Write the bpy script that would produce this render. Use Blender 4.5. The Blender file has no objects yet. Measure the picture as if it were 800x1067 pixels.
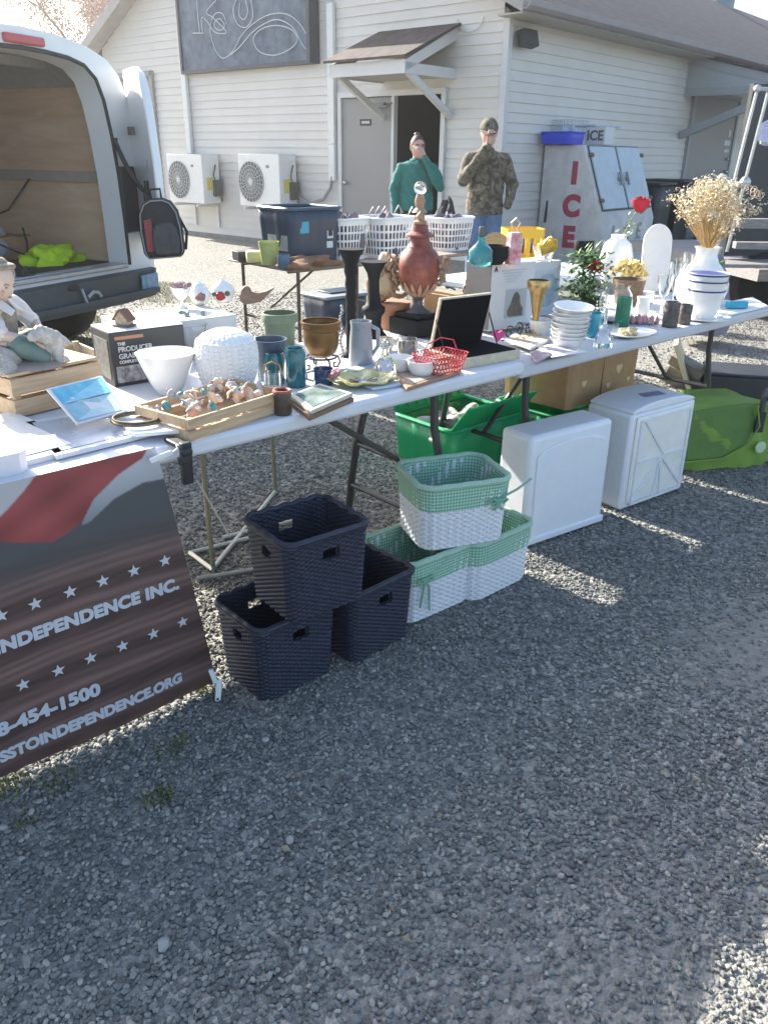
import bpy, bmesh, math, random
import numpy as np
from mathutils import Vector, Matrix
random.seed(7); rng = np.random.default_rng(7)
R = math.radians; PI = math.pi
scn = bpy.context.scene; COL = scn.collection

# ------------------------------------------------------------ camera
FPX, HORY, ROLL, CAMH = 830.0, 160.0, R(0.7), 1.40
th = math.atan((533.5 - HORY) / FPX)
FW = Vector((0, math.cos(th), -math.sin(th))); RT0 = Vector((1, 0, 0)); UP0 = RT0.cross(FW)
RT = math.cos(ROLL) * RT0 + math.sin(ROLL) * UP0
UP = -math.sin(ROLL) * RT0 + math.cos(ROLL) * UP0
CAM = Vector((0, 0, CAMH))
cd = bpy.data.cameras.new("camera"); cam = bpy.data.objects.new("camera", cd); COL.objects.link(cam)
cd.sensor_fit = 'HORIZONTAL'; cd.sensor_width = 36; cd.lens = FPX / 800 * 36; cd.clip_end = 500; cd.clip_start = .05
M4 = Matrix.Identity(4)
for i in range(3):
    M4[i][0] = RT[i]; M4[i][1] = UP[i]; M4[i][2] = -FW[i]; M4[i][3] = CAM[i]
cam.matrix_world = M4; scn.camera = cam

# ------------------------------------------------------------ light
SUN_EL, SUN_AZ = 29.2, -44
w = bpy.data.worlds.new("World"); scn.world = w; w.use_nodes = True
nt = w.node_tree; sky = nt.nodes.new('ShaderNodeTexSky'); sky.sky_type = 'NISHITA'; sky.sun_disc = False
sky.sun_elevation = R(SUN_EL); sky.sun_rotation = R(SUN_AZ % 360); sky.air_density = 1.0; sky.dust_density = 2.0; sky.ozone_density = 1.0
bg = nt.nodes['Background']; bg.inputs[1].default_value = 0.098; nt.links.new(sky.outputs[0], bg.inputs[0])
sl = bpy.data.lights.new("sun", 'SUN'); sl.energy = 4.0; sl.angle = R(0.5); sl.color = (1, .95, .86)
so = bpy.data.objects.new("sun", sl); COL.objects.link(so); so.rotation_euler = (R(90 - SUN_EL), 0, R(180 - SUN_AZ)); so.location = (-20, 20, 15)
scn.view_settings.view_transform = 'Standard'; scn.view_settings.look = 'None'
scn.view_settings.exposure = 2.0; scn.view_settings.gamma = 1

# ------------------------------------------------------------ measuring helpers
def ray(x, y): return FW + (x - 400) / FPX * RT - (y - 533.5) / FPX * UP
def on(x, y, z=0.0):
    d = ray(x, y); return CAM + d * ((z - CAMH) / d.z)
def atY(x, y, Y):
    d = ray(x, y); return CAM + d * (Y / d.y)
def proj(p):
    v = Vector(p) - CAM; k = v.dot(FW); return 400 + FPX * v.dot(RT) / k, 533.5 - FPX * v.dot(UP) / k
def mpp(p): return (Vector(p) - CAM).dot(FW) / FPX
def ufor(f, px):
    lo, hi = -1.0, 3.0
    for _ in range(30):
        m = (lo + hi) / 2
        if proj(f(m))[0] < px: lo = m
        else: hi = m
    return m
def zfor(p, y):
    lo, hi = -1, 4
    for _ in range(30):
        m = (lo + hi) / 2
        if proj((p[0], p[1], m))[1] > y: lo = m
        else: hi = m
    return (lo + hi) / 2

# ------------------------------------------------------------ materials
MATS = {}
def mat(name, col, rough=.6, noise=0.0, scale=20, bump=0.0, bscale=60, metal=0, trans=0, spec=.5, emit=None, col2=None, sub=0, coat=0):
    if name in MATS: return MATS[name]
    m = bpy.data.materials.new(name); m.use_nodes = True; n = m.node_tree.nodes; l = m.node_tree.links
    b = n['Principled BSDF']; b.inputs['Base Color'].default_value = (*col, 1); b.inputs['Roughness'].default_value = rough
    b.inputs['Metallic'].default_value = metal; b.inputs['Transmission Weight'].default_value = trans
    b.inputs['Specular IOR Level'].default_value = spec
    if coat: b.inputs['Coat Weight'].default_value = coat; b.inputs['Coat Roughness'].default_value = .08
    if sub: b.inputs['Subsurface Weight'].default_value = sub; b.inputs['Subsurface Radius'].default_value = (.03, .03, .03)
    tc = n.new('ShaderNodeTexCoord')
    if noise or col2:
        t = n.new('ShaderNodeTexNoise'); t.inputs['Scale'].default_value = scale; t.inputs['Detail'].default_value = 6; t.inputs['Roughness'].default_value = .65
        l.new(tc.outputs['Object'], t.inputs['Vector'])
        r = n.new('ShaderNodeValToRGB'); r.color_ramp.elements[0].position = .32; r.color_ramp.elements[1].position = .68
        c2 = col2 if col2 else tuple(min(1, c * (1 + noise)) for c in col)
        c1 = col if col2 else tuple(c * (1 - noise) for c in col)
        r.color_ramp.elements[0].color = (*c1, 1); r.color_ramp.elements[1].color = (*c2, 1)
        l.new(t.outputs['Fac'], r.inputs['Fac']); l.new(r.outputs['Color'], b.inputs['Base Color'])
        mr = n.new('ShaderNodeMapRange'); mr.inputs['To Min'].default_value = max(0, rough - .1); mr.inputs['To Max'].default_value = min(1, rough + .12)
        l.new(t.outputs['Fac'], mr.inputs['Value']); l.new(mr.outputs['Result'], b.inputs['Roughness'])
    if bump:
        t2 = n.new('ShaderNodeTexNoise'); t2.inputs['Scale'].default_value = bscale; t2.inputs['Detail'].default_value = 5
        l.new(tc.outputs['Object'], t2.inputs['Vector'])
        bp = n.new('ShaderNodeBump'); bp.inputs['Strength'].default_value = bump; bp.inputs['Distance'].default_value = .01
        l.new(t2.outputs['Fac'], bp.inputs['Height']); l.new(bp.outputs['Normal'], b.inputs['Normal'])
    if emit: b.inputs['Emission Color'].default_value = (*emit, 1); b.inputs['Emission Strength'].default_value = 1
    MATS[name] = m; return m
def wood(name, c1, c2, scale=8, stretch=(1, 12, 12), rough=.65):
    if name in MATS: return MATS[name]
    m = bpy.data.materials.new(name); m.use_nodes = True; n = m.node_tree.nodes; l = m.node_tree.links; b = n['Principled BSDF']
    tc = n.new('ShaderNodeTexCoord'); mp = n.new('ShaderNodeMapping'); mp.inputs['Scale'].default_value = stretch
    t = n.new('ShaderNodeTexNoise'); t.inputs['Scale'].default_value = scale; t.inputs['Detail'].default_value = 7; t.inputs['Distortion'].default_value = .6
    r = n.new('ShaderNodeValToRGB'); r.color_ramp.elements[0].position = .3; r.color_ramp.elements[1].position = .7
    r.color_ramp.elements[0].color = (*c1, 1); r.color_ramp.elements[1].color = (*c2, 1)
    l.new(tc.outputs['Object'], mp.inputs[0]); l.new(mp.outputs[0], t.inputs[0]); l.new(t.outputs['Fac'], r.inputs[0]); l.new(r.outputs[0], b.inputs['Base Color'])
    bp = n.new('ShaderNodeBump'); bp.inputs['Strength'].default_value = .25; bp.inputs['Distance'].default_value = .004
    l.new(t.outputs['Fac'], bp.inputs['Height']); l.new(bp.outputs[0], b.inputs['Normal']); b.inputs['Roughness'].default_value = rough
    MATS[name] = m; return m

# ------------------------------------------------------------ mesh builder
class MB:
    def __init__(s): s.v = []; s.f = []
    def add(s, vs, fs, M=None):
        o = len(s.v)
        if M is not None: vs = [tuple(M @ Vector(p)) for p in vs]
        s.v += [tuple(p) for p in vs]; s.f += [tuple(i + o for i in f) for f in fs]; return s
    def box(s, x, y, z, sx, sy, sz, rz=0, taper=1.0, rx=0, ry=0):
        """centre x,y, bottom z"""
        vs = []
        for k, t in ((0, 1), (1, taper)):
            for a, b in ((-1, -1), (1, -1), (1, 1), (-1, 1)): vs.append((a * sx / 2 * t, b * sy / 2 * t, k * sz))
        M = Matrix.Translation((x, y, z)) @ Matrix.Rotation(rz, 4, 'Z') @ Matrix.Rotation(rx, 4, 'X') @ Matrix.Rotation(ry, 4, 'Y')
        return s.add(vs, [(3, 2, 1, 0), (4, 5, 6, 7), (0, 1, 5, 4), (1, 2, 6, 5), (2, 3, 7, 6), (3, 0, 4, 7)], M)
    def tube(s, pts, r, n=8, closed=False):
        pts = [Vector(p) for p in pts]; rs = r if isinstance(r, (list, tuple)) else [r] * len(pts); N = len(pts); o = len(s.v)
        prev = None
        for i, p in enumerate(pts):
            a = pts[(i - 1) % N] if (closed or i > 0) else p; b = pts[(i + 1) % N] if (closed or i < N - 1) else p
            t = (b - a); t = t.normalized() if t.length > 1e-9 else Vector((0, 0, 1))
            if prev is None:
                u = t.orthogonal().normalized()
            else:
                u = prev - t * prev.dot(t); u = u.normalized() if u.length > 1e-6 else t.orthogonal().normalized()
            prev = u; w_ = t.cross(u)
            for k in range(n):
                q = p + (u * math.cos(2 * PI * k / n) + w_ * math.sin(2 * PI * k / n)) * rs[i]; s.v.append(tuple(q))
        for i in range(N if closed else N - 1):
            for k in range(n):
                j = (i + 1) % N; s.f.append((o + i * n + k, o + i * n + (k + 1) % n, o + j * n + (k + 1) % n, o + j * n + k))
        if not closed:
            s.f.append(tuple(o + k for k in reversed(range(n)))); s.f.append(tuple(o + (N - 1) * n + k for k in range(n)))
        return s
    def lathe(s, prof, n=32, loc=(0, 0, 0), sx=1, sy=1, disp=None):
        o = len(s.v); m = len(prof)
        for i, (r, z) in enumerate(prof):
            for k in range(n):
                a = 2 * PI * k / n; rr = r * (disp(a, i, z) if disp else 1)
                s.v.append((loc[0] + rr * math.cos(a) * sx, loc[1] + rr * math.sin(a) * sy, loc[2] + z))
        for i in range(m - 1):
            for k in range(n): s.f.append((o + i * n + k, o + i * n + (k + 1) % n, o + (i + 1) * n + (k + 1) % n, o + (i + 1) * n + k))
        s.f.append(tuple(o + k for k in reversed(range(n)))); s.f.append(tuple(o + (m - 1) * n + k for k in range(n)))
        return s
    def ball(s, x, y, z, rx, ry=None, rz=None, n=14, jit=0, M=None):
        ry = rx if ry is None else ry; rz = rx if rz is None else rz; m = max(6, n // 2 + 1); o = len(s.v)
        vs = []; fs = []
        for i in range(m + 1):
            p = PI * i / m
            for k in range(n):
                a = 2 * PI * k / n; j = 1 + (random.uniform(-jit, jit) if 0 < i < m else 0)
                vs.append((x + rx * j * math.sin(p) * math.cos(a), y + ry * j * math.sin(p) * math.sin(a), z - rz * j * math.cos(p)))
        for i in range(m):
            for k in range(n): fs.append((i * n + k, i * n + (k + 1) % n, (i + 1) * n + (k + 1) % n, (i + 1) * n + k))
        return s.add(vs, fs, M)
    def prism(s, outline, t, M=None):
        """outline in local XZ, thickness t along Y"""
        n = len(outline); vs = [(x, -t / 2, z) for x, z in outline] + [(x, t / 2, z) for x, z in outline]
        fs = [tuple(range(n)), tuple(reversed(range(n, 2 * n)))] + [(i, i + n, (i + 1) % n + n, (i + 1) % n) for i in range(n)]
        return s.add(vs, fs, M)
    def mesh(s, name, smooth=False):
        me = bpy.data.meshes.new(name); me.from_pydata(s.v, [], s.f)
        bm = bmesh.new(); bm.from_mesh(me); bmesh.ops.remove_doubles(bm, verts=bm.verts, dist=1e-6); bmesh.ops.recalc_face_normals(bm, faces=bm.faces); bm.to_mesh(me); bm.free()
        if smooth:
            me.polygons.foreach_set('use_smooth', [True] * len(me.polygons))
        return me
def obj(name, mb, m=None, parent=None, smooth=False, bevel=0, solid=0, sub=0, loc=None, rot=None, sharp=40):
    me = mb if isinstance(mb, bpy.types.Mesh) else mb.mesh(name, smooth or bevel > 0)
    o = bpy.data.objects.new(name, me); COL.objects.link(o)
    if m: 
        me.materials.clear(); me.materials.append(m)
    if (smooth or bevel) and isinstance(mb, MB): me.set_sharp_from_angle(angle=R(sharp))
    if solid:
        md = o.modifiers.new('s', 'SOLIDIFY'); md.thickness = solid; md.offset = 0
    if bevel:
        md = o.modifiers.new('b', 'BEVEL'); md.width = bevel; md.segments = 2; md.limit_method = 'ANGLE'; md.angle_limit = R(40)
    if sub:
        md = o.modifiers.new('u', 'SUBSURF'); md.levels = sub; md.render_levels = sub
    if parent: o.parent = parent
    if loc is not None: o.location = loc
    if rot is not None: o.rotation_euler = rot
    return o
def tag(o, label, cat, group=None):
    o['label'] = label; o['category'] = cat
    if group: o['group'] = group
    return o
def thing(name, label, cat, loc=(0, 0, 0), rz=0, group=None):
    o = bpy.data.objects.new(name, None); COL.objects.link(o); o.empty_display_size = .1
    o.location = loc; o.rotation_euler = (0, 0, rz); return tag(o, label, cat, group)
def struct(o, kind='structure'): o['kind'] = kind; return o
def dup(root, loc, rz=0, label=None):
    r = root.copy(); COL.objects.link(r); r.location = loc; r.rotation_euler = (0, 0, rz)
    if label: r['label'] = label
    for ch in list(root.children):
        c = ch.copy(); COL.objects.link(c); c.parent = r
        for g in list(ch.children):
            d = g.copy(); COL.objects.link(d); d.parent = c
    return r
def evalmesh(me, mods):
    o = bpy.data.objects.new('t', me); COL.objects.link(o); mods(o)
    dg = bpy.context.evaluated_depsgraph_get(); dg.update()
    r = bpy.data.meshes.new_from_object(o.evaluated_get(dg)); bpy.data.objects.remove(o); return r
def caps(nodes, edges, n=18):
    """one closed tapered capsule per bone, to be fused into one skin"""
    mb = MB()
    for a, b in edges:
        (pa, ra), (pb, rb) = nodes[a], nodes[b]; pa = Vector(pa); pb = Vector(pb); ra = ra if isinstance(ra, tuple) else (ra, ra); rb = rb if isinstance(rb, tuple) else (rb, rb)
        t = (pb - pa).normalized(); u = Vector((1, 0, 0)); u = u - t * u.dot(t)
        if u.length < .3: u = Vector((0, 1, 0)) - t * t.y
        u.normalize(); v = t.cross(u); rings = []
        for k in range(6): q = PI / 2 * k / 6; m_ = min(ra) ; rings.append((pa - t * m_ * math.cos(q), ra[0] * math.sin(q) + 1e-4, ra[1] * math.sin(q) + 1e-4))
        for k in range(7): w_ = k / 6; rings.append((pa.lerp(pb, w_), ra[0] * (1 - w_) + rb[0] * w_, ra[1] * (1 - w_) + rb[1] * w_))
        for k in range(1, 7): q = PI / 2 * k / 6; m_ = min(rb); rings.append((pb + t * m_ * math.sin(q), rb[0] * math.cos(q) + 1e-4, rb[1] * math.cos(q) + 1e-4))
        vs = []; fs = []
        for p, r1, r2 in rings: vs += [p + u * r1 * math.cos(2 * PI * i / n) + v * r2 * math.sin(2 * PI * i / n) for i in range(n)]
        for j in range(len(rings) - 1):
            for i in range(n): fs.append((j * n + i, j * n + (i + 1) % n, (j + 1) * n + (i + 1) % n, (j + 1) * n + i))
        fs.append(tuple(reversed(range(n)))); fs.append(tuple((len(rings) - 1) * n + i for i in range(n))); mb.add(vs, fs)
    return mb.mesh('caps')
def fuse(meshes, voxel=.006, smooth=3):
    bm = bmesh.new()
    for m in meshes: bm.from_mesh(m)
    me = bpy.data.meshes.new('fz'); bm.to_mesh(me); bm.free()
    def mods(o):
        r = o.modifiers.new('r', 'REMESH'); r.mode = 'VOXEL'; r.voxel_size = voxel; r.use_smooth_shade = True
        if smooth: s_ = o.modifiers.new('s', 'SMOOTH'); s_.iterations = smooth
    r = evalmesh(me, mods); r.polygons.foreach_set('use_smooth', [True] * len(r.polygons)); return r
def text(name, body, size, m, parent, loc, rot, ext=.001, bold=0, align='CENTER', space=1):
    c = bpy.data.curves.new(name, 'FONT'); c.body = body; c.size = size; c.extrude = ext; c.offset = bold; c.align_x = align; c.align_y = 'CENTER'; c.space_character = space
    o = bpy.data.objects.new('t', c); COL.objects.link(o); dg = bpy.context.evaluated_depsgraph_get(); dg.update()
    me = bpy.data.meshes.new_from_object(o.evaluated_get(dg)); bpy.data.objects.remove(o)
    o = obj(name, me, m, parent, loc=loc, rot=rot); return o
def rrect(w, d, r, n):
    """n points round a rounded rectangle, equal spacing -> (x, y, nx, ny, side)"""
    segs = []; r = min(r, w / 2 - 1e-4, d / 2 - 1e-4); a, b = w / 2 - r, d / 2 - r; q = PI * r / 2
    L_ = [2 * a, q, 2 * b, q, 2 * a, q, 2 * b, q]; tot = sum(L_); out = []
    for i in range(n):
        s_ = tot * (i + .5) / n; k = 0
        while s_ > L_[k]: s_ -= L_[k]; k += 1
        if k == 0: p = (-a + s_, -b - r, 0, -1, 0, s_ / L_[0])
        elif k == 2: p = (a + r, -b + s_, 1, 0, 1, s_ / L_[2])
        elif k == 4: p = (a - s_, b + r, 0, 1, 2, s_ / L_[4])
        elif k == 6: p = (-a - r, b - s_, -1, 0, 3, s_ / L_[6])
        else:
            cx, cy, a0 = {1: (a, -b, -PI / 2), 3: (a, b, 0), 5: (-a, b, PI / 2), 7: (-a, -b, PI)}[k]; an = a0 + s_ / r
            p = (cx + r * math.cos(an), cy + r * math.sin(an), math.cos(an), math.sin(an), -1, 0)
        out.append(p)
    return out
def shell(w, d, h, r, nu, nv, flare=0.0, hole=None, disp=None, z0=0, mb=None, floor=True):
    mb = mb or MB(); o = len(mb.v); P = rrect(w, d, r, nu)
    for j in range(nv + 1):
        t = j / nv; z = z0 + h * t; k = 1 + flare * t
        for i, p in enumerate(P):
            dd = disp(i, j) if disp else 0
            mb.v.append((p[0] * k + p[2] * dd, p[1] * k + p[3] * dd, z))
    for j in range(nv):
        for i in range(nu):
            if hole and hole(i, j, P[i]): continue
            i2 = (i + 1) % nu; mb.f.append((o + j * nu + i, o + j * nu + i2, o + (j + 1) * nu + i2, o + (j + 1) * nu + i))
    if floor: mb.f.append(tuple(o + i for i in reversed(range(nu))))
    return mb
def ring(w, d, r, n, z, tr, flare=1.0):
    return MB().tube([(p[0] * flare, p[1] * flare, z) for p in rrect(w, d, r, n)], tr, 8, closed=True)

# common materials
white_pl = mat('white_plastic', (.78, .78, .77), .35, noise=.04, scale=6, bump=.03)
ceramic = mat('white_ceramic', (.82, .81, .78), .15, noise=.03, scale=8, coat=.5)
black_met = mat('black_metal', (.02, .02, .022), .4, noise=.3, scale=30)
glass = mat('clear_glass', (.95, .97, .97), .03, trans=1.0)
black_pl = mat('black_plastic', (.018, .02, .024), .5, noise=.3, scale=12, bump=.1, bscale=200)
pale_wood = wood('pale_pine', (.46, .30, .17), (.62, .45, .28))
cardboard = mat('cardboard', (.36, .22, .11), .85, noise=.12, scale=14, bump=.1)
gold = mat('brushed_gold', (.55, .38, .16), .35, metal=.9, noise=.15, scale=25)
paper = mat('paper', (.75, .72, .66), .8, noise=.05)
ink = mat('dark_print', (.03, .03, .03), .7)
# ------------------------------------------------------------ ground
def gravel_mat(name, base=True):
    m = bpy.data.materials.new(name); m.use_nodes = True; n = m.node_tree.nodes; l = m.node_tree.links; b = n['Principled BSDF']; b.inputs['Roughness'].default_value = .9
    b.inputs['Specular IOR Level'].default_value = .25
    tc = n.new('ShaderNodeTexCoord')
    big = n.new('ShaderNodeTexNoise'); big.inputs['Scale'].default_value = .9; big.inputs['Detail'].default_value = 7; l.new(tc.outputs['Object'], big.inputs['Vector'])
    r = n.new('ShaderNodeValToRGB'); els = r.color_ramp.elements
    els[0].position = 0; els[0].color = (.125, .125, .115, 1); els[1].position = 1; els[1].color = (.50, .46, .39, 1)
    for p, c in ((.3, (.19, .19, .175, 1)), (.6, (.26, .255, .235, 1)), (.85, (.33, .315, .28, 1))):
        e = els.new(p); e.color = c
    if base:
        v = n.new('ShaderNodeTexVoronoi'); v.inputs['Scale'].default_value = 62; l.new(tc.outputs['Object'], v.inputs['Vector'])
        v2 = n.new('ShaderNodeTexVoronoi'); v2.inputs['Scale'].default_value = 150; l.new(tc.outputs['Object'], v2.inputs['Vector'])
        sep = n.new('ShaderNodeSeparateColor'); l.new(v.outputs['Color'], sep.inputs[0]); l.new(sep.outputs[0], r.inputs[0])
        mx = n.new('ShaderNodeMix'); mx.data_type = 'RGBA'; mx.inputs[7].default_value = (.25, .235, .205, 1)
        rr = n.new('ShaderNodeValToRGB'); rr.color_ramp.elements[0].position = .42; rr.color_ramp.elements[1].position = .66; l.new(big.outputs['Fac'], rr.inputs[0])
        atn = n.new('ShaderNodeAttribute'); atn.attribute_name = 'dust'; mmx = n.new('ShaderNodeMath'); mmx.operation = 'MAXIMUM'; l.new(atn.outputs['Fac'], mmx.inputs[0]); sc9 = n.new('ShaderNodeMath'); sc9.operation = 'MULTIPLY'; sc9.inputs[1].default_value = .6; l.new(rr.outputs[0], sc9.inputs[0]); l.new(sc9.outputs[0], mmx.inputs[1]); l.new(mmx.outputs[0], mx.inputs[0]); l.new(r.outputs[0], mx.inputs[6]); l.new(mx.outputs[2], b.inputs['Base Color'])
        ad = n.new('ShaderNodeMath'); ad.operation = 'MULTIPLY_ADD'; ad.inputs[1].default_value = .5; l.new(v2.outputs['Distance'], ad.inputs[0]); l.new(v.outputs['Distance'], ad.inputs[2])
        bp = n.new('ShaderNodeBump'); bp.invert = True; bp.inputs['Strength'].default_value = .9; bp.inputs['Distance'].default_value = .012
        st9 = n.new('ShaderNodeMapRange'); st9.inputs['To Min'].default_value = .9; st9.inputs['To Max'].default_value = .5; l.new(mmx.outputs[0], st9.inputs['Value']); l.new(st9.outputs[0], bp.inputs['Strength']); l.new(ad.outputs[0], bp.inputs['Height']); l.new(bp.outputs[0], b.inputs['Normal'])
    else:
        g = n.new('ShaderNodeNewGeometry'); l.new(g.outputs['Random Per Island'], r.inputs[0])
        mu = n.new('ShaderNodeMix'); mu.data_type = 'RGBA'; mu.blend_type = 'MULTIPLY'; mu.inputs[0].default_value = .5
        t = n.new('ShaderNodeTexNoise'); t.inputs['Scale'].default_value = 160; l.new(tc.outputs['Object'], t.inputs[0])
        l.new(r.outputs[0], mu.inputs[6]); l.new(t.outputs['Fac'], mu.inputs[7])
        ga = n.new('ShaderNodeBrightContrast'); ga.inputs[1].default_value = .02; l.new(mu.outputs[2], ga.inputs[0]); l.new(ga.outputs[0], b.inputs['Base Color'])
    return m
_w = [(rng.uniform(.6, 6.5), rng.uniform(0, 6.28), rng.uniform(0, 6.28)) for _ in range(22)]
def dust(x, y):
    s_ = 0
    for k_, a_, p_ in _w: s_ = s_ + np.sin(k_ * (x * math.cos(a_) + y * math.sin(a_)) + p_ + .8 * np.sin(y * k_ * .7 + p_)) / k_ ** .6
    return np.clip((s_ - 1.0) * .45, 0, .8)
gx = np.concatenate([[-150, -60, -25, -12, -8], np.linspace(-5, 5, 201), [8, 12, 25, 60, 150]]); gy = np.concatenate([[-60, -20, -5, -1], np.linspace(.2, 9, 177), [11, 14, 20, 35, 70, 150, 300]])
GX, GY = np.meshgrid(gx, gy); nxg = len(gx); g = MB(); g.v = [(float(a), float(b_), 0.0) for a, b_ in zip(GX.ravel(), GY.ravel())]
g.f = [(j * nxg + i, j * nxg + i + 1, (j + 1) * nxg + i + 1, (j + 1) * nxg + i) for j in range(len(gy) - 1) for i in range(nxg - 1)]
gme = bpy.data.meshes.new('ground'); gme.from_pydata(g.v, [], g.f); at_ = gme.attributes.new('dust', 'FLOAT', 'POINT'); at_.data.foreach_set('value', dust(GX.ravel(), GY.ravel()).astype(np.float32))
ground = struct(obj('ground', gme, gravel_mat('gravel_ground')))

# loose stones, one countless mass
ico_v = []; t_ = (1 + 5 ** .5) / 2
for a, b in ((-1, t_), (1, t_), (-1, -t_), (1, -t_)): ico_v += [(a, b, 0)]
for a, b in ((-1, t_), (1, t_), (-1, -t_), (1, -t_)): ico_v += [(0, a, b)]
for a, b in ((t_, -1), (t_, 1), (-t_, -1), (-t_, 1)): ico_v += [(a, 0, b)]
ico_v = np.array(ico_v) / np.linalg.norm(ico_v[0])
ico_f = np.array([(0, 11, 5), (0, 5, 1), (0, 1, 7), (0, 7, 10), (0, 10, 11), (1, 5, 9), (5, 11, 4), (11, 10, 2), (10, 7, 6), (7, 1, 8), (3, 9, 4), (3, 4, 2), (3, 2, 6), (3, 6, 8), (3, 8, 9), (4, 9, 5), (2, 4, 11), (6, 2, 10), (8, 6, 7), (9, 8, 1)])
def scatter():
    X = []; Y = []; S = []
    for y0, y1, dens, s0, s1 in ((.75, 1.7, 9500, .0033, .0090), (1.7, 2.8, 6600, .0038, .0088), (2.8, 4.6, 3200, .005, .0092), (4.6, 9.0, 900, .006, .0095)):
        w0 = .56 * y1 + .35; n_ = int((y1 - y0) * 2 * w0 * dens)
        X.append(rng.uniform(-w0, w0, n_)); yy = rng.uniform(y0, y1, n_); Y.append(yy); S.append(s0 + (s1 - s0) * rng.power(2.2, n_)[::-1] * rng.uniform(.5, 1, n_))
    X = np.concatenate(X); Y = np.concatenate(Y); S = np.concatenate(S)
    keep = rng.random(len(X)) < (1 - dust(X, Y) * .85); X, Y, S = X[keep], Y[keep], S[keep]; big_ = rng.random(len(X)) < .012; S = np.where(big_, S * 1.6, S)
    n_ = len(X); sc = np.stack([S * rng.uniform(.75, 1.3, n_), S * rng.uniform(.6, 1.0, n_), S * rng.uniform(.45, .8, n_)], 1)
    V = ico_v[None] * rng.uniform(.72, 1.2, (n_, 12, 1)) * sc[:, None]
    ax = rng.normal(size=(n_, 3)) * np.array([.35, .35, 1]); an = rng.uniform(0, 2 * PI, n_)
    c, s = np.cos(an), np.sin(an); x, y = V[..., 0].copy(), V[..., 1].copy(); V[..., 0] = x * c[:, None] - y * s[:, None]; V[..., 1] = x * s[:, None] + y * c[:, None]
    ti = rng.uniform(-.6, .6, n_); c, s = np.cos(ti), np.sin(ti); x, z = V[..., 0].copy(), V[..., 2].copy(); V[..., 0] = x * c[:, None] - z * s[:, None]; V[..., 2] = x * s[:, None] + z * c[:, None]
    V[..., 0] += X[:, None]; V[..., 1] += Y[:, None]; V[..., 2] += (sc[:, 2] * rng.uniform(.2, .9, n_))[:, None]
    Fc = (ico_f[None] + (np.arange(n_) * 12)[:, None, None]).reshape(-1, 3)
    me = bpy.data.meshes.new('gravel_stones'); me.vertices.add(n_ * 12); me.vertices.foreach_set('co', V.reshape(-1).astype(np.float32))
    me.loops.add(len(Fc) * 3); me.loops.foreach_set('vertex_index', Fc.reshape(-1).astype(np.int32))
    me.polygons.add(len(Fc)); me.polygons.foreach_set('loop_start', (np.arange(len(Fc)) * 3).astype(np.int32)); me.update(calc_edges=True)
    me.polygons.foreach_set('use_smooth', [False] * len(Fc))
    o = bpy.data.objects.new('gravel_stones', me); COL.objects.link(o); me.materials.append(gravel_mat('gravel_stone', False)); return o
gs = scatter(); gs['kind'] = 'stuff'; gs['label'] = 'loose grey gravel stones over the yard'; gs['category'] = 'gravel'

# moss and grass tufts
gb = MB()
def tuft(x, y, rad, n, h=.03):
    for _ in range(n):
        a = random.uniform(0, 2 * PI); r_ = rad * math.sqrt(random.random()); px, py = x + r_ * math.cos(a), y + r_ * math.sin(a); a2 = random.uniform(0, 2 * PI); hh = h * random.uniform(.4, 1)
        dx, dy = math.cos(a2) * .0025, math.sin(a2) * .0025; lx, ly = random.uniform(-.6, .6) * hh, random.uniform(-.6, .6) * hh
        gb.add([(px - dx, py - dy, 0), (px + dx, py + dy, 0), (px + lx, py + ly, hh)], [(0, 1, 2)])
for px, py, rad, n in ((165, 832, .04, 160), (30, 855, .03, 60), (5, 820, .06, 260), (60, 815, .05, 110), (180, 780, .05, 120), (140, 300, .5, 1800), (95, 338, .35, 1600), (180, 310, .35, 700), (60, 350, .4, 800), (215, 720, .03, 60)):
    p = on(px, py); tuft(p.x, p.y, rad, n, .012 + .004 * p.y)
go = obj('grass', gb, mat('grass_blade', (.10, .13, .03), .8, col2=(.24, .24, .07), scale=9)); go['kind'] = 'stuff'; go['label'] = 'yellow green moss and grass tufts in the gravel'; go['category'] = 'grass'
lt_ = MB()
for _ in range(130):
    x = random.uniform(-1.3, 1.5); y = random.uniform(.95, 4.2)
    if abs(x) > .5 * y + .2: continue
    a = random.uniform(0, 6.3); s_ = random.uniform(.006, .018)
    if random.random() < .55: lt_.tube([(x, y, .012), (x + s_ * 1.6 * math.cos(a), y + s_ * 1.6 * math.sin(a), .016), (x + s_ * 3 * math.cos(a + .3), y + s_ * 3 * math.sin(a + .3), .012)], .0009, 4)
    else: lt_.add([(x, y, .014), (x + s_ * math.cos(a), y + s_ * math.sin(a), .019), (x + s_ * 1.5 * math.cos(a + .4), y + s_ * 1.5 * math.sin(a + .4), .014), (x + s_ * math.cos(a + .9), y + s_ * math.sin(a + .9), .017)], [(0, 1, 2, 3)])
lo_ = obj('leaf_litter', lt_, mat('dry_litter', (.22, .15, .08), .9, col2=(.38, .32, .22), scale=3)); lo_['kind'] = 'stuff'; lo_['label'] = 'scattered dry leaf bits and twigs on the gravel'; lo_['category'] = 'litter'
stone_m = mat('pale_stone', (.36, .35, .33), .85, noise=.15, scale=60, bump=.4, bscale=80)
for px, py, s_, lb in ((170, 986, .014, 'pale rounded pebble lying nearest the lower left of the gravel'), (302, 877, .011, 'flat grey pebble in the gravel below the dark baskets'), (277, 772, .010, 'upright grey pebble lying near the banner corner')):
    p = on(px, py, .008); o = obj('pebble', MB().ball(0, 0, 0, s_ * 1.1, s_ * .8, s_ * .6, 10, .12), stone_m, smooth=True, loc=(p.x, p.y, .012), rot=(0, 0, random.random() * 3)); tag(o, lb, 'pebble', 'loose pale pebbles')

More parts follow.
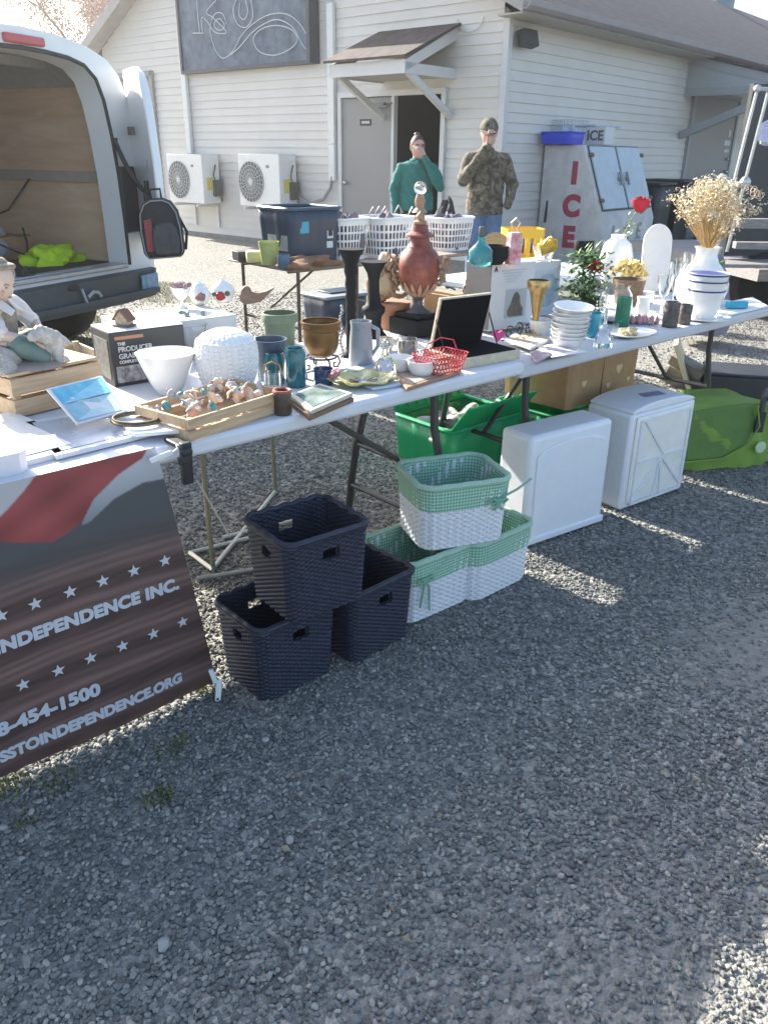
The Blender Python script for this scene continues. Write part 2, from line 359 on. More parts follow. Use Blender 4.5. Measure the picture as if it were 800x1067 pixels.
# ------------------------------------------------------------ building
AZ = R(41); LV = Vector((math.sin(AZ), math.cos(AZ), 0)); CB = Vector((1.43, 11.19, 0)); RB = PI / 2 - AZ
bld = thing('building', 'long cream clapboard building with brown shingle roof and an open doorway', 'building', CB, RB)
siding_m = mat('cream_siding', (.60, .57, .525), .55, noise=.05, scale=1.5, bump=.05, bscale=30)
trim_m = mat('cream_trim', (.54, .53, .52), .5, noise=.04, scale=3)
soffit_m = mat('tan_soffit', (.42, .39, .32), .6, noise=.06, scale=3)
shing = bpy.data.materials.new('brown_shingle'); shing.use_nodes = True
n = shing.node_tree.nodes; l = shing.node_tree.links; b = n['Principled BSDF']; tc = n.new('ShaderNodeTexCoord'); br = n.new('ShaderNodeTexBrick')
br.inputs['Scale'].default_value = 3.2; br.inputs['Color1'].default_value = (.075, .055, .05, 1); br.inputs['Color2'].default_value = (.13, .095, .09, 1); br.inputs['Mortar'].default_value = (.05, .04, .035, 1); br.inputs['Mortar Size'].default_value = .012
nz = n.new('ShaderNodeTexNoise'); nz.inputs['Scale'].default_value = 3; nz.inputs['Detail'].default_value = 8; mx = n.new('ShaderNodeMix'); mx.data_type = 'RGBA'; mx.blend_type = 'MULTIPLY'; mx.inputs[0].default_value = .6
l.new(tc.outputs['Object'], br.inputs[0]); l.new(tc.outputs['Object'], nz.inputs[0]); l.new(br.outputs[0], mx.inputs[6]); l.new(nz.outputs['Color'], mx.inputs[7])
bc = n.new('ShaderNodeBrightContrast'); bc.inputs[1].default_value = .01; l.new(mx.outputs[2], bc.inputs[0]); l.new(bc.outputs[0], b.inputs['Base Color']); b.inputs['Roughness'].default_value = .9
EAVE, RZ, HW, LEN, PITCH = 3.13, 5.45, 4.5, 30.0, .118
slope = (RZ - EAVE) / HW
def roofz(y): return EAVE + slope * (y if y < HW else 2 * HW - y)
def siding(axis, s0, s1, z0, topfn, openings, outs=-1):
    mb = MB(); k = 0
    while True:
        za = z0 + k * PITCH; zb = za + PITCH; k += 1
        if za > 6: break
        cuts = [(a, b_) for a, b_, c, d in openings if c < (za + zb) / 2 < d]
        iv = [(s0, s1)]
        for a, b_ in cuts:
            nv = []
            for x0, x1 in iv:
                if b_ <= x0 or a >= x1: nv.append((x0, x1)); continue
                if a > x0: nv.append((x0, a))
                if b_ < x1: nv.append((b_, x1))
            iv = nv
        for x0, x1 in iv:
            def clip(z):
                lo, hi = x0, x1
                if topfn:
                    if z > EAVE:
                        t = (z - EAVE) / slope; lo = max(lo, t); hi = min(hi, 2 * HW - t)
                return lo, hi
            (a0, a1), (b0, b1) = clip(za), clip(zb)
            if topfn is None and za >= EAVE: continue
            if a1 - a0 < .02: continue
            if b1 < b0: b0 = b1 = HW
            def P(s_, d, z): return (d * outs, s_, z) if axis == 'Y' else (s_, d * outs, z)
            mb.add([P(a0, .018, za), P(a1, .018, za), P(b1, .003, zb), P(b0, .003, zb), P(a0, .0, za), P(a1, .0, za)], [(0, 1, 2, 3), (0, 4, 5, 1)])
    return mb
gable_open = [(.93, 2.78, 0, 2.16), (7.42, 8.82, 0, 2.7)]
obj('gable_wall', siding('Y', .06, 2 * HW, .06, True, gable_open), siding_m, bld)
obj('side_wall', siding('X', .06, LEN, .25, None, [(5.87, 8.05, 0, 2.42)]), siding_m, bld)
core = MB()   # backing behind the clapboards, with the doorway left open
def wallpoly(pts, x): core.add([(x, y, z) for y, z in pts], [tuple(range(len(pts)))])
wallpoly([(0, 0), (.95, 0), (.95, 2.13), (0, 2.13)], .01); wallpoly([(1.75, 0), (9, 0), (9, 2.13), (1.75, 2.13)], .01)
wallpoly([(0, 2.13), (9, 2.13), (9, 3), (HW, RZ - .06), (0, 3)], .01)
core.add([(0, .01, 0), (LEN, .01, 0), (LEN, .01, 3), (0, .01, 3), (0, 9, 0), (LEN, 9, 0), (LEN, 9, 3), (0, 9, 3), (LEN, HW, RZ - .06)], [(0, 1, 2, 3), (4, 5, 6, 7), (1, 5, 6, 8, 2)])
obj('wall_backing', core, mat('sheathing', (.3, .29, .27), .8, noise=.1), bld)
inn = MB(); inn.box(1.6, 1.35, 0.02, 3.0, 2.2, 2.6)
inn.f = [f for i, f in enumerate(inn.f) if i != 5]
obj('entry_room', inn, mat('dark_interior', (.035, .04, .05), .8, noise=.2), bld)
fd = MB(); fd.box(LEN / 2, -.02, 0, LEN, .03, .24); fd.box(-.012, HW, 0, .03, 2 * HW, .06)
obj('foundation', fd, mat('concrete', (.22, .22, .21), .9, noise=.2, scale=5, bump=.3), bld)
obj('corner_trim', MB().box(-.012, -.012, .05, .09, .09, 2.9), trim_m, bld, bevel=.006)
rf = MB(); OH = .42; RO = .32
for sgn in (1, -1):
    y0 = -OH if sgn == 1 else 2 * HW + OH; ze = EAVE - slope * OH + .12
    rf.add([(-RO, y0, ze), (LEN + .3, y0, ze), (LEN + .3, HW, RZ + .12), (-RO, HW, RZ + .12), (-RO, y0, ze - .05), (LEN + .3, y0, ze - .05), (LEN + .3, HW, RZ + .07), (-RO, HW, RZ + .07)], [(0, 1, 2, 3), (7, 6, 5, 4), (0, 3, 7, 4), (0, 4, 5, 1), (1, 5, 6, 2)])
roof = obj('roof', rf, shing, bld)
v_ = MB(); v_.lathe([(.36, -.5), (.36, .75), (.44, .76), (.44, .92), (.2, 1.0)], 20, (17.9, HW, RZ))
obj('roof_vent', v_, mat('blue_grey_sheet_metal', (.16, .22, .27), .5, metal=.3, noise=.1), roof, smooth=True)
ev = MB(); ze = EAVE - slope * OH
ev.box(LEN / 2, -OH / 2, ze - .03 + .02, LEN + .5, OH, .02)
obj('soffit', ev, soffit_m, bld)
fa = MB(); fa.box(LEN / 2 - .1, -OH - .012, ze - .02, LEN + .6, .025, .13)
for sgn in (1, -1):
    y0 = -OH if sgn == 1 else 2 * HW + OH
    zz = ze - .02
    fa.add([(-RO - .02, y0, zz), (-RO - .02, HW, RZ - .08), (-RO - .02, HW, RZ + .1), (-RO - .02, y0, zz + .17), (-RO, y0, zz), (-RO, HW, RZ - .12), (-RO, HW, RZ + .1), (-RO, y0, zz + .17)], [(0, 1, 2, 3), (7, 6, 5, 4), (0, 4, 5, 1), (3, 2, 6, 7), (0, 3, 7, 4)])
    fa.add([(-RO, y0, zz + .05), (-RO, HW, RZ - .07), (.0, HW, RZ - .07), (.0, y0, zz + .05)], [(0, 1, 2, 3)])
obj('fascia', fa, mat('weathered_fascia', (.34, .32, .30), .7, noise=.12, scale=5), bld)
gu = MB(); pr = [(0, .0), (0, -.10), (-.05, -.11), (-.10, -.07), (-.115, 0), (-.105, 0), (-.09, -.06), (-.05, -.095), (-.012, -.09), (-.012, 0)]
for x in (-RO - .05, LEN + .3): pass
nn = len(pr); gu.add([(-RO - .1, -OH - .028 + a, ze + .11 + c) for a, c in pr] + [(LEN + .3, -OH - .028 + a, ze + .11 + c) for a, c in pr], [tuple(range(nn)), tuple(range(nn, 2 * nn))] + [(i, (i + 1) % nn, (i + 1) % nn + nn, i + nn) for i in range(nn)])
obj('gutter', gu, mat('brown_grey_gutter', (.27, .25, .25), .5, noise=.1, scale=4), bld)
pipe_m = mat('white_line_cover', (.66, .66, .64), .4, noise=.04)
for y, zb in ((6.47, 1.36), (2.95, 1.02)):
    dp = MB(); dp.box(-.055, y, zb, .07, .13, 2.3 if y < 4 else 2.3); 
    for z in (zb + .5, zb + 1.4): dp.box(-.058, y, z, .08, .14, .04)
    obj('line_cover', dp, pipe_m, bld, bevel=.012)
# doors in the gable wall
door_m = mat('grey_door_paint', (.25, .24, .235), .5, noise=.04, scale=3)
frm = MB()
for y in (.90, 1.77, 2.80): frm.box(-.025, y, 0, .08, .07 if y != 1.77 else .05, 2.13)
frm.box(-.025, 1.85, 2.13, .082, 1.97, .07)
obj('door_frame', frm, trim_m, bld)
dl = obj('door', MB().box(-.012, 2.28, .03, .045, .97, 2.09), door_m, bld, bevel=.004)
obj('door_handle', MB().ball(-.075, 2.68, 1.0, .032).tube([(-.03, 2.68, 1.0), (-.07, 2.68, 1.0)], .012), mat('satin_nickel', (.5, .48, .45), .3, metal=1), dl, smooth=True)
obj('door_closer', MB().box(-.07, 2.02, 1.99, .06, .22, .06).tube([(-.08, 1.94, 1.99), (-.14, 1.82, 2.0), (-.05, 1.78, 2.05)], .01), mat('closer_grey', (.17, .17, .17), .5), dl)
sg = MB().box(-.037, 2.3, 1.765, .005, .22, .085); dsg = obj('door_sign', sg, black_pl, dl)
st = MB()
for k in range(4): st.box(-.0405, 2.36 - k * .04, 1.792, .002, .022, .034)
obj('sign_lettering', st, mat('sign_white', (.7, .7, .68), .5), dsg)
# louvred shed door at the far left
ld = MB(); ld.box(-.012, 8.1, .35, .04, 1.3, 2.2); ld.box(-.02, 7.46, .3, .09, .07, 2.4); ld.box(-.02, 8.1, 2.62, .09, 1.36, .08)
obj('side_window_frame', ld, mat('taupe_panel', (.27, .26, .24), .6, noise=.08, scale=3), bld)
# awnings
wshing = shing
def awning(axis, s0, s1, reach, zw, zf, fh, braces, far=None):
    def P(s_, d, z): return (-d, s_, z) if axis == 'Y' else (s_, -d, z)
    rm = MB(); rm.add([P(s0 - .05, 0, zw + .03), P(s1 + .05, 0, zw + .03), P(s1 + .05, reach + .06, zf + .03), P(s0 - .05, reach + .06, zf + .03), P(s0 - .05, 0, zw), P(s1 + .05, 0, zw), P(s1 + .05, reach + .06, zf), P(s0 - .05, reach + .06, zf)],
                     [(0, 1, 2, 3), (7, 6, 5, 4), (0, 3, 7, 4), (3, 2, 6, 7), (2, 1, 5, 6)])
    a = obj('awning_roof', rm, wshing, bld)
    f = MB()
    f.add([P(s0, reach - .03, zf - .01), P(s1, reach - .03, zf - .01), P(s1, reach - .03, zf - fh), P(s0, reach - .03, zf - fh), P(s0, reach, zf - .01), P(s1, reach, zf - .01), P(s1, reach, zf - fh), P(s0, reach, zf - fh)], [(0, 1, 2, 3), (7, 6, 5, 4), (0, 3, 7, 4), (1, 5, 6, 2), (3, 2, 6, 7)])
    for s_ in (s0, s1):
        e = .03 if s_ == s0 else -.03
        o_ = [(0, zw - .01), (reach - .03, zf - .005), (reach - .03, zf - fh), (0, zf - fh + .02)]
        # open truss triangle: rafter, bottom chord
        for q in (((0, zw - .01), (reach - .03, zf - .01), (reach - .03, zf - .13), (0, zw - .15)), ((0, zf - fh + .12), (reach - .03, zf - fh + .12), (reach - .03, zf - fh), (0, zf - fh))):
            vs = [P(s_, d, z) for d, z in q] + [P(s_ + e, d, z) for d, z in q]
            f.add(vs, [(0, 1, 2, 3), (7, 6, 5, 4), (0, 4, 5, 1), (1, 5, 6, 2), (2, 6, 7, 3), (3, 7, 4, 0)])
    f2 = obj('awning_frame', f, trim_m if axis == 'Y' else mat('grey_awning_frame', (.33, .33, .33), .6, noise=.08), a)
    if axis == 'X':
        inf = MB(); inf.add([P(s0 + .012, 0, zw - .05), P(s0 + .012, reach - .05, zf - .04), P(s0 + .012, reach - .05, zf - fh + .03), P(s0 + .012, 0, zf - fh + .03)], [(0, 1, 2, 3)]); obj('awning_side_panel', inf, mat('grey_infill', (.36, .38, .38), .6, noise=.06), a)
    p2 = MB(); p2.add([P(s0 + .04, .0, zf - fh + .02), P(s1 - .04, .0, zf - fh + .02), P(s1 - .04, reach - .05, zf - fh + .02), P(s0 + .04, reach - .05, zf - fh + .02)], [(0, 1, 2, 3)])
    if axis == 'Y': obj('awning_ceiling', p2, soffit_m, a)
    for s_ in (s0 + .05, s1 - .05):
        bb = MB(); bb.tube([P(s_, .03, braces), P(s_, reach - .12, zf - fh + .03)], .05 if axis == 'Y' else .085, 4); obj('awning_brace', bb, f2.data.materials[0], a)
awning('Y', .75, 2.02, 1.04, 2.89, 2.45, .16, 1.86)
awning('X', 5.45, 8.9, 1.75, 2.98, 2.55, .2, 1.75)
# door in the long wall
d2 = MB(); d2.box(6.95, -.02, .1, 2.1, .05, 2.3); dd = obj('door', d2, door_m, bld, bevel=.004)
obj('door_handle', MB().ball(7.8, -.09, 1.15, .04), mat('satin_nickel', (0, 0, 0)), dd, smooth=True); obj('door_lock', MB().ball(7.8, -.08, 1.38, .03), mat('satin_nickel', (0, 0, 0)), dd, smooth=True)
nn2 = MB(); nn2.box(7.72, -.05, 1.62, .3, .006, .09); nn2.box(7.78, -.05, 1.77, .12, .006, .12); nn2.box(7.75, -.05, 1.5, .25, .006, .05)
obj('door_notice', nn2, mat('notice_white', (.6, .6, .6), .6), dd)
fr2 = MB(); fr2.box(5.86, -.02, .1, .07, .09, 2.35); fr2.box(8.04, -.02, .1, .07, .09, 2.35); fr2.box(6.95, -.02, 2.4, 2.26, .09, .07)
obj('door_frame', fr2, mat('grey_awning_frame', (0, 0, 0)), bld)
fl = MB(); fl.box(.24, -.16, 2.62, .3, .12, .18, rx=R(-15)); fl.tube([(.24, -.1, 2.72), (.24, 0, 2.78)], .02)
obj('flood_light', fl, black_pl, bld, bevel=.01)
cw = MB(); cw.tube([(-.03, .55 + .2 * math.cos(t), 2.95 + .15 * math.sin(t)) for t in np.linspace(PI, 2 * PI, 12)], .006); obj('cable', cw, mat('cable_white', (.5, .5, .5), .5), bld)

# blackboard sign hanging on the gable
def WB(x, y, z): return CB + LV * x + Vector((-LV.y, LV.x, 0)) * y + Vector((0, 0, z))
cb = thing('chalkboard', 'large framed chalkboard covered in looping chalk outlines on the gable wall', 'chalkboard', WB(-.03, 4.85, 2.6), RB)
slate = mat('slate_board', (.035, .06, .10), .7, col2=(.15, .19, .24), scale=5)
obj('board', MB().box(-.04, 0, .04, .06, 3.1, 1.6), slate, cb)
fr = MB(); fr.box(-.05, 0, -.01, .1, 3.2, .05); fr.box(-.05, 0, 1.64, .1, 3.2, .06); fr.box(-.05, 1.58, .04, .1, .05, 1.6); fr.box(-.1, -1.6, -.01, .2, .07, 1.7)
obj('frame', fr, mat('black_board_frame', (.03, .04, .055), .5, noise=.2), cb)
chm = mat('chalk', (.55, .57, .58), .9); ch = MB()
def CP(px, py):
    n_ = LV; d = ray(px, py); P0 = WB(-.11, 0, 0); t = (P0 - CAM).dot(n_) / d.dot(n_); q = CAM + d * t - cb.location
    G_ = Vector((-LV.y, LV.x, 0)); return (-.078, q.dot(G_), q.z)
def chalk(pts, cl=False):
    P_ = [CP(a, b) for a, b in pts]
    out = []
    m_ = len(P_)
    for i in range(m_ if cl else m_ - 1):   # Catmull-Rom
        p0, p1, p2, p3 = [Vector(P_[j % m_] if cl else P_[max(0, min(m_ - 1, j))]) for j in (i - 1, i, i + 1, i + 2)]
        for k in range(6):
            t = k / 6; out.append(.5 * ((2 * p1) + (p2 - p0) * t + (2 * p0 - 5 * p1 + 4 * p2 - p3) * t * t + (3 * p1 - p0 - 3 * p2 + p3) * t ** 3))
    if not cl: out.append(Vector(P_[-1]))
    ch.tube(out, .008, 5, closed=cl)
chalk([(205, 0), (206, 14), (208, 33)]); chalk([(211, 33), (210, 18), (216, 22), (224, 33), (236, 33), (222, 18), (215, 12), (225, 0)]); chalk([(201, 34), (212, 34)])
chalk([(247, -4), (243, 10), (247, 24), (256, 28), (263, 18), (262, 2), (258, -6)]); chalk([(250, 2), (249, 14), (254, 20), (258, 12), (256, 0)])
chalk([(236, 25), (232, 14), (224, 14), (219, 26), (221, 42), (227, 56), (234, 60), (243, 52), (252, 36), (264, 24), (280, 15), (298, 14), (312, 24), (322, 42), (321, 52), (314, 44), (305, 28), (290, 20), (276, 24), (262, 34), (250, 48), (240, 57)])
chalk([(264, 40), (272, 30), (288, 26), (303, 30), (310, 40), (303, 50), (286, 57), (270, 53)], True)
chalk([(224, 22), (229, 19), (234, 26), (230, 31), (224, 28)], True)
obj('chalk_drawing', ch, chm, cb)

# wall-hung heat pump units
def hvac(loc, label):
    t = thing('air_conditioner', label, 'air conditioner', loc, RB, 'outdoor heat pump units on the gable wall')
    cas = mat('hvac_white', (.70, .69, .66), .4, noise=.05)
    obj('casing', MB().box(0, 0, 0, .36, .98, .78), cas, t, bevel=.015)
    gm = mat('hvac_grille', (.30, .31, .30), .5); fan = MB(); cy, cz = .18, .37
    bk = MB(); bk.tube([(-.181, cy, cz), (-.186, cy, cz)], .30, 32); obj('fan_opening', bk, mat('hvac_dark', (.12, .125, .13), .6), t)
    for rr in (.06, .12, .18, .24, .30): fan.tube([(-.20, cy + rr * math.cos(a), cz + rr * math.sin(a)) for a in np.linspace(0, 2 * PI, 33)[:-1]], .004, 4, closed=True)
    for k in range(24):
        a = 2 * PI * k / 24 + .1; fan.tube([(-.20, cy + .04 * math.cos(a), cz + .04 * math.sin(a)), (-.20, cy + .30 * math.cos(a + .3), cz + .30 * math.sin(a + .3))], .004, 4)
    fan.ball(-.2, cy, cz, .01, .045, .045, 12)
    obj('fan_grille', fan, mat('hvac_grille_light', (.55, .55, .53), .5), t)
    obj('badge', MB().ball(-.182, -.22, .60, .006, .045, .025, 12), mat('badge_grey', (.2, .22, .25), .4), t)
    obj('energy_label', MB().box(-.03, -.492, .22, .14, .004, .2), mat('energy_yellow', (.55, .50, .12), .7), t)
    cv = MB(); cv.tube([(.1, -.5, .62), (.02, -.53, .45), (.08, -.56, .25), (.12, -.58, .12), (.16, -.56, .05)], .012, 6); cv.box(.1, -.52, .12, .16, .06, .26)
    obj('service_cable', cv, mat('cable_dark', (.07, .07, .07), .6), t)
    for y in (-.33, .33): obj('bracket', MB().box(0, y, -.05, .45, .04, .04).box(.22, y, -.4, .03, .04, .4), mat('bracket_white', (.6, .6, .58), .4), t)
    return t
hvac(WB(-.26, 6.15, .58), 'white wall-hung air conditioner farther left, with its whole fan grille showing')
hvac(WB(-.26, 4.22, .60), 'white wall-hung air conditioner half behind the navy tote')
pc = MB(); pc.tube([WB(-.10, 3.66, .75), WB(-.10, 3.4, .68), WB(-.1, 3.12, .75), WB(-.08, 2.98, .92), WB(-.07, 2.95, 1.08)], .025, 8)
tag(obj('refrigerant_hose', pc, mat('hose_grey', (.25, .25, .24), .7), smooth=True), 'grey insulated hose curling down the wall beside the closed grey door', 'hose')

# ------------------------------------------------------------ tree behind
tp = Vector((-11.0, 34.5, 0)); tr = thing('bare_tree', 'rust coloured nearly bare tree behind the gable roof', 'tree', tp)
tk = MB(); tips = []
def limb(p, d, ln, r_, depth):
    pts = [p]; rs = [r_]; dd = d.copy()
    for k in range(4):
        dd = (dd + Vector((random.uniform(-.22, .22), random.uniform(-.22, .22), random.uniform(-.05, .18)))).normalized(); pts.append(pts[-1] + dd * ln / 4); rs.append(r_ * (1 - .13 * (k + 1)))
    tk.tube(pts, rs, 6 if depth < 3 else 4)
    if depth >= 4: tips.extend(pts[1:]); return
    if depth == 3: tips.extend(pts[2:])
    for k in range(4 if depth < 3 else 3):
        a = random.uniform(0, 2 * PI); nd = (dd * random.uniform(.5, .9) + Vector((math.cos(a), math.sin(a), random.uniform(0, .6))) * .75).normalized()
        limb(pts[random.choice((2, 3, 4))], nd, ln * .68, rs[-1] * .7, depth + 1)
limb(Vector((0, 0, 0)), Vector((.02, 0, 1)), 4.2, .22, 0)
obj('trunk', tk, mat('bark', (.20, .13, .10), .9, noise=.2), tr)
cr = MB()
for p in tips:
    for _ in range(26):
        q = p + Vector([random.gauss(0, .30) for _ in range(3)]); s_ = random.uniform(.022, .055); a = Vector([random.gauss(0, 1) for _ in range(3)]).normalized(); b_ = a.orthogonal().normalized() * s_; a = a * s_
        cr.add([q - a, q + b_, q + a, q - b_], [(0, 1, 2, 3)])
obj('crown', cr, mat('rust_leaf', (.34, .19, .13), .8, col2=(.50, .33, .25), scale=1.2), tr)
# ------------------------------------------------------------ van
van = thing('cargo_van', 'white cargo van with its rear open, plywood lining and dark bumper', 'van', (-2.17, 5.39, 0), R(66))
vw = mat('van_white', (.78, .78, .77), .3, noise=.03, scale=3, coat=.6)
def vsec(k=1.0):
    r_ = [(1.0, .50), (1.0, .95), (.985, 1.25), (.955, 1.5), (.90, 1.72), (.83, 1.86), (.73, 1.95), (.55, 2.01), (.28, 2.05), (0, 2.06)]
    return r_ + [(-x, z) for x, z in reversed(r_[:-1])]
bd = MB(); S_ = vsec(); N_ = len(S_); ys = [0, .05, 1.5, 3.2, 4.0]; sc_ = [.985, 1, 1, 1, .97]
for y, k in zip(ys, sc_): bd.v += [(x * k, y, z if z < 1 else z * (1 if y < 4 else .97)) for x, z in S_]
for j in range(len(ys) - 1):
    for i in range(N_ - 1): bd.f.append((j * N_ + i, j * N_ + i + 1, (j + 1) * N_ + i + 1, (j + 1) * N_ + i))
# cab nose
o_ = len(bd.v); nose = [(4.6, .93, 1.45), (5.15, .92, 1.05), (5.45, .85, .85)]
bd.add([(-.9, 4.0, 1.95), (.9, 4.0, 1.95), (.82, 4.75, 1.42), (-.82, 4.75, 1.42), (-.88, 5.4, 1.1), (.88, 5.4, 1.1), (.88, 5.6, .45), (-.88, 5.6, .45), (-.98, 4.0, 1.2), (.98, 4.0, 1.2), (.98, 4.0, .45), (-.98, 4.0, .45)],
       [(0, 1, 2, 3), (3, 2, 5, 4), (4, 5, 6, 7), (1, 9, 5, 2), (8, 0, 3, 4), (9, 10, 6, 5), (11, 8, 4, 7), (10, 11, 7, 6)])
# opening ring on the rear
OP = [(.70, .64), (.70, .95), (.69, 1.25), (.665, 1.5), (.63, 1.70), (.58, 1.82), (.49, 1.89), (.36, 1.92), (.18, 1.935), (0, 1.94)]
OPF = OP + [(-x, z) for x, z in reversed(OP[:-1])]
o_ = len(bd.v); bd.v += [(x * .985, 0, z) for x, z in S_] + [(x, .0, z) for x, z in OPF] + [(x * .97, .16, z * .995) for x, z in OPF]
for i in range(N_ - 1):
    bd.f.append((o_ + i, o_ + N_ + i, o_ + N_ + i + 1, o_ + i + 1)); bd.f.append((o_ + N_ + i, o_ + 2 * N_ + i, o_ + 2 * N_ + i + 1, o_ + N_ + i + 1))
bd.add([(-.985, 0, .50), (.985, 0, .50), (.70, 0, .64), (-.70, 0, .64), (-.68, .16, .64), (.68, .16, .64)], [(0, 1, 2, 3), (3, 2, 5, 4)])
obj('body', bd, vw, van, smooth=True, sharp=30)
seal = MB().tube([(x * 1.01, -.008, z * 1.004) for x, z in OPF], .013, 6); obj('door_seal', seal, mat('rubber_seal', (.03, .035, .035), .7), van, smooth=True)
ins = MB()
for sgn in (1, -1):
    ins.add([(sgn * .80, .16, .62), (sgn * .80, 2.9, .62), (sgn * .80, 2.9, 1.80), (sgn * .80, .16, 1.80)], [(0, 1, 2, 3)])
ins.add([(-.8, 2.9, .62), (.8, 2.9, .62), (.8, 2.9, 1.9), (-.8, 2.9, 1.9)], [(0, 1, 2, 3)])
ply = obj('plywood_lining', ins, wood('van_plywood', (.66, .44, .29), (.78, .58, .42), 3, (1, 1, 5)), van)
stp = MB(); stp.box(.785, 1.5, 1.19, .02, 2.7, .07); stp.box(-.785, 1.5, 1.19, .02, 2.7, .07)
obj('lining_rail', stp, mat('lining_rail', (.42, .36, .30), .6, noise=.1), ply)
ceil = MB(); ceil.add([(-.8, .16, 1.80), (.8, .16, 1.80), (.8, 2.9, 1.80), (-.8, 2.9, 1.80), (-.6, .16, 1.97), (.6, .16, 1.97), (.6, 2.9, 1.97), (-.6, 2.9, 1.97)], [(4, 5, 6, 7), (0, 4, 7, 3), (1, 2, 6, 5)])
for k in range(4): ceil.box(0, .5 + k * .65, 1.90, 1.3, .07, .06)
obj('ceiling', ceil, mat('van_inner_grey', (.36, .35, .33), .6, noise=.1), van)
fl = MB().box(0, 1.5, .6, 1.62, 2.8, .04); obj('load_floor', fl, mat('van_floor', (.06, .065, .07), .7, noise=.3, scale=5), van)
sl_ = MB().box(0, .06, .625, 1.36, .16, .03).box(-.1, .03, .655, .9, .05, .012); obj('sill', sl_, mat('sill_metal', (.5, .52, .54), .35, metal=.6, noise=.1), van, bevel=.006)
lh = MB().tube([(-.2 + .03 * math.cos(a), .04, .69 + .03 * math.sin(a)) for a in np.linspace(0, PI, 9)], .008, 6).box(-.2, .04, .665, .1, .05, .01); obj('tie_down_ring', lh, black_met, van)
bp_ = MB(); xs = [-1.02, -.95, -.5, .5, .93, 1.0]; ysb = [.15, -.06, -.12, -.12, -.06, .15]
bp_.add([(x, y, .60) for x, y in zip(xs, ysb)] + [(x * .99, y + .015, .40) for x, y in zip(xs, ysb)] + [(x, .2, .60) for x in xs] + [(x, .2, .40) for x in xs], [(i, i + 1, i + 7, i + 6) for i in range(5)] + [(i, i + 12, i + 13, i + 1) for i in range(5)] + [(i + 6, i + 7, i + 19, i + 18) for i in range(5)])
bmp = obj('bumper', bp_, mat('bumper_black', (.055, .068, .08), .55, noise=.2, scale=5), van, bevel=.01)
obj('bumper_step', MB().box(.0, -.13, .44, 1.7, .03, .035), mat('bumper_black', (0, 0, 0)), bmp)
hd = MB(); hd.ball(.02, -.115, .575, .06, .012, .025, 14); obj('latch_recess', hd, black_pl, bmp, smooth=True)
hc = MB(); hc.tube([(.08, -.13, .56), (.09, -.14, .50), (.10, -.14, .47)], .01, 6).tube([(.12, -.135, .50), (.17, -.14, .53), (.22, -.135, .52), (.24, -.14, .49)], .012, 6)
obj('hanging_hook', hc, mat('grey_strap', (.35, .38, .40), .5), bmp)
pl = MB().box(.80, -.098, .46, .20, .012, .11, rz=R(6)); plt = obj('number_plate', pl, mat('plate_blue', (.10, .22, .38), .5, col2=(.35, .42, .48), scale=30), bmp)
for (x, z, sx, sz) in ((.73, .47, .03, .09),): obj('plate_edge', MB().box(x + .015, -.107, z, sx, .006, sz, rz=R(6)), mat('plate_teal', (.05, .30, .42), .5), plt)
tl = MB()
for sgn in (1, -1): 
    l_ = MB(); l_.box(sgn * .775, -.012, .86, .15, .03, .44); obj('pillar_trim', l_, mat('pillar_trim_black', (.03, .035, .04), .5), van, bevel=.01)
    l2 = MB(); l2.box(sgn * .90, -.02, .86, .085, .05, .40); t_o = obj('tail_light', l2, mat('tail_red', (.45, .02, .02), .25, coat=.5), van, bevel=.015)
    obj('reverse_lens', MB().box(sgn * .905, -.048, .97, .06, .012, .14), mat('lens_white', (.7, .6, .5), .2, coat=.4), t_o)
bl = MB().box(.02, -.005, 1.965, .30, .05, .05); obj('brake_light', bl, mat('brake_pink', (.5, .08, .09), .25), van, bevel=.012)
# open right door: hinge at pillar edge, swung out about 60 degrees
az_l = R(154); ld = Vector((math.sin(az_l), math.cos(az_l), 0)); loc_d = Matrix.Rotation(-R(66), 4, 'Z') @ ld
ang = math.atan2(loc_d.y, loc_d.x)
dr = MB(); pr = [(0, .80), (.70, .80), (.73, 1.0), (.73, 1.3), (.69, 1.55), (.63, 1.75), (.53, 1.86), (.40, 1.90), (.02, 1.91)]
lean = lambda z: -.10 * max(0, (z - 1.1)) ** 1.3
vs = []; 
for t in (-.025, .03):
    vs += [(x, t, z) for x, z in pr]
n_ = len(pr); dr.add(vs, [tuple(range(n_)), tuple(reversed(range(n_, 2 * n_)))] + [(i, i + n_, (i + 1) % n_ + n_, (i + 1) % n_) for i in range(n_)])
Md = Matrix.Translation((.90, -.01, 0)) @ Matrix.Rotation(ang, 4, 'Z')
dr.v = [tuple(Md @ Vector((x + lean(z), y, z))) for x, y, z in dr.v]
dro = obj('rear_door', dr, vw, van, bevel=.012)
hg = MB(); hg.box(.12, -.035, 1.50, .14, .03, .05); hg.box(.12, .0, .9, .14, .08, .05); hg.v = [tuple(Md @ Vector(p)) for p in hg.v]; obj('hinge', hg, mat('hinge_dark', (.12, .12, .10), .5, noise=.4, scale=60), dro)
gr = MB(); gr.box(.5, -.04, .95, .06, .05, .2); gr.v = [tuple(Md @ Vector(p)) for p in gr.v]; obj('handle', gr, black_pl, dro, bevel=.01)
p0 = Vector((.69, -.02, 1.45)); p1 = Md @ Vector((.5, -.04, 1.14)); mid = (p0 + p1) / 2 - Vector((0, 0, .10))
pts = [p0 + Vector((0, 0, .03)), p0] + [((1 - t) ** 2) * p0 + 2 * t * (1 - t) * mid + t * t * p1 for t in np.linspace(.1, .95, 8)] + [p1, p1 + Vector((0, 0, .08))]
obj('door_strap', MB().tube(pts, .016, 8), mat('rubber_seal', (0, 0, 0)), van, smooth=True)
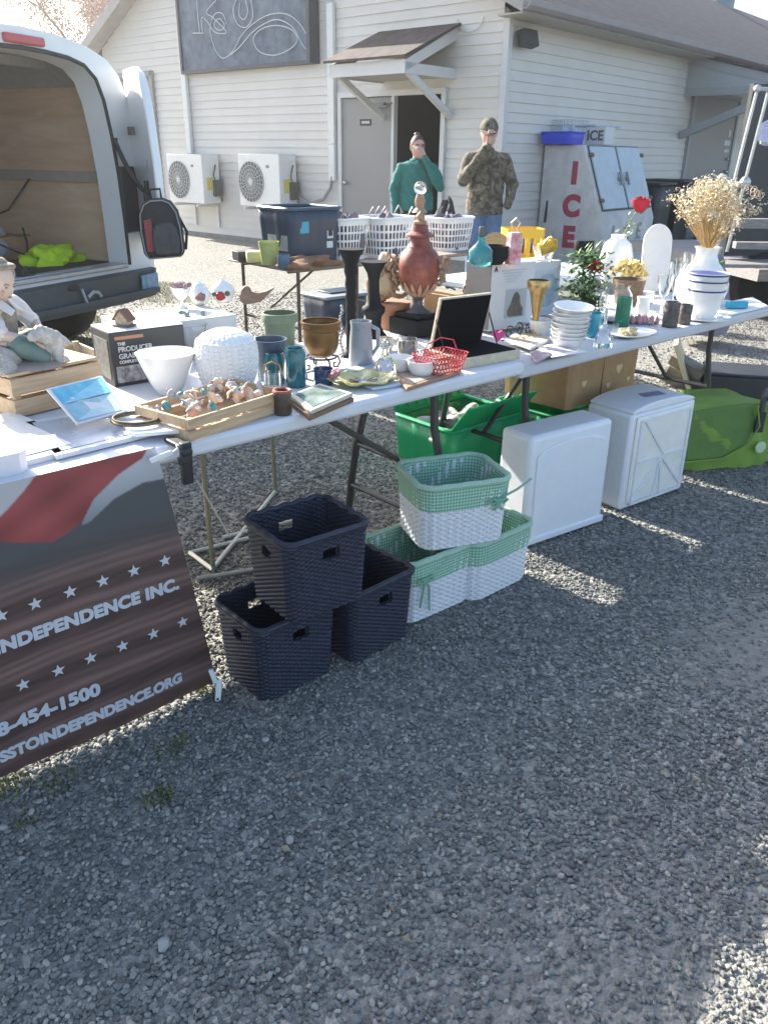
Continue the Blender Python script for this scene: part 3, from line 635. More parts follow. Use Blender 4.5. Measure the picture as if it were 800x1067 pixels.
for y in (.9, 4.6):
    for sgn in (1, -1):
        wl = MB(); wl.lathe([(.18, -.11), (.33, -.11), (.35, -.08), (.35, .08), (.33, .11), (.18, .11)], 28)
        wl.v = [(z + sgn * .84, x + y, y2 + .35) for x, y2, z in wl.v]
        wo = obj('wheel', wl, mat('tyre', (.02, .02, .02), .85, noise=.2), van, smooth=True)
        rm_ = MB(); rm_.lathe([(.05, -.06), (.19, -.08), (.19, .08), (.05, .06)], 20); rm_.v = [(z + sgn * .86, x + y, y2 + .35) for x, y2, z in rm_.v]; obj('rim', rm_, mat('steel_rim', (.4, .4, .4), .4, metal=.8), wo, smooth=True)
# load inside
def VL(x, y, z): return van.matrix_basis @ Vector((x, y, z))
bpy.context.view_layer.update()
def crumple(rx, ry, rz, n=26, amp=.25, seed=0, flat=True):
    r0 = random.Random(seed); mb = MB(); ph = [(r0.uniform(0, 6.3), r0.uniform(0, 6.3), r0.uniform(2, 7), r0.uniform(2, 7)) for _ in range(7)]
    m = n // 2
    for i in range(m + 1):
        p = PI / 2 * (1 - i / m) if flat else PI * i / m
        for k in range(n):
            a = 2 * PI * k / n; d = 1 + amp * sum(math.sin(f * a + p_) * math.sin(g * p + q_) for p_, q_, f, g in [(x[0], x[1], round(x[2]), x[3]) for x in ph]) / 2.6
            d = 1 + (d - 1) * min(1, math.sin(p) * 1.3)
            if flat: mb.v.append( (rx * d * math.sin(p) * math.cos(a), ry * d * math.sin(p) * math.sin(a), max(0, rz * math.cos(p) * d)))
            else: mb.v.append((rx * d * math.sin(p) * math.cos(a), ry * d * math.sin(p) * math.sin(a), -rz * d * math.cos(p)))
    for i in range(m):
        for k in range(n): mb.f.append((i * n + k, i * n + (k + 1) % n, (i + 1) * n + (k + 1) % n, (i + 1) * n + k))
    mb.f.append(tuple(range(n)))
    return mb
hv = obj('safety_vest', crumple(.22, .15, .12, 30, .5, 3), mat('hi_vis_yellow', (.50, .75, .02), .7, noise=.1), smooth=True, loc=VL(.52, .55, .64), rot=(0, 0, 1.2)); tag(hv, 'crumpled neon yellow safety vest on the van load floor', 'safety vest')
sk = obj('plastic_sheeting', crumple(.36, .28, .26, 30, .35, 8), mat('grey_sheeting', (.34, .38, .42), .5, noise=.15, scale=8), smooth=True, loc=VL(.36, 1.3, .64)); tag(sk, 'grey bundled plastic sheeting lying inside the van behind the yellow vest', 'sheeting')
bx = obj('carton', MB().box(0, 0, 0, .3, .25, .16).box(.0, 0, .16, .06, .255, .004), cardboard, loc=VL(.62, 1.05, .64), rot=(0, 0, .5)); tag(bx, 'small brown carton inside the van at the right of the grey sheeting', 'box')
tb = MB().box(0, 0, 0, .5, .8, .42).box(0, 0, .42, .53, .83, .05); tbo = obj('storage_chest', tb, mat('chest_grey', (.27, .25, .22), .6, noise=.1, scale=4), loc=VL(.28, 1.95, .64), rot=(0, 0, R(66)), bevel=.01); tag(tbo, 'tall grey lidded chest deep inside the van', 'chest')
cbm = MB(); cbm.tube([VL(.76, .9, 1.2), VL(.7, 1.1, .98), VL(.5, 1.2, .90), VL(.3, 1.1, .93), VL(.2, .8, .82), VL(.35, .6, .70), VL(.5, .75, .78), VL(.62, .9, .86)], .008, 6); tag(obj('cable', cbm, black_pl, smooth=True), 'thin black cable looping over the load inside the van', 'cable')
bpk = thing('backpack', 'black backpack with red panel hanging from the open van door', 'backpack', (0, 0, 0))
pbp = Vector(atY(173, 268, 5.50)); bpk.location = pbp; bpk.rotation_euler = (0, R(-4), R(12)); bpk.scale = (.80, .80, .84)
bk = MB(); outl = [(.15 * s_ * (1 if z > .06 else .85), z) for s_, z in ()]
prof = [(-.14, 0), (.14, 0), (.165, .05), (.17, .22), (.155, .34), (.11, .41), (.05, .435), (-.05, .435), (-.11, .41), (-.155, .34), (-.17, .22), (-.165, .05)]
bk.prism(prof, .18); obj('main_bag', bk, mat('backpack_black', (.02, .02, .023), .7, noise=.3, scale=30, bump=.2), bpk, bevel=.03)
pk = MB(); pk.prism([(x * .62 + .03, z * .55 + .03) for x, z in prof], .05, Matrix.Translation((0, -.115, 0))); obj('front_pocket', pk, mat('backpack_grey', (.05, .05, .055), .6, noise=.3), bpk, bevel=.015)
rp = MB(); rp.prism([(-.13, .06), (-.055, .06), (-.065, .3), (-.12, .29)], .02, Matrix.Translation((0, -.095, 0))); obj('red_panel', rp, mat('red_mesh', (.28, .05, .06), .7, noise=.3, scale=80), bpk)
zp = MB().tube([(x * .9, -.1, z * .95 + .01) for x, z in prof], .006, 5, closed=True); obj('zip', zp, mat('zip_grey', (.25, .25, .26), .5), bpk)
hl = MB().tube([(-.04, 0, .43), (-.04, .01, .5), (.04, .01, .5), (.04, 0, .43)], .01, 6); obj('grab_loop', hl, mat('backpack_black', (0, 0, 0)), bpk)
st_ = MB().tube([(.15, -.02, .3), (.2, -.02, .18), (.17, -.02, .05)], .012, 6); obj('strap', st_, mat('backpack_black', (0, 0, 0)), bpk)

# ------------------------------------------------------------ people
skin_m = mat('skin', (.52, .30, .22), .5, noise=.06, scale=12, sub=.05)
def head_mesh():
    mb = MB(); n, m = 28, 22
    for i in range(m + 1):
        p = PI * i / m; zz = -math.cos(p)
        for k in range(n):
            a = 2 * PI * k / n; x = math.sin(p) * math.cos(a); y = math.sin(p) * math.sin(a); z = zz
            wx = .075 * (1 - .22 * max(0, -z) ** 1.2); wy = .095; X = x * wx; Y = y * wy; Z = z * .118
            front = max(0, -y)
            if z < -.25: Y -= .006 * front; 
            if front > .5: Y += .010 * math.exp(-((Z - .012) / .018) ** 2) * (1 if abs(x) > .18 else .2)
            mb.v.append((X, Y, Z))
    for i in range(m):
        for k in range(n): mb.f.append((i * n + k, i * n + (k + 1) % n, (i + 1) * n + (k + 1) % n, (i + 1) * n + k))
    mb.add([(0, -.092, .02), (-.016, -.088, -.028), (.016, -.088, -.028), (0, -.118, -.022), (0, -.088, -.035)], [(0, 1, 3), (0, 3, 2), (1, 4, 3), (3, 4, 2), (0, 2, 4, 1)])
    for s in (-1, 1): mb.ball(s * .074, .008, -.005, .008, .018, .03, 10)
    mb.ball(0, -.088, -.058, .024, .008, .009, 10)
    return mb.mesh('head')
def hand_nodes(W, palm_dir, fing_dir, side, curl):
    """palm centre nodes and five finger chains"""
    W = Vector(W); f = Vector(fing_dir).normalized(); pn = Vector(palm_dir).normalized(); s = f.cross(pn).normalized() * side
    ms = [caps({'a': (tuple(W), (.026, .022)), 'b': (tuple(W + f * .045), (.034, .017)), 'c': (tuple(W + f * .085), (.036, .014))}, [('a', 'b'), ('b', 'c')])]
    for k, (off, ln) in enumerate(((-.030, .062), (-.010, .075), (.010, .078), (.030, .070))):
        b0 = W + f * .07 + s * off; b1 = W + f * .095 + s * off * 1.15; b2 = b1 + (f * math.cos(curl) + pn * math.sin(curl)) * ln * .5; b3 = b2 + (f * math.cos(curl * 2) + pn * math.sin(curl * 2)) * ln * .45
        ms.append(caps({'a': (tuple(b0), .010), 'b': (tuple(b1), .0095), 'c': (tuple(b2), .009), 'd': (tuple(b3), .0075)}, [('a', 'b'), ('b', 'c'), ('c', 'd')]))
    t0 = W + f * .02 + s * .018; t1 = W + f * .045 + s * .05 + pn * .01; t2 = t1 + f * .032 + s * .012 + pn * .012
    ms.append(caps({'a': (tuple(t0), .013), 'b': (tuple(t1), .011), 'c': (tuple(t2), .008)}, [('a', 'b'), ('b', 'c')]))
    return ms
def place_head(m, loc, rz, rx):
    m.transform(Matrix.Translation(loc) @ Matrix.Rotation(rz, 4, 'Z') @ Matrix.Rotation(rx, 4, 'X')); return m
# camouflage: blobs of four colours
cm = bpy.data.materials.new('camouflage'); cm.use_nodes = True; n = cm.node_tree.nodes; l = cm.node_tree.links; b = n['Principled BSDF']; b.inputs['Roughness'].default_value = .9
tc = n.new('ShaderNodeTexCoord'); t = n.new('ShaderNodeTexNoise'); t.inputs['Scale'].default_value = 13; t.inputs['Detail'].default_value = 4; t.inputs['Distortion'].default_value = 1.2
r = n.new('ShaderNodeValToRGB'); r.color_ramp.interpolation = 'CONSTANT'; e = r.color_ramp.elements; e[0].color = (.055, .047, .036, 1); e[1].position = .43; e[1].color = (.105, .085, .062, 1)
for p_, c_ in ((.50, (.17, .14, .10, 1)), (.56, (.08, .075, .05, 1)), (.62, (.23, .195, .15, 1))): q = e.new(p_); q.color = c_
l.new(tc.outputs['Object'], t.inputs[0]); l.new(t.outputs['Fac'], r.inputs[0]); l.new(r.outputs[0], b.inputs['Base Color'])
def person(name, label, loc, rz, H, arms, head_rz, head_rx, torso_r, clothes):
    t = thing('person', label, 'person', loc, rz)
    k = H / 1.75
    legs = {'pel': ((0, 0, .93 * k), (.15, .11)), 'hl': ((-.09, 0, .86 * k), .09), 'kl': ((-.10, -.02, .48 * k), .06), 'al': ((-.11, .01, .09 * k), .042), 'tl': ((-.12, -.15, .035), .035),
            'hr': ((.09, 0, .86 * k), .09), 'kr': ((.11, -.01, .48 * k), .06), 'ar': ((.12, .02, .09 * k), .042), 'tr': ((.14, -.14, .035), .035)}
    le = [('pel', 'hl'), ('hl', 'kl'), ('kl', 'al'), ('al', 'tl'), ('pel', 'hr'), ('hr', 'kr'), ('kr', 'ar'), ('ar', 'tr')]
    def up(g, ga, fat=1):
        n_ = dict(pel=((0, 0, .95 * k), (.15 * torso_r + g, .11 * torso_r + g)), waist=((0, 0, 1.10 * k), (.143 * torso_r + g * 1.6, .10 * torso_r + g)), chest=((0, .01, 1.27 * k), (.145 * torso_r + g, .11 * torso_r + g)), yoke=((0, .012, 1.375 * k), (.105 * torso_r + g, .075 + g)), neck=((0, .012, 1.445 * k), (.062 + g * .7, .058 + g * .7)))
        e_ = [('pel', 'waist'), ('waist', 'chest'), ('chest', 'yoke'), ('yoke', 'neck')]
        for s, (el, wr) in zip('LR', arms):
            sx = -1 if s == 'L' else 1; sh = (sx * .165 * torso_r, .01, 1.355 * k)
            n_['s' + s] = (sh, .058 + ga); n_['e' + s] = (el, .045 + ga); n_['w' + s] = (wr, .03 + ga * .7); e_ += [('yoke', 's' + s), ('s' + s, 'e' + s), ('e' + s, 'w' + s)]
        return n_, e_
    un, ue = up(0, 0); un['nk2'] = ((0, -.005, 1.53 * k), .052); ue.append(('neck', 'nk2'))
    alln = dict(un); alln.update({a: b_ for a, b_ in legs.items() if a != 'pel'}); alle = ue + le
    hz = 1.615 * k
    ms = [caps(alln, alle), place_head((lambda m_: (m_.transform(Matrix.Scale(1.06, 4)), m_)[1])(head_mesh()), (0, -.02, hz), head_rz, head_rx)]
    for hn in clothes['hands']: ms += hand_nodes(*hn)
    body = fuse(ms, .0065, 5); bo = obj('body', body, skin_m, t)
    un2, ue2 = up(.022, .018)
    un2['pel'] = ((0, 0, clothes['hem'] * k), (.165 * torso_r + .02, .12 * torso_r + .025)); un2['chest'] = (un2['chest'][0], un2['chest'][1])
    top = fuse([caps(un2, ue2)], .009, 8)
    # fold relief on cloth
    for v in top.vertices:
        z = v.co.z; v.co += v.normal * (.010 * math.sin(z * 31 + v.co.x * 17 + 2 * math.sin(v.co.x * 9)) * math.sin(v.co.x * 25 + z * 9) + .0025 * math.sin(z * 70 + v.co.x * 44 + 3 * math.sin(z * 13)))
    hz0 = clothes['hem'] * k - .02
    for v in top.vertices:
        if abs(v.co.x) < .225 and v.co.z < hz0: v.co.z = hz0 - (hz0 - v.co.z) * .08
    obj(clothes['top'][0], top, clothes['top'][1], t)
    lg = {a: (b_[0], (b_[1] if isinstance(b_[1], float) else b_[1][0]) + .016) for a, b_ in legs.items()}; lg['pel'] = ((0, 0, .95 * k), (.155 * torso_r, .115 * torso_r))
    for a in ('tl', 'tr'): lg.pop(a)
    tr_ = fuse([caps(lg, [e_ for e_ in le if 't' not in e_[1]])], .009, 2); obj('trousers', tr_, clothes['legs'], t)
    for s in (-1, 1):
        sb = MB().ball(s * .13 - (.005 if s < 0 else -.005), -.06, .05, .05, .14, .055, 14); sb.v = [(x, y, max(z, 0.0)) for x, y, z in sb.v]; obj('shoe', sb, black_pl, t, smooth=True)
    Mh = Matrix.Translation((0, -.02, hz)) @ Matrix.Rotation(head_rz, 4, 'Z') @ Matrix.Rotation(head_rx, 4, 'X') @ Matrix.Scale(1.075, 4)
    return t, Mh, k
def xf(mb, M): mb.v = [tuple(M @ Vector(p)) for p in mb.v]; return mb
eye_m = mat('eye_dark', (.04, .03, .03), .3); lip_m = mat('lip', (.35, .12, .10), .5)
def face(t, Mh):
    for s in (-1, 1):
        e = xf(MB().ball(s * .03, -.084, .010, .011, .006, .007, 10), Mh); obj('eye', e, eye_m, t, smooth=True)
        e = xf(MB().tube([(s * .016, -.092, .030), (s * .032, -.090, .035), (s * .048, -.082, .030)], .004, 5), Mh); obj('eyebrow', e, mat('brow', (.07, .045, .03), .8), t)
    obj('mouth', xf(MB().ball(0, -.094, -.056, .022, .005, .005, 10), Mh), lip_m, t, smooth=True)
# woman in the teal sweater
W0 = Vector((.345, 10.35, 0)); kk = 1.62 / 1.75
wo, Mh, k = person('person', 'person in a loose teal sweater and glasses, hand to the mouth, by the dark doorway', (W0.x, W0.y, 0), R(0), 1.60,
    [((-.27, .02, 1.08 * kk), (-.25, -.06, .82 * kk)), ((.27, -.10, 1.14 * kk), (.085, -.17, 1.46 * kk))], R(14), R(4), 1.12,
    dict(hem=.88, top=('sweater', mat('teal_knit', (.02, .15, .13), .85, noise=.15, scale=30, bump=.25, bscale=140)), legs=mat('dark_trousers', (.02, .02, .025), .8),
         hands=[((.085, -.17, 1.46 * kk), (-.6, .6, .2), (-.45, -.05, .85), 1, .7), ((-.25, -.06, .82 * kk), (.9, 0, 0), (.05, -.15, -1), 1, .3)]))
face(wo, Mh)
hr = MB(); hr.ball(0, .014, .02, .082, .098, .112, 22); hr.v = [(x, y, z) for x, y, z in hr.v]
hm = hr; hm = xf(MB(), Mh)
hb = MB(); n_ = 24
for i in range(13):
    p = PI * .62 * i / 12
    for q in range(n_):
        a = 2 * PI * q / n_; cut = 1.0
        fr_ = max(0, -math.sin(a)); lim = PI * (.62 - .34 * fr_ ** .8); pp = p / (PI * .62) * lim
        hb.v.append((.082 * math.sin(pp) * math.cos(a), .012 + .102 * math.sin(pp) * math.sin(a), .005 + .122 * math.cos(pp)))
for i in range(12):
    for q in range(n_): hb.f.append((i * n_ + q, i * n_ + (q + 1) % n_, (i + 1) * n_ + (q + 1) % n_, (i + 1) * n_ + q))
hb.ball(0, .045, .122, .034, .036, .026, 14, .08)
obj('hair', xf(hb, Mh), mat('dark_hair', (.03, .016, .012), .6, noise=.4, scale=60, bump=.3, bscale=120), wo, smooth=True)
gl_ = MB()
for s in (-1, 1): gl_.tube([(s * .031 + .022 * math.cos(a), -.100, .010 + .017 * math.sin(a)) for a in np.linspace(0, 2 * PI, 15)[:-1]], .0025, 5, closed=True); gl_.tube([(s * .053, -.1, .012), (s * .078, .0, .012)], .0025, 5)
gl_.tube([(-.01, -.102, .013), (.01, -.102, .013)], .0025, 5); obj('glasses', xf(gl_, Mh), black_pl, wo)
cl_ = MB().tube([(.075 * math.cos(a), .012 + .07 * math.sin(a) - .0, 1.462 * k * (1) + .008 * math.sin(a)) for a in np.linspace(0, 2 * PI, 21)[:-1]], .015, 8, closed=True)
obj('collar', cl_, mat('teal_knit', (0, 0, 0)), wo, smooth=True)
# man in the camouflage jacket
mo, Mh, k = person('person', 'person in a camouflage jacket, cap and blue jeans covering the face with one hand', (1.02, 9.0, 0), R(0), 1.74,
    [((-.25, -.10, 1.16), (-.03, -.20, 1.47)), ((.285, .01, 1.12), (.235, -.08, .93))], R(-4), R(12), 1.08,
    dict(hem=.86, top=('jacket', cm), legs=mat('blue_denim', (.09, .16, .28), .85, noise=.25, scale=14, bump=.2, bscale=200),
         hands=[((-.03, -.20, 1.48), (.0, .7, .1), (.35, .12, 1), -1, .35)]))
face(mo, Mh)
cp = MB(); n_ = 26
for i in range(10):
    p = PI * .5 * i / 9
    for q in range(n_):
        a = 2 * PI * q / n_; cp.v.append((.086 * math.sin(p) * math.cos(a), .004 + .104 * math.sin(p) * math.sin(a), .035 + .098 * math.cos(p)))
for i in range(9):
    for q in range(n_): cp.f.append((i * n_ + q, i * n_ + (q + 1) % n_, (i + 1) * n_ + (q + 1) % n_, (i + 1) * n_ + q))
cpo = obj('cap', xf(cp, Mh), cm, mo, smooth=True, solid=.004)
br_ = MB(); aa = np.linspace(PI * 1.14, PI * 1.86, 12)
br_.v = [(.086 * math.cos(a), .004 + .104 * math.sin(a), .036) for a in aa] + [(.088 * math.cos(a), -.01 + .175 * math.sin(a), .036 - .018 * abs(math.sin(a))) for a in aa]; br_.f = [(i, i + 1, i + 13, i + 12) for i in range(11)]
obj('cap_brim', xf(br_, Mh), cm, cpo, solid=.005)
hr2 = MB().ball(0, .03, -.01, .079, .078, .06, 16, .03); obj('hair', xf(hr2, Mh), mat('brown_hair', (.08, .055, .04), .7), mo, smooth=True)
zi = MB().tube([(.02, -.150, 1.42), (.035, -.165, 1.25), (.03, -.165, 1.1), (.03, -.168, .93)], .006, 5); obj('zip', zi, mat('zip_dark', (.05, .04, .03), .5), mo)
pt = MB().box(.085, -.135, 1.20, .07, .02, .05, rx=R(6)); obj('chest_pocket', pt, cm, mo, bevel=.006)

# ------------------------------------------------------------ ice freezer, bins, trailer
fz = thing('ice_freezer', 'old white slant-front ice freezer lettered in red beside the wall', 'freezer', WB(1.0, -.04, 0), RB)
fm = mat('freezer_white', (.62, .61, .60), .5, col2=(.44, .43, .41), scale=5, bump=.08)
fb = MB(); side = [(0, 0), (.98, 0), (.98, .60), (.60, 1.54), (0, 1.54)]; Lf = 1.62
fb.add([(0, -d, z) for d, z in side] + [(Lf, -d, z) for d, z in side], [(0, 1, 2, 3, 4), (9, 8, 7, 6, 5)] + [(i, i + 5, (i + 1) % 5 + 5, (i + 1) % 5) for i in range(5)])
obj('cabinet', fb, fm, fz, bevel=.02)
sl_v = Vector((0, -(.98 - .60), .60 - 1.54)).normalized(); nrm = Vector((0, sl_v.z, -sl_v.y)); nrm = nrm if nrm.y < 0 else -nrm
top_p = Vector((0, -.60, 1.54)); SLn = ((.98 - .6) ** 2 + .94 ** 2) ** .5
def slab(x0, x1, a, b_, t0, t1, mb=None):
    mb = mb or MB(); P_ = lambda x, s, t: top_p + Vector((x, 0, 0)) + sl_v * s + nrm * t
    return mb.add([P_(x0, a, t0), P_(x1, a, t0), P_(x1, b_, t0), P_(x0, b_, t0), P_(x0, a, t1), P_(x1, a, t1), P_(x1, b_, t1), P_(x0, b_, t1)], [(3, 2, 1, 0), (4, 5, 6, 7), (0, 1, 5, 4), (1, 2, 6, 5), (2, 3, 7, 6), (3, 0, 4, 7)])
for x0 in (.08, .84):
    d_ = obj('door', slab(x0, x0 + .70, .03, .86, .0, .035), mat('freezer_blue_door', (.47, .53, .56), .45, noise=.1, scale=5, bump=.08), fz, bevel=.008)
    obj('door_gasket', slab(x0 - .018, x0 + .718, .012, .878, .002, .012), mat('gasket_dark', (.06, .07, .07), .7, noise=.3, scale=20), d_)
    for hs_ in (.12, .72): obj('hinge', slab(x0 + (-.05 if x0 < .5 else .68), x0 + (.03 if x0 < .5 else .76), hs_, hs_ + .05, .03, .05), mat('rusty_hinge', (.16, .09, .06), .7, noise=.4, scale=60), d_)
    hx = x0 + (.62 if x0 < .5 else .08); hh = slab(hx - .05, hx + .05, .45, .49, .035, .06); hh = slab(hx - .012, hx + .012, .38, .56, .05, .075, hh); obj('handle', hh, mat('old_chrome', (.3, .3, .3), .35, metal=.8), d_)
red_m = mat('freezer_red_letter', (.33, .035, .06), .6, noise=.12, scale=12)
for ch_, z, y in (('I', 1.18, -.50), ('C', .77, -.50), ('E', .37, -.50)):
    text('letter', ch_, .36, red_m, fz, (-.004, y, z), (PI / 2, 0, -PI / 2), .002, .022)
gl2 = mat('faded_letter', (.30, .27, .28), .7)
for ch_, x in (('I', .35), ('C', .75), ('E', 1.15)): text('letter', ch_, .30, gl2, fz, (x, -.984, .42), (PI / 2, 0, 0), .002, .008)
lv = MB().box(-.02, -.12, .55, .02, .03, .45, ry=R(6)); obj('side_latch', lv, black_pl, fz)
tt = thing('storage_bin', 'bright blue open bin standing on the ice freezer top', 'bin', WB(1.02, -.30, 1.545), RB)
obj('tub', shell(.36, .42, .14, .03, 40, 2, .1), mat('blue_bin', (.01, .04, .50), .4), tt, smooth=True, solid=.006)
obj('rim', ring(.36, .42, .03, 40, .14, .01, 1.1), mat('blue_bin', (0, 0, 0)), tt, smooth=True)
cr_ = thing('wire_crate', 'pale wire crate holding blue bags behind the blue bin', 'crate', WB(1.35, -.2, 1.545), RB)
wm = MB()
for z in (0, .08, .16, .24, .30): wm.tube([(p[0], p[1], z) for p in rrect(.42, .34, .03, 24)], .004, 4, closed=True)
for p in rrect(.42, .34, .03, 24): wm.tube([(p[0], p[1], 0), (p[0], p[1], .3)], .004, 4)
obj('wire', wm, mat('pale_wire', (.45, .50, .55), .5), cr_)
tag(obj('plastic_bag', crumple(.16, .13, .22, 24, .35, 21), mat('blue_white_bag', (.25, .35, .55), .4, col2=(.7, .72, .75), scale=14), smooth=True, loc=WB(1.35, -.2, 1.55)), 'crumpled blue and white plastic bag inside the wire crate', 'bag')
ib = thing('ice_sign_box', 'small white box sign lettered in dark on the ice freezer', 'sign', WB(1.66, -.50, 1.545), RB)
obj('box', MB().box(0, 0, 0, .26, .30, .22), mat('sign_box_white', (.6, .6, .6), .5, noise=.05), ib, bevel=.006)
text('lettering', 'ICE', .17, mat('sign_ink', (.12, .12, .14), .7), ib, (-.133, -.0, .11), (PI / 2, 0, -PI / 2), .001, .006)
tag(obj('tray_lid', MB().box(0, 0, 0, .75, .34, .03), mat('pale_tray', (.42, .48, .54), .5, noise=.08), bevel=.008, loc=WB(1.95, -.3, 1.77), rot=(0, 0, RB)), 'flat pale blue-grey tray lid lying over the small box sign', 'lid')
def bin_(x, y, lb, h=1.0):
    t = thing('wheeled_bin', lb, 'bin', WB(x, y, 0), RB, 'black wheeled bins by the side door')
    obj('bin_body', shell(.52, .58, h, .06, 44, 3, .12, disp=lambda i, j: .006 if i % 6 == 0 else 0), black_pl, t, smooth=True, solid=.008)
    obj('lid', MB().box(0, 0, h, .64, .70, .05), black_pl, t, bevel=.02)
    for s in (-1, 1):
        wl = MB(); wl.lathe([(.02, -.03), (.1, -.03), (.1, .03), (.02, .03)], 16); wl.v = [(z + s * .27, x_ + .26, y_ + .1) for x_, y_, z in wl.v]; obj('wheel', wl, black_pl, t)
bin_(3.3, -.55, 'black wheeled bin right beside the blue freezer doors', 1.0); bin_(4.15, -.55, 'black wheeled bin farther from the ice freezer, in front of the grey door', 1.03)
bx2 = obj('planter_box', MB().box(0, 0, 0, 1.5, .6, .75).box(0, 0, .75, 1.56, .66, .05), mat('charcoal_box', (.025, .03, .035), .7, noise=.3), loc=WB(5.6, -1.1, 0), rot=(0, 0, RB), bevel=.01); tag(bx2, 'low charcoal storage box along the wall below the grey side door', 'box')
bx3 = obj('equipment_box', MB().box(0, 0, 0, 1.3, .6, 1.05).box(0, 0, 1.05, 1.34, .64, .04), mat('charcoal_box', (0, 0, 0)), loc=WB(9.2, -.5, 0), rot=(0, 0, RB), bevel=.01); tag(bx3, 'tall dark box against the wall right of the grey side door', 'box')

tr_t = thing('utility_trailer', 'weathered trailer with aluminium uprights, grey slats and dark panel at right edge', 'trailer', (2.72, 7.0, 0), R(10))
al = mat('aluminium', (.50, .50, .49), .35, metal=.7, noise=.12, scale=20); gw = wood('grey_slats', (.16, .15, .145), (.30, .28, .27), 6)
def TL(px, py, Y=7.0): return tr_t.matrix_basis.inverted() @ atY(px, py, Y)
bpy.context.view_layer.update()
for a_, b_, r_ in (((789, 92), (737, 298), .013), ((800, 96), (757, 262), .013)):
    obj('upright', MB().tube([TL(*a_), TL(*b_)], r_, 8), al, tr_t, smooth=True)
obj('top_bar', MB().tube([TL(789, 92), TL(860, 97)], .015, 8).ball(*TL(789, 92), .03), al, tr_t, smooth=True)
obj('cross_rail', MB().tube([TL(792, 148), TL(880, 152)], .014, 8), al, tr_t, smooth=True)
obj('joint_bracket', MB().ball(*TL(776, 190), .05, .04, .05, 8), al, tr_t)
for (py, hh, x0) in ((228, .075, 770), (251, .055, 766), (272, .03, 748)):
    a = TL(x0, py); b_ = TL(900, py + 10); m_ = (a + b_) / 2; ln = (b_ - a).length
    s_ = MB(); s_.box(0, 0, -hh / 2, ln, .10, hh); xf(s_, Matrix.Translation(m_) @ Matrix.Rotation(math.atan2((b_ - a).y, (b_ - a).x), 4, 'Z')); obj('slat', s_, gw, tr_t, bevel=.006)
dk = MB(); q = TL(765, 290, 7.6); dk.box(q.x + 1.05, q.y + .35, .55, 2.0, .06, 1.45); obj('dark_panel', dk, mat('dark_blue_panel', (.02, .025, .035), .35, noise=.2), tr_t)
dk2 = MB(); q = TL(800, 280, 7.3); dk2.box(q.x + 1.0, q.y + 1.2, .42, 2.3, 2.6, .10); obj('deck', dk2, gw, tr_t)
stk = MB().ball(*TL(800, 138, 7.45), .10, .008, .10, 18); obj('round_sticker', stk, mat('lilac_sticker', (.35, .32, .62), .5, col2=(.6, .58, .75), scale=30), tr_t)
for x in (.5, 1.6):
    wl = MB(); wl.lathe([(.1, -.09), (.28, -.1), (.3, 0), (.28, .1), (.1, .09)], 24); wl.v = [(x_ + x + .6, z + .9, y_ + .3) for x_, y_, z in wl.v]; wo2 = obj('wheel', wl, mat('tyre', (0, 0, 0)), tr_t, smooth=True)
tarp = obj('folded_tarp', crumple(.20, .22, .62, 28, .22, 5), mat('mauve_tarp', (.20, .18, .21), .7, noise=.25, scale=8), smooth=True, loc=atY(735, 300, 6.6) * 1.0); tarp.location.z = .1; tag(tarp, 'drooping mauve-grey tarp heaped behind the dried bouquet', 'tarp')
# ------------------------------------------------------------ tables
TA = R(42); A0 = Vector((.49, 2.76, .74)); DV = Vector((math.cos(TA), math.sin(TA), 0)); NV = Vector((-DV.y, DV.x, 0))
def TP(u, n, z=.74): return Vector((A0.x, A0.y, 0)) + DV * u + NV * n + Vector((0, 0, z))
tab_w = mat('table_top_white', (.66, .67, .70), .45, noise=.05, scale=5, bump=.04, bscale=300)
tab_g = mat('table_top_grey', (.52, .53, .56), .5, noise=.05, scale=5, bump=.04, bscale=300)
leg_b = mat('charcoal_leg', (.03, .032, .035), .4, noise=.2)
def ftable(name, label, u0, u1, n0, dep, top, h=.74, th_=.045, legs=True, base=None, legm=None, group='folding sale tables'):
    o_ = (base or (lambda u, n: TP(u, n, 0)))(u0, n0); t = thing(name, label, 'table', o_, TA, group); L_ = u1 - u0; legm = legm or leg_b
    obj('table_top', MB().box(L_ / 2, dep / 2, h - th_, L_, dep, th_), top, t, bevel=.012)
    sk = MB()
    for y in (.14, dep - .10): sk.box(L_ / 2, y, h - th_ - .022, L_ - .12, .02, .022)
    obj('under_rail', sk, legm, t)
    if legs:
        for x, s in ((.26, 1), (L_ - .26, -1)):
            for y in (.09, dep - .09):
                my = dep / 2; sg_ = 1 if y < my else -1
                pts = [(x, y + sg_ * .09, h - th_), (x, y + sg_ * .085, h - .22), (x + .0 * s, y + sg_ * .05, h - .42), (x, y, h - .56), (x, y - sg_ * .02, .0)]
                obj('leg', MB().tube(pts, .014, 8), legm, t, smooth=True)
            obj('leg_crossbar', MB().tube([(x, .14, h - .40), (x, dep - .14, h - .40)], .011, 8).tube([(x, .09, .18), (x, dep - .09, .18)], .011, 8), legm, t, smooth=True)
            obj('folding_brace', MB().tube([(x, dep / 2, h - .40), (x + s * .38, dep / 2, h - th_ - .01)], .010, 8), legm, t, smooth=True)
    return t
t1 = ftable('folding_table', 'white folding table hung with the banner at its left', -2.44, 0, 0, .76, tab_w, legs=False)
for x, y in ((2.19, .1), (2.19, .66)):
    my = .38; sg_ = 1 if y < my else -1
    obj('leg', MB().tube([(x, y + sg_ * .1, .70), (x, y + sg_ * .09, .5), (x, y + sg_ * .03, .30), (x + .0, y, .15), (x, y - .02 * sg_, 0)], .015, 8), leg_b, t1, smooth=True)
obj('leg_crossbar', MB().tube([(2.19, .15, .33), (2.19, .61, .33)], .012, 8), leg_b, t1, smooth=True)
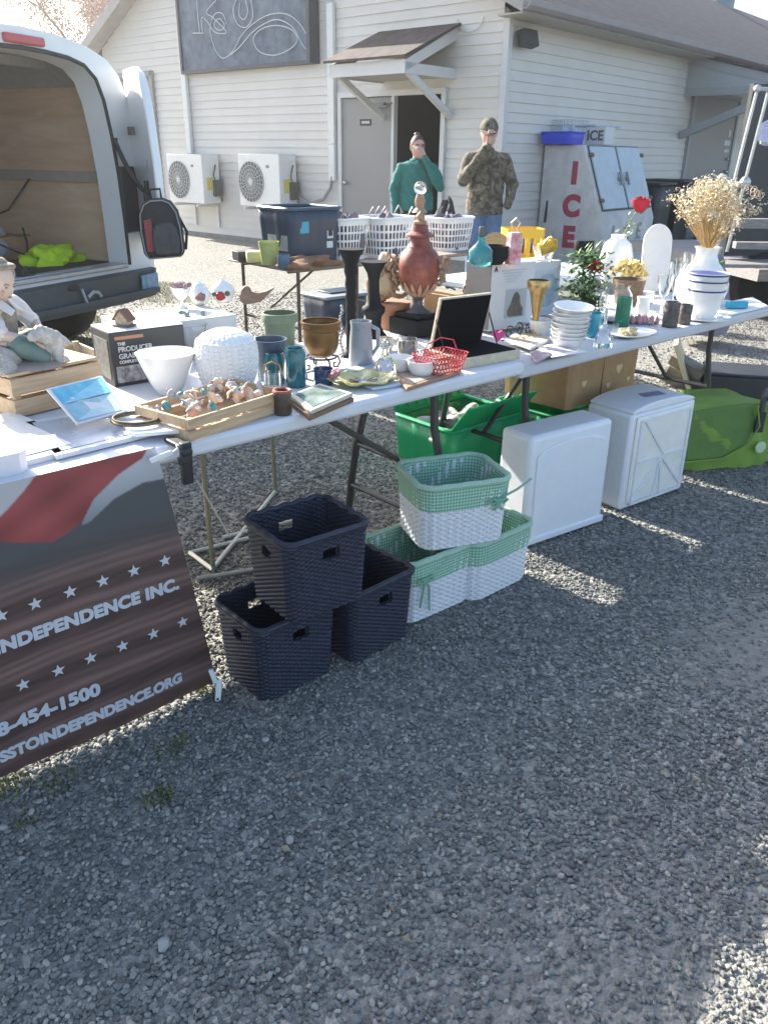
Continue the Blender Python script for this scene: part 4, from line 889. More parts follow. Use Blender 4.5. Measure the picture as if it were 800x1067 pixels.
obj('folding_brace', MB().tube([(2.19, .38, .33), (1.66, .38, .69)], .011, 8), leg_b, t1, smooth=True)
obj('leg_crossbar', MB().tube([(2.19, .1, .14), (2.19, .66, .14)], .012, 8), leg_b, t1, smooth=True)
t2 = ftable('folding_table', 'light grey folding table carrying the white bowls and bouquet', -.02, 1.96, .0, .76, tab_g, h=.725)
t6 = ftable('trestle_bench', 'white narrow table behind the front one, under the white carton with ceramics', -2.3, -.52, .80, .34, tab_w, h=.70, legs=False)
T3o = Vector((-.58, 5.1, 0))
brn = mat('rusty_leg', (.12, .09, .07), .6, noise=.3)
t3 = ftable('card_table', 'thin-legged brown table behind holding the tote and laundry baskets', 0, 1.95, 0, .76, wood('worn_table_wood', (.20, .15, .11), (.33, .27, .22), 5), th_=.02, legs=False, base=lambda u, n: T3o, legm=brn)
for x in (.08, 1.1, 1.87):
    for y in (.06, .70): obj('leg', MB().tube([(x, y, .71), (x, y, 0)], .012, 8), brn, t3)
    obj('leg_crossbar', MB().tube([(x, .06, .36), (x, .70, .36)], .008, 6).tube([(x, .06, .12), (x, .7, .12)], .008, 6), brn, t3)
obj('folding_brace', MB().tube([(.08, .38, .45), (.5, .38, .7)], .008, 6), brn, t3); obj('folding_brace', MB().tube([(1.87, .38, .4), (1.2, .38, .7)], .008, 6), brn, t3)
def T3(u, n, z=.74): return T3o + DV * u + NV * n + Vector((0, 0, z))
t5 = ftable('folding_table', 'rear table hidden behind the globe box, carrying the yellow basket', 1.35, 2.6, 1.25, .6, tab_w, h=.72, legs=False)

# pale rods under the left of the front table
rk = thing('display_rack', 'pale metal folding rack standing under the left of the white table', 'rack', on(225, 595))
pm = mat('pale_metal', (.50, .48, .42), .4, metal=.5, noise=.15); ol = mat('olive_rod', (.22, .20, .13), .5, noise=.2)
def RK(px, py, z): return on(px, py, z) - rk.location
for (x0, y0, x1, y1) in ((207, 470, 222, 592), (279, 452, 287, 512), (372, 440, 369, 520)):
    b0 = RK(x1, y1, .012); obj('upright', MB().tube([b0, b0 + Vector((-.01, .02, .70))], .009 if x0 < 300 else .005, 8), ol, rk)
for p_, q_ in (((222, 592), (287, 512)), ((198, 576), (262, 560)), ((198, 576), (222, 594)), ((205, 603), (300, 588)), ((232, 560), (330, 536))):
    obj('foot_bar', MB().tube([RK(*p_, .012), RK(*q_, .012)], .009, 8), pm, rk)
b0 = RK(222, 592, .45); b1 = RK(222, 592, .15)
obj('wire_brace', MB().tube([RK(205, 500, .40), RK(240, 560, .2)], .003, 5).tube([RK(240, 470, .5), RK(280, 490, .45)], .003, 5), pm, rk)

# ------------------------------------------------------------ banner
BO = TP(0, -.022, 0)
UF = 2.42; U1 = 1.345
def bdisp(u, v):
    """u = metres left of table corner, v = height"""
    s = (v - .0) / .76
    return .010 * math.sin(u * 9 + v * 3) * (1 - s) + .016 * math.sin(u * 4.1 - 1) * (1 - s * .6) + .05 * max(0, (1.42 - u)) * max(0, .5 - s)
def BP(u, v, off=0): return BO + DV * (-u) - NV * (bdisp(u, v) + off) + Vector((0, 0, v))
def edge_u(v): return 1.30 + .115 * (v / .77)
bt = thing('banner', 'dark wood-look banner with red and grey waves, white stars and lettering hanging from the table', 'banner', TP(-1.7, -.02, 0))
bm_ = MB(); nu, nv = 420, 300; cols = []
def _bp(px, py):
    n_ = NV; d = ray(px, py); t = (TP(0, -.022) - CAM).dot(n_) / d.dot(n_); q = CAM + d * t; return (-(q - TP(0, -.022, q.z)).dot(DV), q.z)
REDP = [_bp(*p) for p in ((49, 481), (100, 462), (163, 450), (156, 466), (150, 478), (124, 496), (99, 521), (88, 543), (73, 556), (56, 566), (30, 567), (-60, 560), (-60, 552), (0, 539), (9, 530), (26, 511), (41, 491))]
LGTP = [_bp(*p) for p in ((-120, 540), (-60, 515), (49, 480), (41, 491), (26, 511), (9, 530), (0, 539), (-60, 552), (-120, 560))]
GRYP = [_bp(*p) for p in ((161, 450), (200, 440), (186, 497), (150, 504), (120, 521), (95, 545), (86, 549), (88, 543), (99, 521), (124, 496), (150, 478))]
def inpoly(P_, u, v):
    c = False; n_ = len(P_)
    for i in range(n_):
        (x1, y1), (x2, y2) = P_[i], P_[(i + 1) % n_]
        if (y1 > v) != (y2 > v) and u < (x2 - x1) * (v - y1) / (y2 - y1) + x1: c = not c
    return c
def bcol(u, v):
    n_ = .5 + .5 * math.sin(v * 260 + 7 * math.sin(u * 3.0) + 3 * math.sin(u * 1.7 + v * 30)); n2 = .5 + .5 * math.sin(v * 61 + 4 * math.sin(u * 2.2 + 1)); n3 = .5 + .5 * math.sin(v * 700 + u * 14)
    n4 = .5 + .5 * math.sin(u * 37 + 9 * math.sin(v * 41)); base = np.array([.16, .098, .086]) * (.45 + .5 * n_ * n2 + .25 * n3 * n4 + .35 * n2)
    dark = min(1, max(0, (v - .47) / .12)); base = base * (1 - dark) + np.array([.075, .080, .088]) * dark
    if inpoly(REDP, u, v): return np.array([.34, .075, .075]) * (.82 + .22 * math.sin(u * 31 + v * 23) * math.sin(v * 47))
    if inpoly(LGTP, u, v): return np.array([.45, .44, .45])
    if inpoly(GRYP, u, v): k = min(1, max(0, (v - .60) / .12)); return np.array([.20, .21, .23]) * (1 - k) + np.array([.46, .47, .50]) * k
    return base
for j in range(nv + 1):
    v = -.0 + .765 * j / nv
    vb = .012 + .753 * j / nv
    for i in range(nu + 1):
        u = edge_u(max(vb, 0)) + (UF - edge_u(max(vb, 0))) * i / nu
        vv = max(vb, .004) + .018 * (1 - j / nv) * (u - 1.3) / .7
        if vb > .70: vv = min(vv, .752 + 0 * u)
        bm_.v.append(tuple(BP(u, vv) - bt.location)); cols.append(sum(bcol(u + a_, vv + b_) for a_, b_ in ((-.002, -.001), (.002, -.001), (-.001, .002), (.001, -.002))) / 4)
for j in range(nv):
    for i in range(nu): a = j * (nu + 1) + i; bm_.f.append((a, a + 1, a + nu + 2, a + nu + 1))
me = bpy.data.meshes.new('cloth'); me.from_pydata(bm_.v, [], bm_.f); ca = me.color_attributes.new('print', 'FLOAT_COLOR', 'POINT'); ca.data.foreach_set('color', np.concatenate([np.array(cols), np.ones((len(cols), 1))], 1).reshape(-1).astype(np.float32))
me.polygons.foreach_set('use_smooth', [True] * len(me.polygons))
bmt = bpy.data.materials.new('banner_vinyl'); bmt.use_nodes = True; n = bmt.node_tree.nodes; l = bmt.node_tree.links; b = n['Principled BSDF']; va = n.new('ShaderNodeVertexColor'); va.layer_name = 'print'
l.new(va.outputs[0], b.inputs['Base Color']); b.inputs['Roughness'].default_value = .42; b.inputs['Specular IOR Level'].default_value = .4
obj('cloth', me, bmt, bt)
bw = mat('banner_white_print', (.55, .56, .60), .5)
def bent(mesh, name):
    obj(name, mesh, bw, bt); return mesh
def btext(s, size, u_right, v, bold, name, sp=1.0, squeeze=1.0):
    c = bpy.data.curves.new('t', 'FONT'); c.body = s; c.size = size; c.offset = .0007; c.align_x = 'RIGHT'; c.space_character = sp
    o = bpy.data.objects.new('t', c); COL.objects.link(o); dg = bpy.context.evaluated_depsgraph_get(); dg.update(); m = bpy.data.meshes.new_from_object(o.evaluated_get(dg)); bpy.data.objects.remove(o)
    base_ = [w_.co.copy() for w_ in m.vertices]; polys = [tuple(p.vertices) for p in m.polygons]; mb = MB()
    for k, (dx, dy) in enumerate(((0, 0), (bold, 0), (-bold, 0), (0, bold), (0, -bold), (bold * .7, bold * .7), (-bold * .7, -bold * .7), (bold * .7, -bold * .7), (-bold * .7, bold * .7))):
        mb.add([BP(u_right - (q.x + dx) * squeeze, v + q.y + dy, .0020 + .00015 * k) - bt.location for q in base_], polys)
    m = bpy.data.meshes.new(name); m.from_pydata(mb.v, [], mb.f)
    obj(name, m, bw, bt)
btext('INDEPENDENCE INC.', .0445, 1.392, .358, .0021, 'name_lettering', 1.04, 1.05)
btext('8-454-1500', .047, 1.637, .143, .0021, 'phone_lettering', 1.02, 1.12)
btext('SSTOINDEPENDENCE.ORG', .041, 1.410, .070, .0019, 'web_lettering', 1.0, .98)
def star(u, v, r_=.0175):
    vs = []
    for k in range(10): a = PI / 2 + PI * k / 5; q = r_ if k % 2 == 0 else r_ * .42; vs.append(BP(u + q * math.cos(a), v + q * math.sin(a), .0025) - bt.location)
    vs.append(BP(u, v, .0025) - bt.location); mb = MB(); mb.add(vs, [(k, (k + 1) % 10, 10) for k in range(10)]); obj('star', mb, bw, bt)
for u in (1.423, 1.507, 1.587, 1.667, 1.749, 1.826, 1.91): star(u, .449)
for u in (1.392, 1.478, 1.563, 1.646, 1.726, 1.810, 1.89): star(u, .253)
cl = thing('clamp', 'black spring clamp gripping the banner corner to the table edge', 'clamp', TP(-1.352, -.03, .735), TA)
c1 = MB(); c1.box(0, -.012, -.085, .028, .018, .11, rx=R(4)); c1.box(.0, .02, .006, .03, .09, .012); c1.ball(0, -.02, .0, .016); obj('jaw', c1, black_pl, cl, bevel=.004)
c2 = MB(); c2.box(-.012, -.028, -.025, .03, .012, .02); obj('grip', c2, black_pl, cl, bevel=.003)
cw_ = thing('clip', 'white plastic clip holding the top corner of the banner', 'clip', TP(-1.41, -.028, .738), TA)
obj('clip_body', MB().box(.0, -.008, -.012, .06, .008, .014, ry=R(-8)), white_pl, cw_, bevel=.003); obj('clip_hook', MB().tube([(.03, -.01, 0), (.042, -.012, .006), (.046, .0, .012)], .003, 6), white_pl, cw_)
wt = thing('banner_clip', 'white plastic clip dangling at the bottom corner of the banner', 'clip', on(226, 722, .03))
obj('clip_body', MB().box(0, 0, -.028, .016, .008, .07, rz=.3, ry=R(8)).box(.0, -.002, .035, .013, .01, .045, ry=R(-14)), white_pl, wt, bevel=.002)
obj('clip_hole', MB().ball(.002, -.0055, -.018, .004, .002, .004, 8), black_pl, wt)

# ------------------------------------------------------------ wicker baskets
def wicker(W_, D_, H_, flare, pitch, rowh, amp, m, holes=None, r_=.03, stripe=False):
    per = 2 * (W_ + D_) - 8 * r_ + 2 * PI * r_; nst = int(per / pitch / 2) * 2; nu = nst * 3; nrow = int(H_ / rowh); nv = nrow * 3
    def disp(i, j):
        a = PI * (i / 3.0); row = j // 3; fr_ = (j % 3) / 3.0
        if stripe: return amp * (math.sin(a + 0) * (1 if True else 1) * (1 if row % 2 else .35) + .5 * math.sin(PI * fr_))
        return amp * (math.sin(a + PI * row) + .8 * math.sin(PI * fr_))
    hf = None
    if holes:
        def hf(i, j, p): z = (j + .5) / nv * H_; return any(p[4] == s and abs(p[5] - .5) < hw and z0 < z < z1 for s, hw, z0, z1 in holes)
    hf0 = (lambda i, j, p: ((i // 3) % 2 == (j // 3) % 2) and i % 3 == 1 and j % 3 == 1) if stripe else hf
    mb = shell(W_, D_, H_, r_, nu, nv, flare, hf0, disp)
    n0 = len(mb.v); nf0 = len(mb.f)
    shell(W_ - .012, D_ - .012, H_, r_, nu, nv, flare, hf, lambda i, j: -disp(i, j) * .8, mb=mb)
    return mb
dark_w = mat('dark_blue_wicker', (.017, .022, .042), .5, noise=.35, scale=60, bump=.2, bscale=250)
def dark_basket(loc, rz, label):
    t = thing('wicker_basket', label, 'basket', loc, rz, 'dark wicker baskets')
    W_, D_, H_ = .268, .235, .235
    obj('basket_wall', wicker(W_ * .90, D_ * .90, H_, .10, .013, .0066, .0019, dark_w, [(0, .13, .165, .195), (2, .13, .165, .195), (1, .0, 0, 0), (3, .13, .165, .195)]), dark_w, t, smooth=True, sharp=80)
    rimm = MB(); P_ = rrect(W_ * .992, D_ * .992, .03, 90)
    rimm.tube([(p[0] + p[2] * .002 * math.sin(i * 1.3), p[1] + p[3] * .002 * math.sin(i * 1.3), H_ + .002 + .0015 * math.sin(i * 1.3)) for i, p in enumerate(P_)], .0085, 8, closed=True)
    rimm.tube([(p[0] * 1.01, p[1] * 1.01, H_ - .008) for p in P_], .005, 6, closed=True)
    obj('braided_rim', rimm, dark_w, t, smooth=True)
    return t
def mid(a, b): return (Vector(a) + Vector(b)) / 2
ang_b = math.atan2(2.02 - 1.75, -.13 + .285) ; 
# lower left: rim corners L(-.46,1.93) B(-.32,2.06) R(-.13,1.88) F(-.285,1.74)
ra = math.atan2(1.88 - 1.74, -.13 + .285)
db1 = dark_basket((-.305, 1.955, .004), ra, 'dark wicker basket lowest at left, partly under the stacked one, beside the banner')
db2 = dup(db1, (-.075, 2.145, .004), ra + .05, 'dark wicker basket on the ground touching the white-and-green baskets')
db3 = dup(db1, (-.212, 1.975, .248), R(38), 'dark wicker basket stacked on top of the two others, two pale tags inside')
for k in (-.03, .02):
    tg = MB().box(0, 0, 0, .022, .003, .022, rz=R(90)); o = obj('paper_tag', tg, paper, db3, loc=(-.104, .0 + k * 1.6, .165))
white_w = mat('white_wicker', (.72, .73, .76), .55, noise=.06, scale=60)
ging = bpy.data.materials.new('green_gingham'); ging.use_nodes = True; n = ging.node_tree.nodes; l = ging.node_tree.links; b = n['Principled BSDF']; b.inputs['Roughness'].default_value = .9
tc = n.new('ShaderNodeTexCoord'); sp = n.new('ShaderNodeSeparateXYZ'); l.new(tc.outputs['UV'], sp.inputs[0])
facs = []
for ax in ('X', 'Y'):
    m1 = n.new('ShaderNodeMath'); m1.operation = 'PINGPONG'; m1.inputs[1].default_value = .5; l.new(sp.outputs[ax], m1.inputs[0]); m2 = n.new('ShaderNodeMath'); m2.operation = 'GREATER_THAN'; m2.inputs[1].default_value = .25; l.new(m1.outputs[0], m2.inputs[0]); facs.append(m2)
ad = n.new('ShaderNodeMath'); ad.operation = 'ADD'; l.new(facs[0].outputs[0], ad.inputs[0]); l.new(facs[1].outputs[0], ad.inputs[1]); hf_ = n.new('ShaderNodeMath'); hf_.operation = 'MULTIPLY'; hf_.inputs[1].default_value = .5; l.new(ad.outputs[0], hf_.inputs[0])
r = n.new('ShaderNodeValToRGB'); r.color_ramp.elements[0].color = (.50, .62, .50, 1); r.color_ramp.elements[1].color = (.10, .33, .22, 1); e = r.color_ramp.elements.new(.5); e.color = (.26, .46, .34, 1)
l.new(hf_.outputs[0], r.inputs[0]); l.new(r.outputs[0], b.inputs['Base Color'])
def gshell(W_, D_, H_, flare, z0, nu, nv, disp, parent, name, r_=.05, floor=False, cell=.0055):
    mb = shell(W_, D_, H_, r_, nu, nv, flare, None, disp, z0, floor=floor)
    me = bpy.data.meshes.new(name); me.from_pydata(mb.v, [], mb.f); uv = me.uv_layers.new(name='UVMap'); per = 2 * (W_ + D_)
    for pl_ in me.polygons:
        for li in pl_.loop_indices:
            vi = me.loops[li].vertex_index
            if floor and len(pl_.vertices) > 4: uv.data[li].uv = (me.vertices[vi].co.x / cell / 2, me.vertices[vi].co.y / cell / 2); continue
            i, j = vi % nu, vi // nu
            if i == 0 and any(me.loops[q].vertex_index % nu == nu - 1 for q in pl_.loop_indices): i = nu
            uv.data[li].uv = (per * i / nu / cell / 2, H_ * j / nv / cell / 2)
    me.polygons.foreach_set('use_smooth', [len(p.vertices) == 4 for p in me.polygons])
    return obj(name, me, ging, parent)
def white_basket(loc, rz, label):
    t = thing('lined_wicker_basket', label, 'basket', loc, rz, 'white wicker baskets with green liners')
    W_, D_, H_ = .315, .255, .215
    obj('basket_wall', wicker(W_ * .93, D_ * .93, H_, .07, .0135, .0085, .0034, white_w, None, .05, stripe=True), white_w, t, smooth=True, sharp=80)
    k0 = .93 * (1 + .07 * .64)
    wav = lambda i, j: .004 + .0025 * math.sin(i * .21) * (1 - j / 8) + (.003 if j == 8 else 0)
    gshell(W_ * k0, D_ * k0, .082, .035, H_ - .078, 120, 8, wav, t, 'liner_cuff')
    gshell(W_ * .93 - .02, D_ * .93 - .02, H_ + .002, .09, .003, 120, 12, lambda i, j: .002 * math.sin(i * .35 + j), t, 'liner_inside', floor=True)
    rm = MB(); rm.tube([(p[0], p[1], H_ + .004 + .001 * math.sin(i)) for i, p in enumerate(rrect(W_ * .995, D_ * .995, .05, 80))], .0105, 8, closed=True)
    obj('liner_hem', rm, mat('pale_green_hem', (.34, .50, .38), .9, noise=.2, scale=200), t, smooth=True)
    return t
def bow(t, x, y, z, a, hang=.09):
    M = Matrix.Translation((x, y, z)) @ Matrix.Rotation(a, 4, 'Z'); bb = MB(); m_ = mat('green_ribbon', (.22, .40, .28), .9, noise=.15, scale=150)
    for s in (-1, 1):
        bb.tube([(0, -.006, 0), (s * .02, -.014, .010), (s * .034, -.010, .002), (s * .02, -.012, -.008), (0, -.006, 0)], .004, 6)
        bb.tube([(0, -.008, 0), (s * .012, -.012, -.03), (s * .02, -.008, -hang * (.8 if s < 0 else 1))], [.005, .0045, .004], 6)
    bb.tube([(0, -.0, 0), (.07, -.0, .028), (.12, .0, .06)], .004, 6)
    bb.ball(0, -.008, 0, .007); obj('ribbon_bow', xf(bb, M), m_, t, smooth=True)
wr = math.atan2(2.35 - 2.13, .27 - .05)
wb1 = white_basket((.115, 2.385, .004), R(39), 'white wicker basket with green gingham liner, lowest at front left of its stack')
bow(wb1, -.085, -.13, .16, 0, .12)
wb2 = dup(wb1, (.335, 2.535, .004), R(42), 'white wicker basket with green liner on the ground beside the white drawer unit')
for c in list(wb2.children):
    if c.name.startswith('ribbon'): bpy.data.objects.remove(c)
wb3 = dup(wb2, (.225, 2.445, .232), R(20), 'white wicker basket with green gingham liner stacked on top of two others')
bow(wb3, .10, -.130, .155, 0, .03)

# ------------------------------------------------------------ drawer units
dw = mat('drawer_white', (.74, .75, .78), .38, noise=.03, bump=.03); frost = mat('frosted_drawer', (.80, .78, .72), .3, noise=.08, scale=9, sub=.2)
def drawer(loc, rz, W_, D_, H_, label, crossed):
    t = thing('drawer_unit', label, 'drawer unit', loc, rz, 'white plastic drawer units lying tipped')
    if not crossed:
        obj('case', MB().box(0, D_ / 2, 0, W_, D_, H_, taper=.985), dw, t, bevel=.02)
        n_ = 14; ou = [(-W_ * .42, .035), (W_ * .42, .035)] + [(W_ * .42 * math.cos(a), H_ * .80 + .11 * H_ * math.sin(a)) for a in np.linspace(0, PI, n_)]
        obj('raised_panel', MB().prism(ou, .010, Matrix.Translation((0, -.002, 0))), dw, t, bevel=.006)
        obj('base_lip', MB().box(0, -.004, .012, W_ * .97, .02, .03), dw, t, bevel=.006)
    else:
        obj('case', MB().box(0, D_ / 2, 0, W_, D_, H_, taper=.985), dw, t, bevel=.015)
        obj('drawer_face', MB().box(0, -.004, .03, W_ * .86, .012, H_ * .9), frost, t, bevel=.01)
        rb = MB()
        for k, (x0, z0, x1, z1) in enumerate(((-.38, .06, -.38, .93), (.38, .06, .38, .93), (-.38, .06, .38, .06), (-.38, .93, .38, .93), (-.38, .50, .38, .50), (-.33, .93, .05, .50), (-.38, .10, .0, .50), (.38, .12, .0, .50), (-.06, .06, 0, .5), (.06, .06, .0, .5))):
            rb.tube([(x0 * W_, -.012, z0 * H_), (x1 * W_, -.012, z1 * H_)], .0065, 4)
        obj('ribs', rb, dw, t)
        tp_ = MB(); n_ = 12; ou = [(W_ * .49 * math.cos(a), .035 * math.sin(a)) for a in np.linspace(0, PI, n_)]
        mbx = MB(); ou2 = [(-W_ * .48, -.0), (W_ * .48, 0)] + ou[1:-1]; mbx.prism(ou2, D_ * .96, Matrix.Translation((0, D_ / 2, H_))); obj('domed_top', mbx, dw, t, bevel=.008)
        obj('top_label', MB().box(.01, D_ * .35, H_ + .036, .11, .05, .002, rz=R(-10)), mat('label_navy', (.10, .13, .25), .5, col2=(.35, .35, .4), scale=60), t)
    return t
dang = math.atan2(3.04 - 2.78, .90 - .53)
drawer((.725, 2.905, 0), dang, .455, .17, .455, 'smooth white plastic drawer unit beside the green-lined baskets', False)
drawer((1.195, 3.28, 0), dang + .03, .45, .24, .43, 'white drawer unit with crossed ribs and frosted panels next to the green bag', True)

# ------------------------------------------------------------ green crates and cardboard box
gp = mat('green_tote_plastic', (.005, .30, .11), .35, noise=.06, scale=6)
def crate(u, n_, rz, label, W_=.46, D_=.36, H_=.34, lid=True):
    t = thing('tote_crate', label, 'crate', TP(u, n_, 0), rz, 'green plastic tote crates under the tables')
    obj('tub', shell(W_ * .88, D_ * .88, H_, .03, 96, 4, .13, disp=lambda i, j: .004 if i % 8 < 2 else 0), gp, t, smooth=True, solid=.005)
    obj('rim', ring(W_ * .99, D_ * .99, .03, 60, H_, .011), gp, t, smooth=True)
    if lid:
        for s in (-1, 1):
            fl = MB(); a = R(52); D2 = D_ * .38
            fl.box(0, 0, 0, W_ * .97, D2, .01); 
            zz = [fl.box(-W_ * .42 + k * W_ * .12, 0, .01, .012, D2 * .9, .010) for k in range(8)]
            xf(fl, Matrix.Translation((0, s * (D_ / 2 + D2 * .28), H_ + .06)) @ Matrix.Rotation(s * -a, 4, 'X').inverted() @ Matrix.Translation((0, 0, 0)))
            obj('lid_flap', fl, gp, t, bevel=.003)
    return t
crate(.34, .62, TA, 'open green tote crate under the table joint, filled with crumpled papers')
crate(.84, .47, TA, 'green tote crate carrying the brown carton under the grey table', lid=False, W_=.44)
tag(obj('crumpled_paper', crumple(.17, .12, .07, 40, .5, 12), mat('newsprint', (.6, .6, .6), .8, col2=(.35, .25, .25), scale=25), smooth=True, loc=TP(.34, .62, .27), rot=(0, 0, TA)), 'crumpled white and pinkish papers filling the open green crate', 'paper')
cx = thing('carton', 'brown carton with heart-shaped hand holes on the green crate under the table', 'box', TP(.90, .43, .385), TA + R(3))
obj('box_wall', shell(.56, .34, .22, .004, 60, 2, .02), cardboard, cx, solid=.005)
hole_m = mat('painted_sunlit_card', (.62, .45, .28), .8)  # pale colour paints the sunlight inside the carton behind its hand holes
def heart(x, z, s): return [(x + s * .8 * math.sin(t) ** 3, z + s * (.65 * math.cos(t) - .25 * math.cos(2 * t) - .1 * math.cos(3 * t) - .05 * math.cos(4 * t))) for t in np.linspace(0, 2 * PI, 21)[:-1]]
for x, z, s in ((-.17, .10, .024), (.12, .12, .034), (.04, .055, .022), (.22, .055, .018)):
    obj('hand_hole', MB().prism(heart(x, z, s), .004, Matrix.Translation((0, -.174, 0))), hole_m, cx)
obj('box_seam', MB().box(-.02, -.174, 0, .004, .004, .2), mat('seam_dark', (.10, .06, .03), .9), cx)

# green bag
gbm = mat('lime_bag_cloth', (.19, .30, .05), .75, noise=.12, scale=10, bump=.25, bscale=60)
gbt = thing('green_bag', 'slumped lime green cooler bag with black strap at the right end of the table', 'bag', on(750, 489) + Vector((-.02, .11, 0)), R(12)); gbt.scale = (1.12, 1.1, 1.12)
bb = MB(); nn_, mm = 48, 14
for j in range(mm + 1):
    t = j / mm; z = .30 * t
    for i in range(nn_):
        a = 2 * PI * i / nn_; ca_, sa = math.cos(a), math.sin(a); ex = .6
        x = .26 * (abs(ca_) ** ex) * (1 if ca_ > 0 else -1) * (1 + .10 * t); y = .105 * (abs(sa) ** ex) * (1 if sa > 0 else -1) * (1 - .25 * t * t)
        zz = z * (1 - .10 * (ca_ > .2) * ca_ - .05 * math.sin(3 * a)) if t > .3 else z
        w_ = .020 * math.sin(5 * a + 6 * t) * t + .008 * math.sin(13 * a + 9 * t); zz -= .03 * t * (.5 + .5 * math.sin(2 * a + 1.0)); bb.v.append((x + w_ * ca_, y + w_ * sa, max(.003, zz)))
for j in range(mm):
    for i in range(nn_): bb.f.append((j * nn_ + i, j * nn_ + (i + 1) % nn_, (j + 1) * nn_ + (i + 1) % nn_, (j + 1) * nn_ + i))
bb.f.append(tuple(reversed(range(nn_)))); bb.f.append(tuple(mm * nn_ + i for i in range(nn_)))
obj('bag_body', bb, gbm, gbt, smooth=True, sharp=60)
fp = MB(); ou = [(-.26, .27), (.10, .29), (.13, .20), (.09, .11), (-.02, .055), (-.24, .05)]; fp.prism(ou, .014, Matrix.Translation((0, -.112, 0)) @ Matrix.Rotation(R(-4), 4, 'X')); obj('front_flap', fp, mat('deep_green_cloth', (.11, .20, .045), .75, noise=.12, scale=10, bump=.3), gbt, bevel=.006)
obj('piping', MB().tube([(x, -.125 - .0 * z, z) for x, z in [(-.26, .052), (-.02, .058), (.09, .113), (.13, .20), (.10, .29)]], .005, 6), gbm, gbt, smooth=True)
sp_ = MB(); sp_.tube([(.13, -.115, .20), (.13, -.118, .26), (.15, -.09, .315), (.20, -.03, .33), (.26, .02, .28), (.30, .03, .16), (.29, .02, .05)], .012, 4); sp_.box(.13, -.122, .17, .04, .01, .09); obj('strap', sp_, black_pl, gbt, smooth=False)
lg_ = MB().ball(.16, -.1235, .10, .026, .003, .026, 18); obj('round_badge', lg_, mat('badge_pale', (.42, .55, .28), .7, col2=(.6, .7, .5), scale=60), gbt)
k1 = obj('black_case', MB().box(0, 0, 0, .40, .30, .16).box(0, 0, .16, .42, .32, .02), mat('black_case_pl', (.035, .038, .045), .4, noise=.2), loc=on(770, 418) + Vector((0.02, .12, 0)), rot=(0, 0, R(-14)), bevel=.008); tag(k1, 'black flat-lidded case on the gravel behind the green bag', 'case')
k2 = obj('book_stack', MB().box(0, 0, 0, .26, .17, .06).box(.01, .0, .06, .25, .16, .05, rz=.1).box(0, .01, .11, .24, .17, .06, rz=-.12), mat('old_books', (.25, .21, .15), .8, col2=(.10, .10, .10), scale=12), loc=on(712, 405) + Vector((0, .1, 0)), rot=(0, R(20), R(-30)), bevel=.003); tag(k2, 'leaning pile of old books under the right legs of the grey table', 'books')
k3 = obj('sheet_folder', MB().box(0, 0, 0, .03, .30, .32, ry=R(-24)), mat('manila', (.55, .48, .30), .8), loc=on(722, 408) + Vector((0.03, .15, 0)), rot=(0, 0, R(-20)), bevel=.002); tag(k3, 'buff cardboard folder leaning beside the old books under the table', 'folder')
nb = thing('navy_tote', 'navy storage tote with grey lid on the gravel behind the brass pot', 'bin', on(348, 338, .0) + Vector((0, .12, 0)), TA)
nb.location.z = 0
navy = mat('navy_plastic', (.022, .04, .075), .4, noise=.1, scale=8)
obj('tub', shell(.42, .33, .24, .03, 60, 3, .12, disp=lambda i, j: .004 if i % 7 < 2 else 0), navy, nb, smooth=True, solid=.005); obj('lid', MB().box(0, 0, .24, .5, .4, .025), mat('tote_lid_grey', (.22, .24, .26), .5, noise=.1), nb, bevel=.008)
ld2 = MB().box(.05, .02, .267, .3, .2, .012); obj('lid_recess', ld2, navy, nb, bevel=.004)
# ------------------------------------------------------------ goods on the tables
def spot(px, pyb, wpx, ytop, z=.74, bw=.6):
    """foot of a round thing: image column, lowest row, image width, top row"""
    p = on(px, pyb, z); d = Vector((p.x, p.y, 0)).normalized(); W_ = wpx * mpp(p); p = p + d * W_ * bw / 2
    H_ = zfor(p, ytop) - z; return p, W_, H_
def pot(name, label, cat, px, pyb, wpx, ytop, prof, m, z=.74, open_=True, group=None, n=36, disp=None, bw=.6, parent=None, wall=.06, rz=0, smooth=True):
    p, W_, H_ = spot(px, pyb, wpx, ytop, z, bw); R_ = W_ / 2
    if open_: H_ = zfor(p + Vector((p.x, p.y, 0)).normalized() * R_ * prof[-1][0], ytop) - z
    pr = [(r_ * R_, t * H_) for r_, t in prof]
    if open_: pr += [(max(.002, r_ * R_ - wall * R_), max(t * H_, .05 * H_)) for r_, t in reversed(prof)]
    o = obj(name, MB().lathe([(.0005, pr[0][1])] + pr, n, disp=disp), m, parent, smooth=smooth, loc=p, rot=(0, 0, rz), sharp=60); 
    if label: tag(o, label, cat, group)
    return o, p, W_, H_
CYL = [(.9, 0), (1, .04), (1, .96), (.98, 1)]
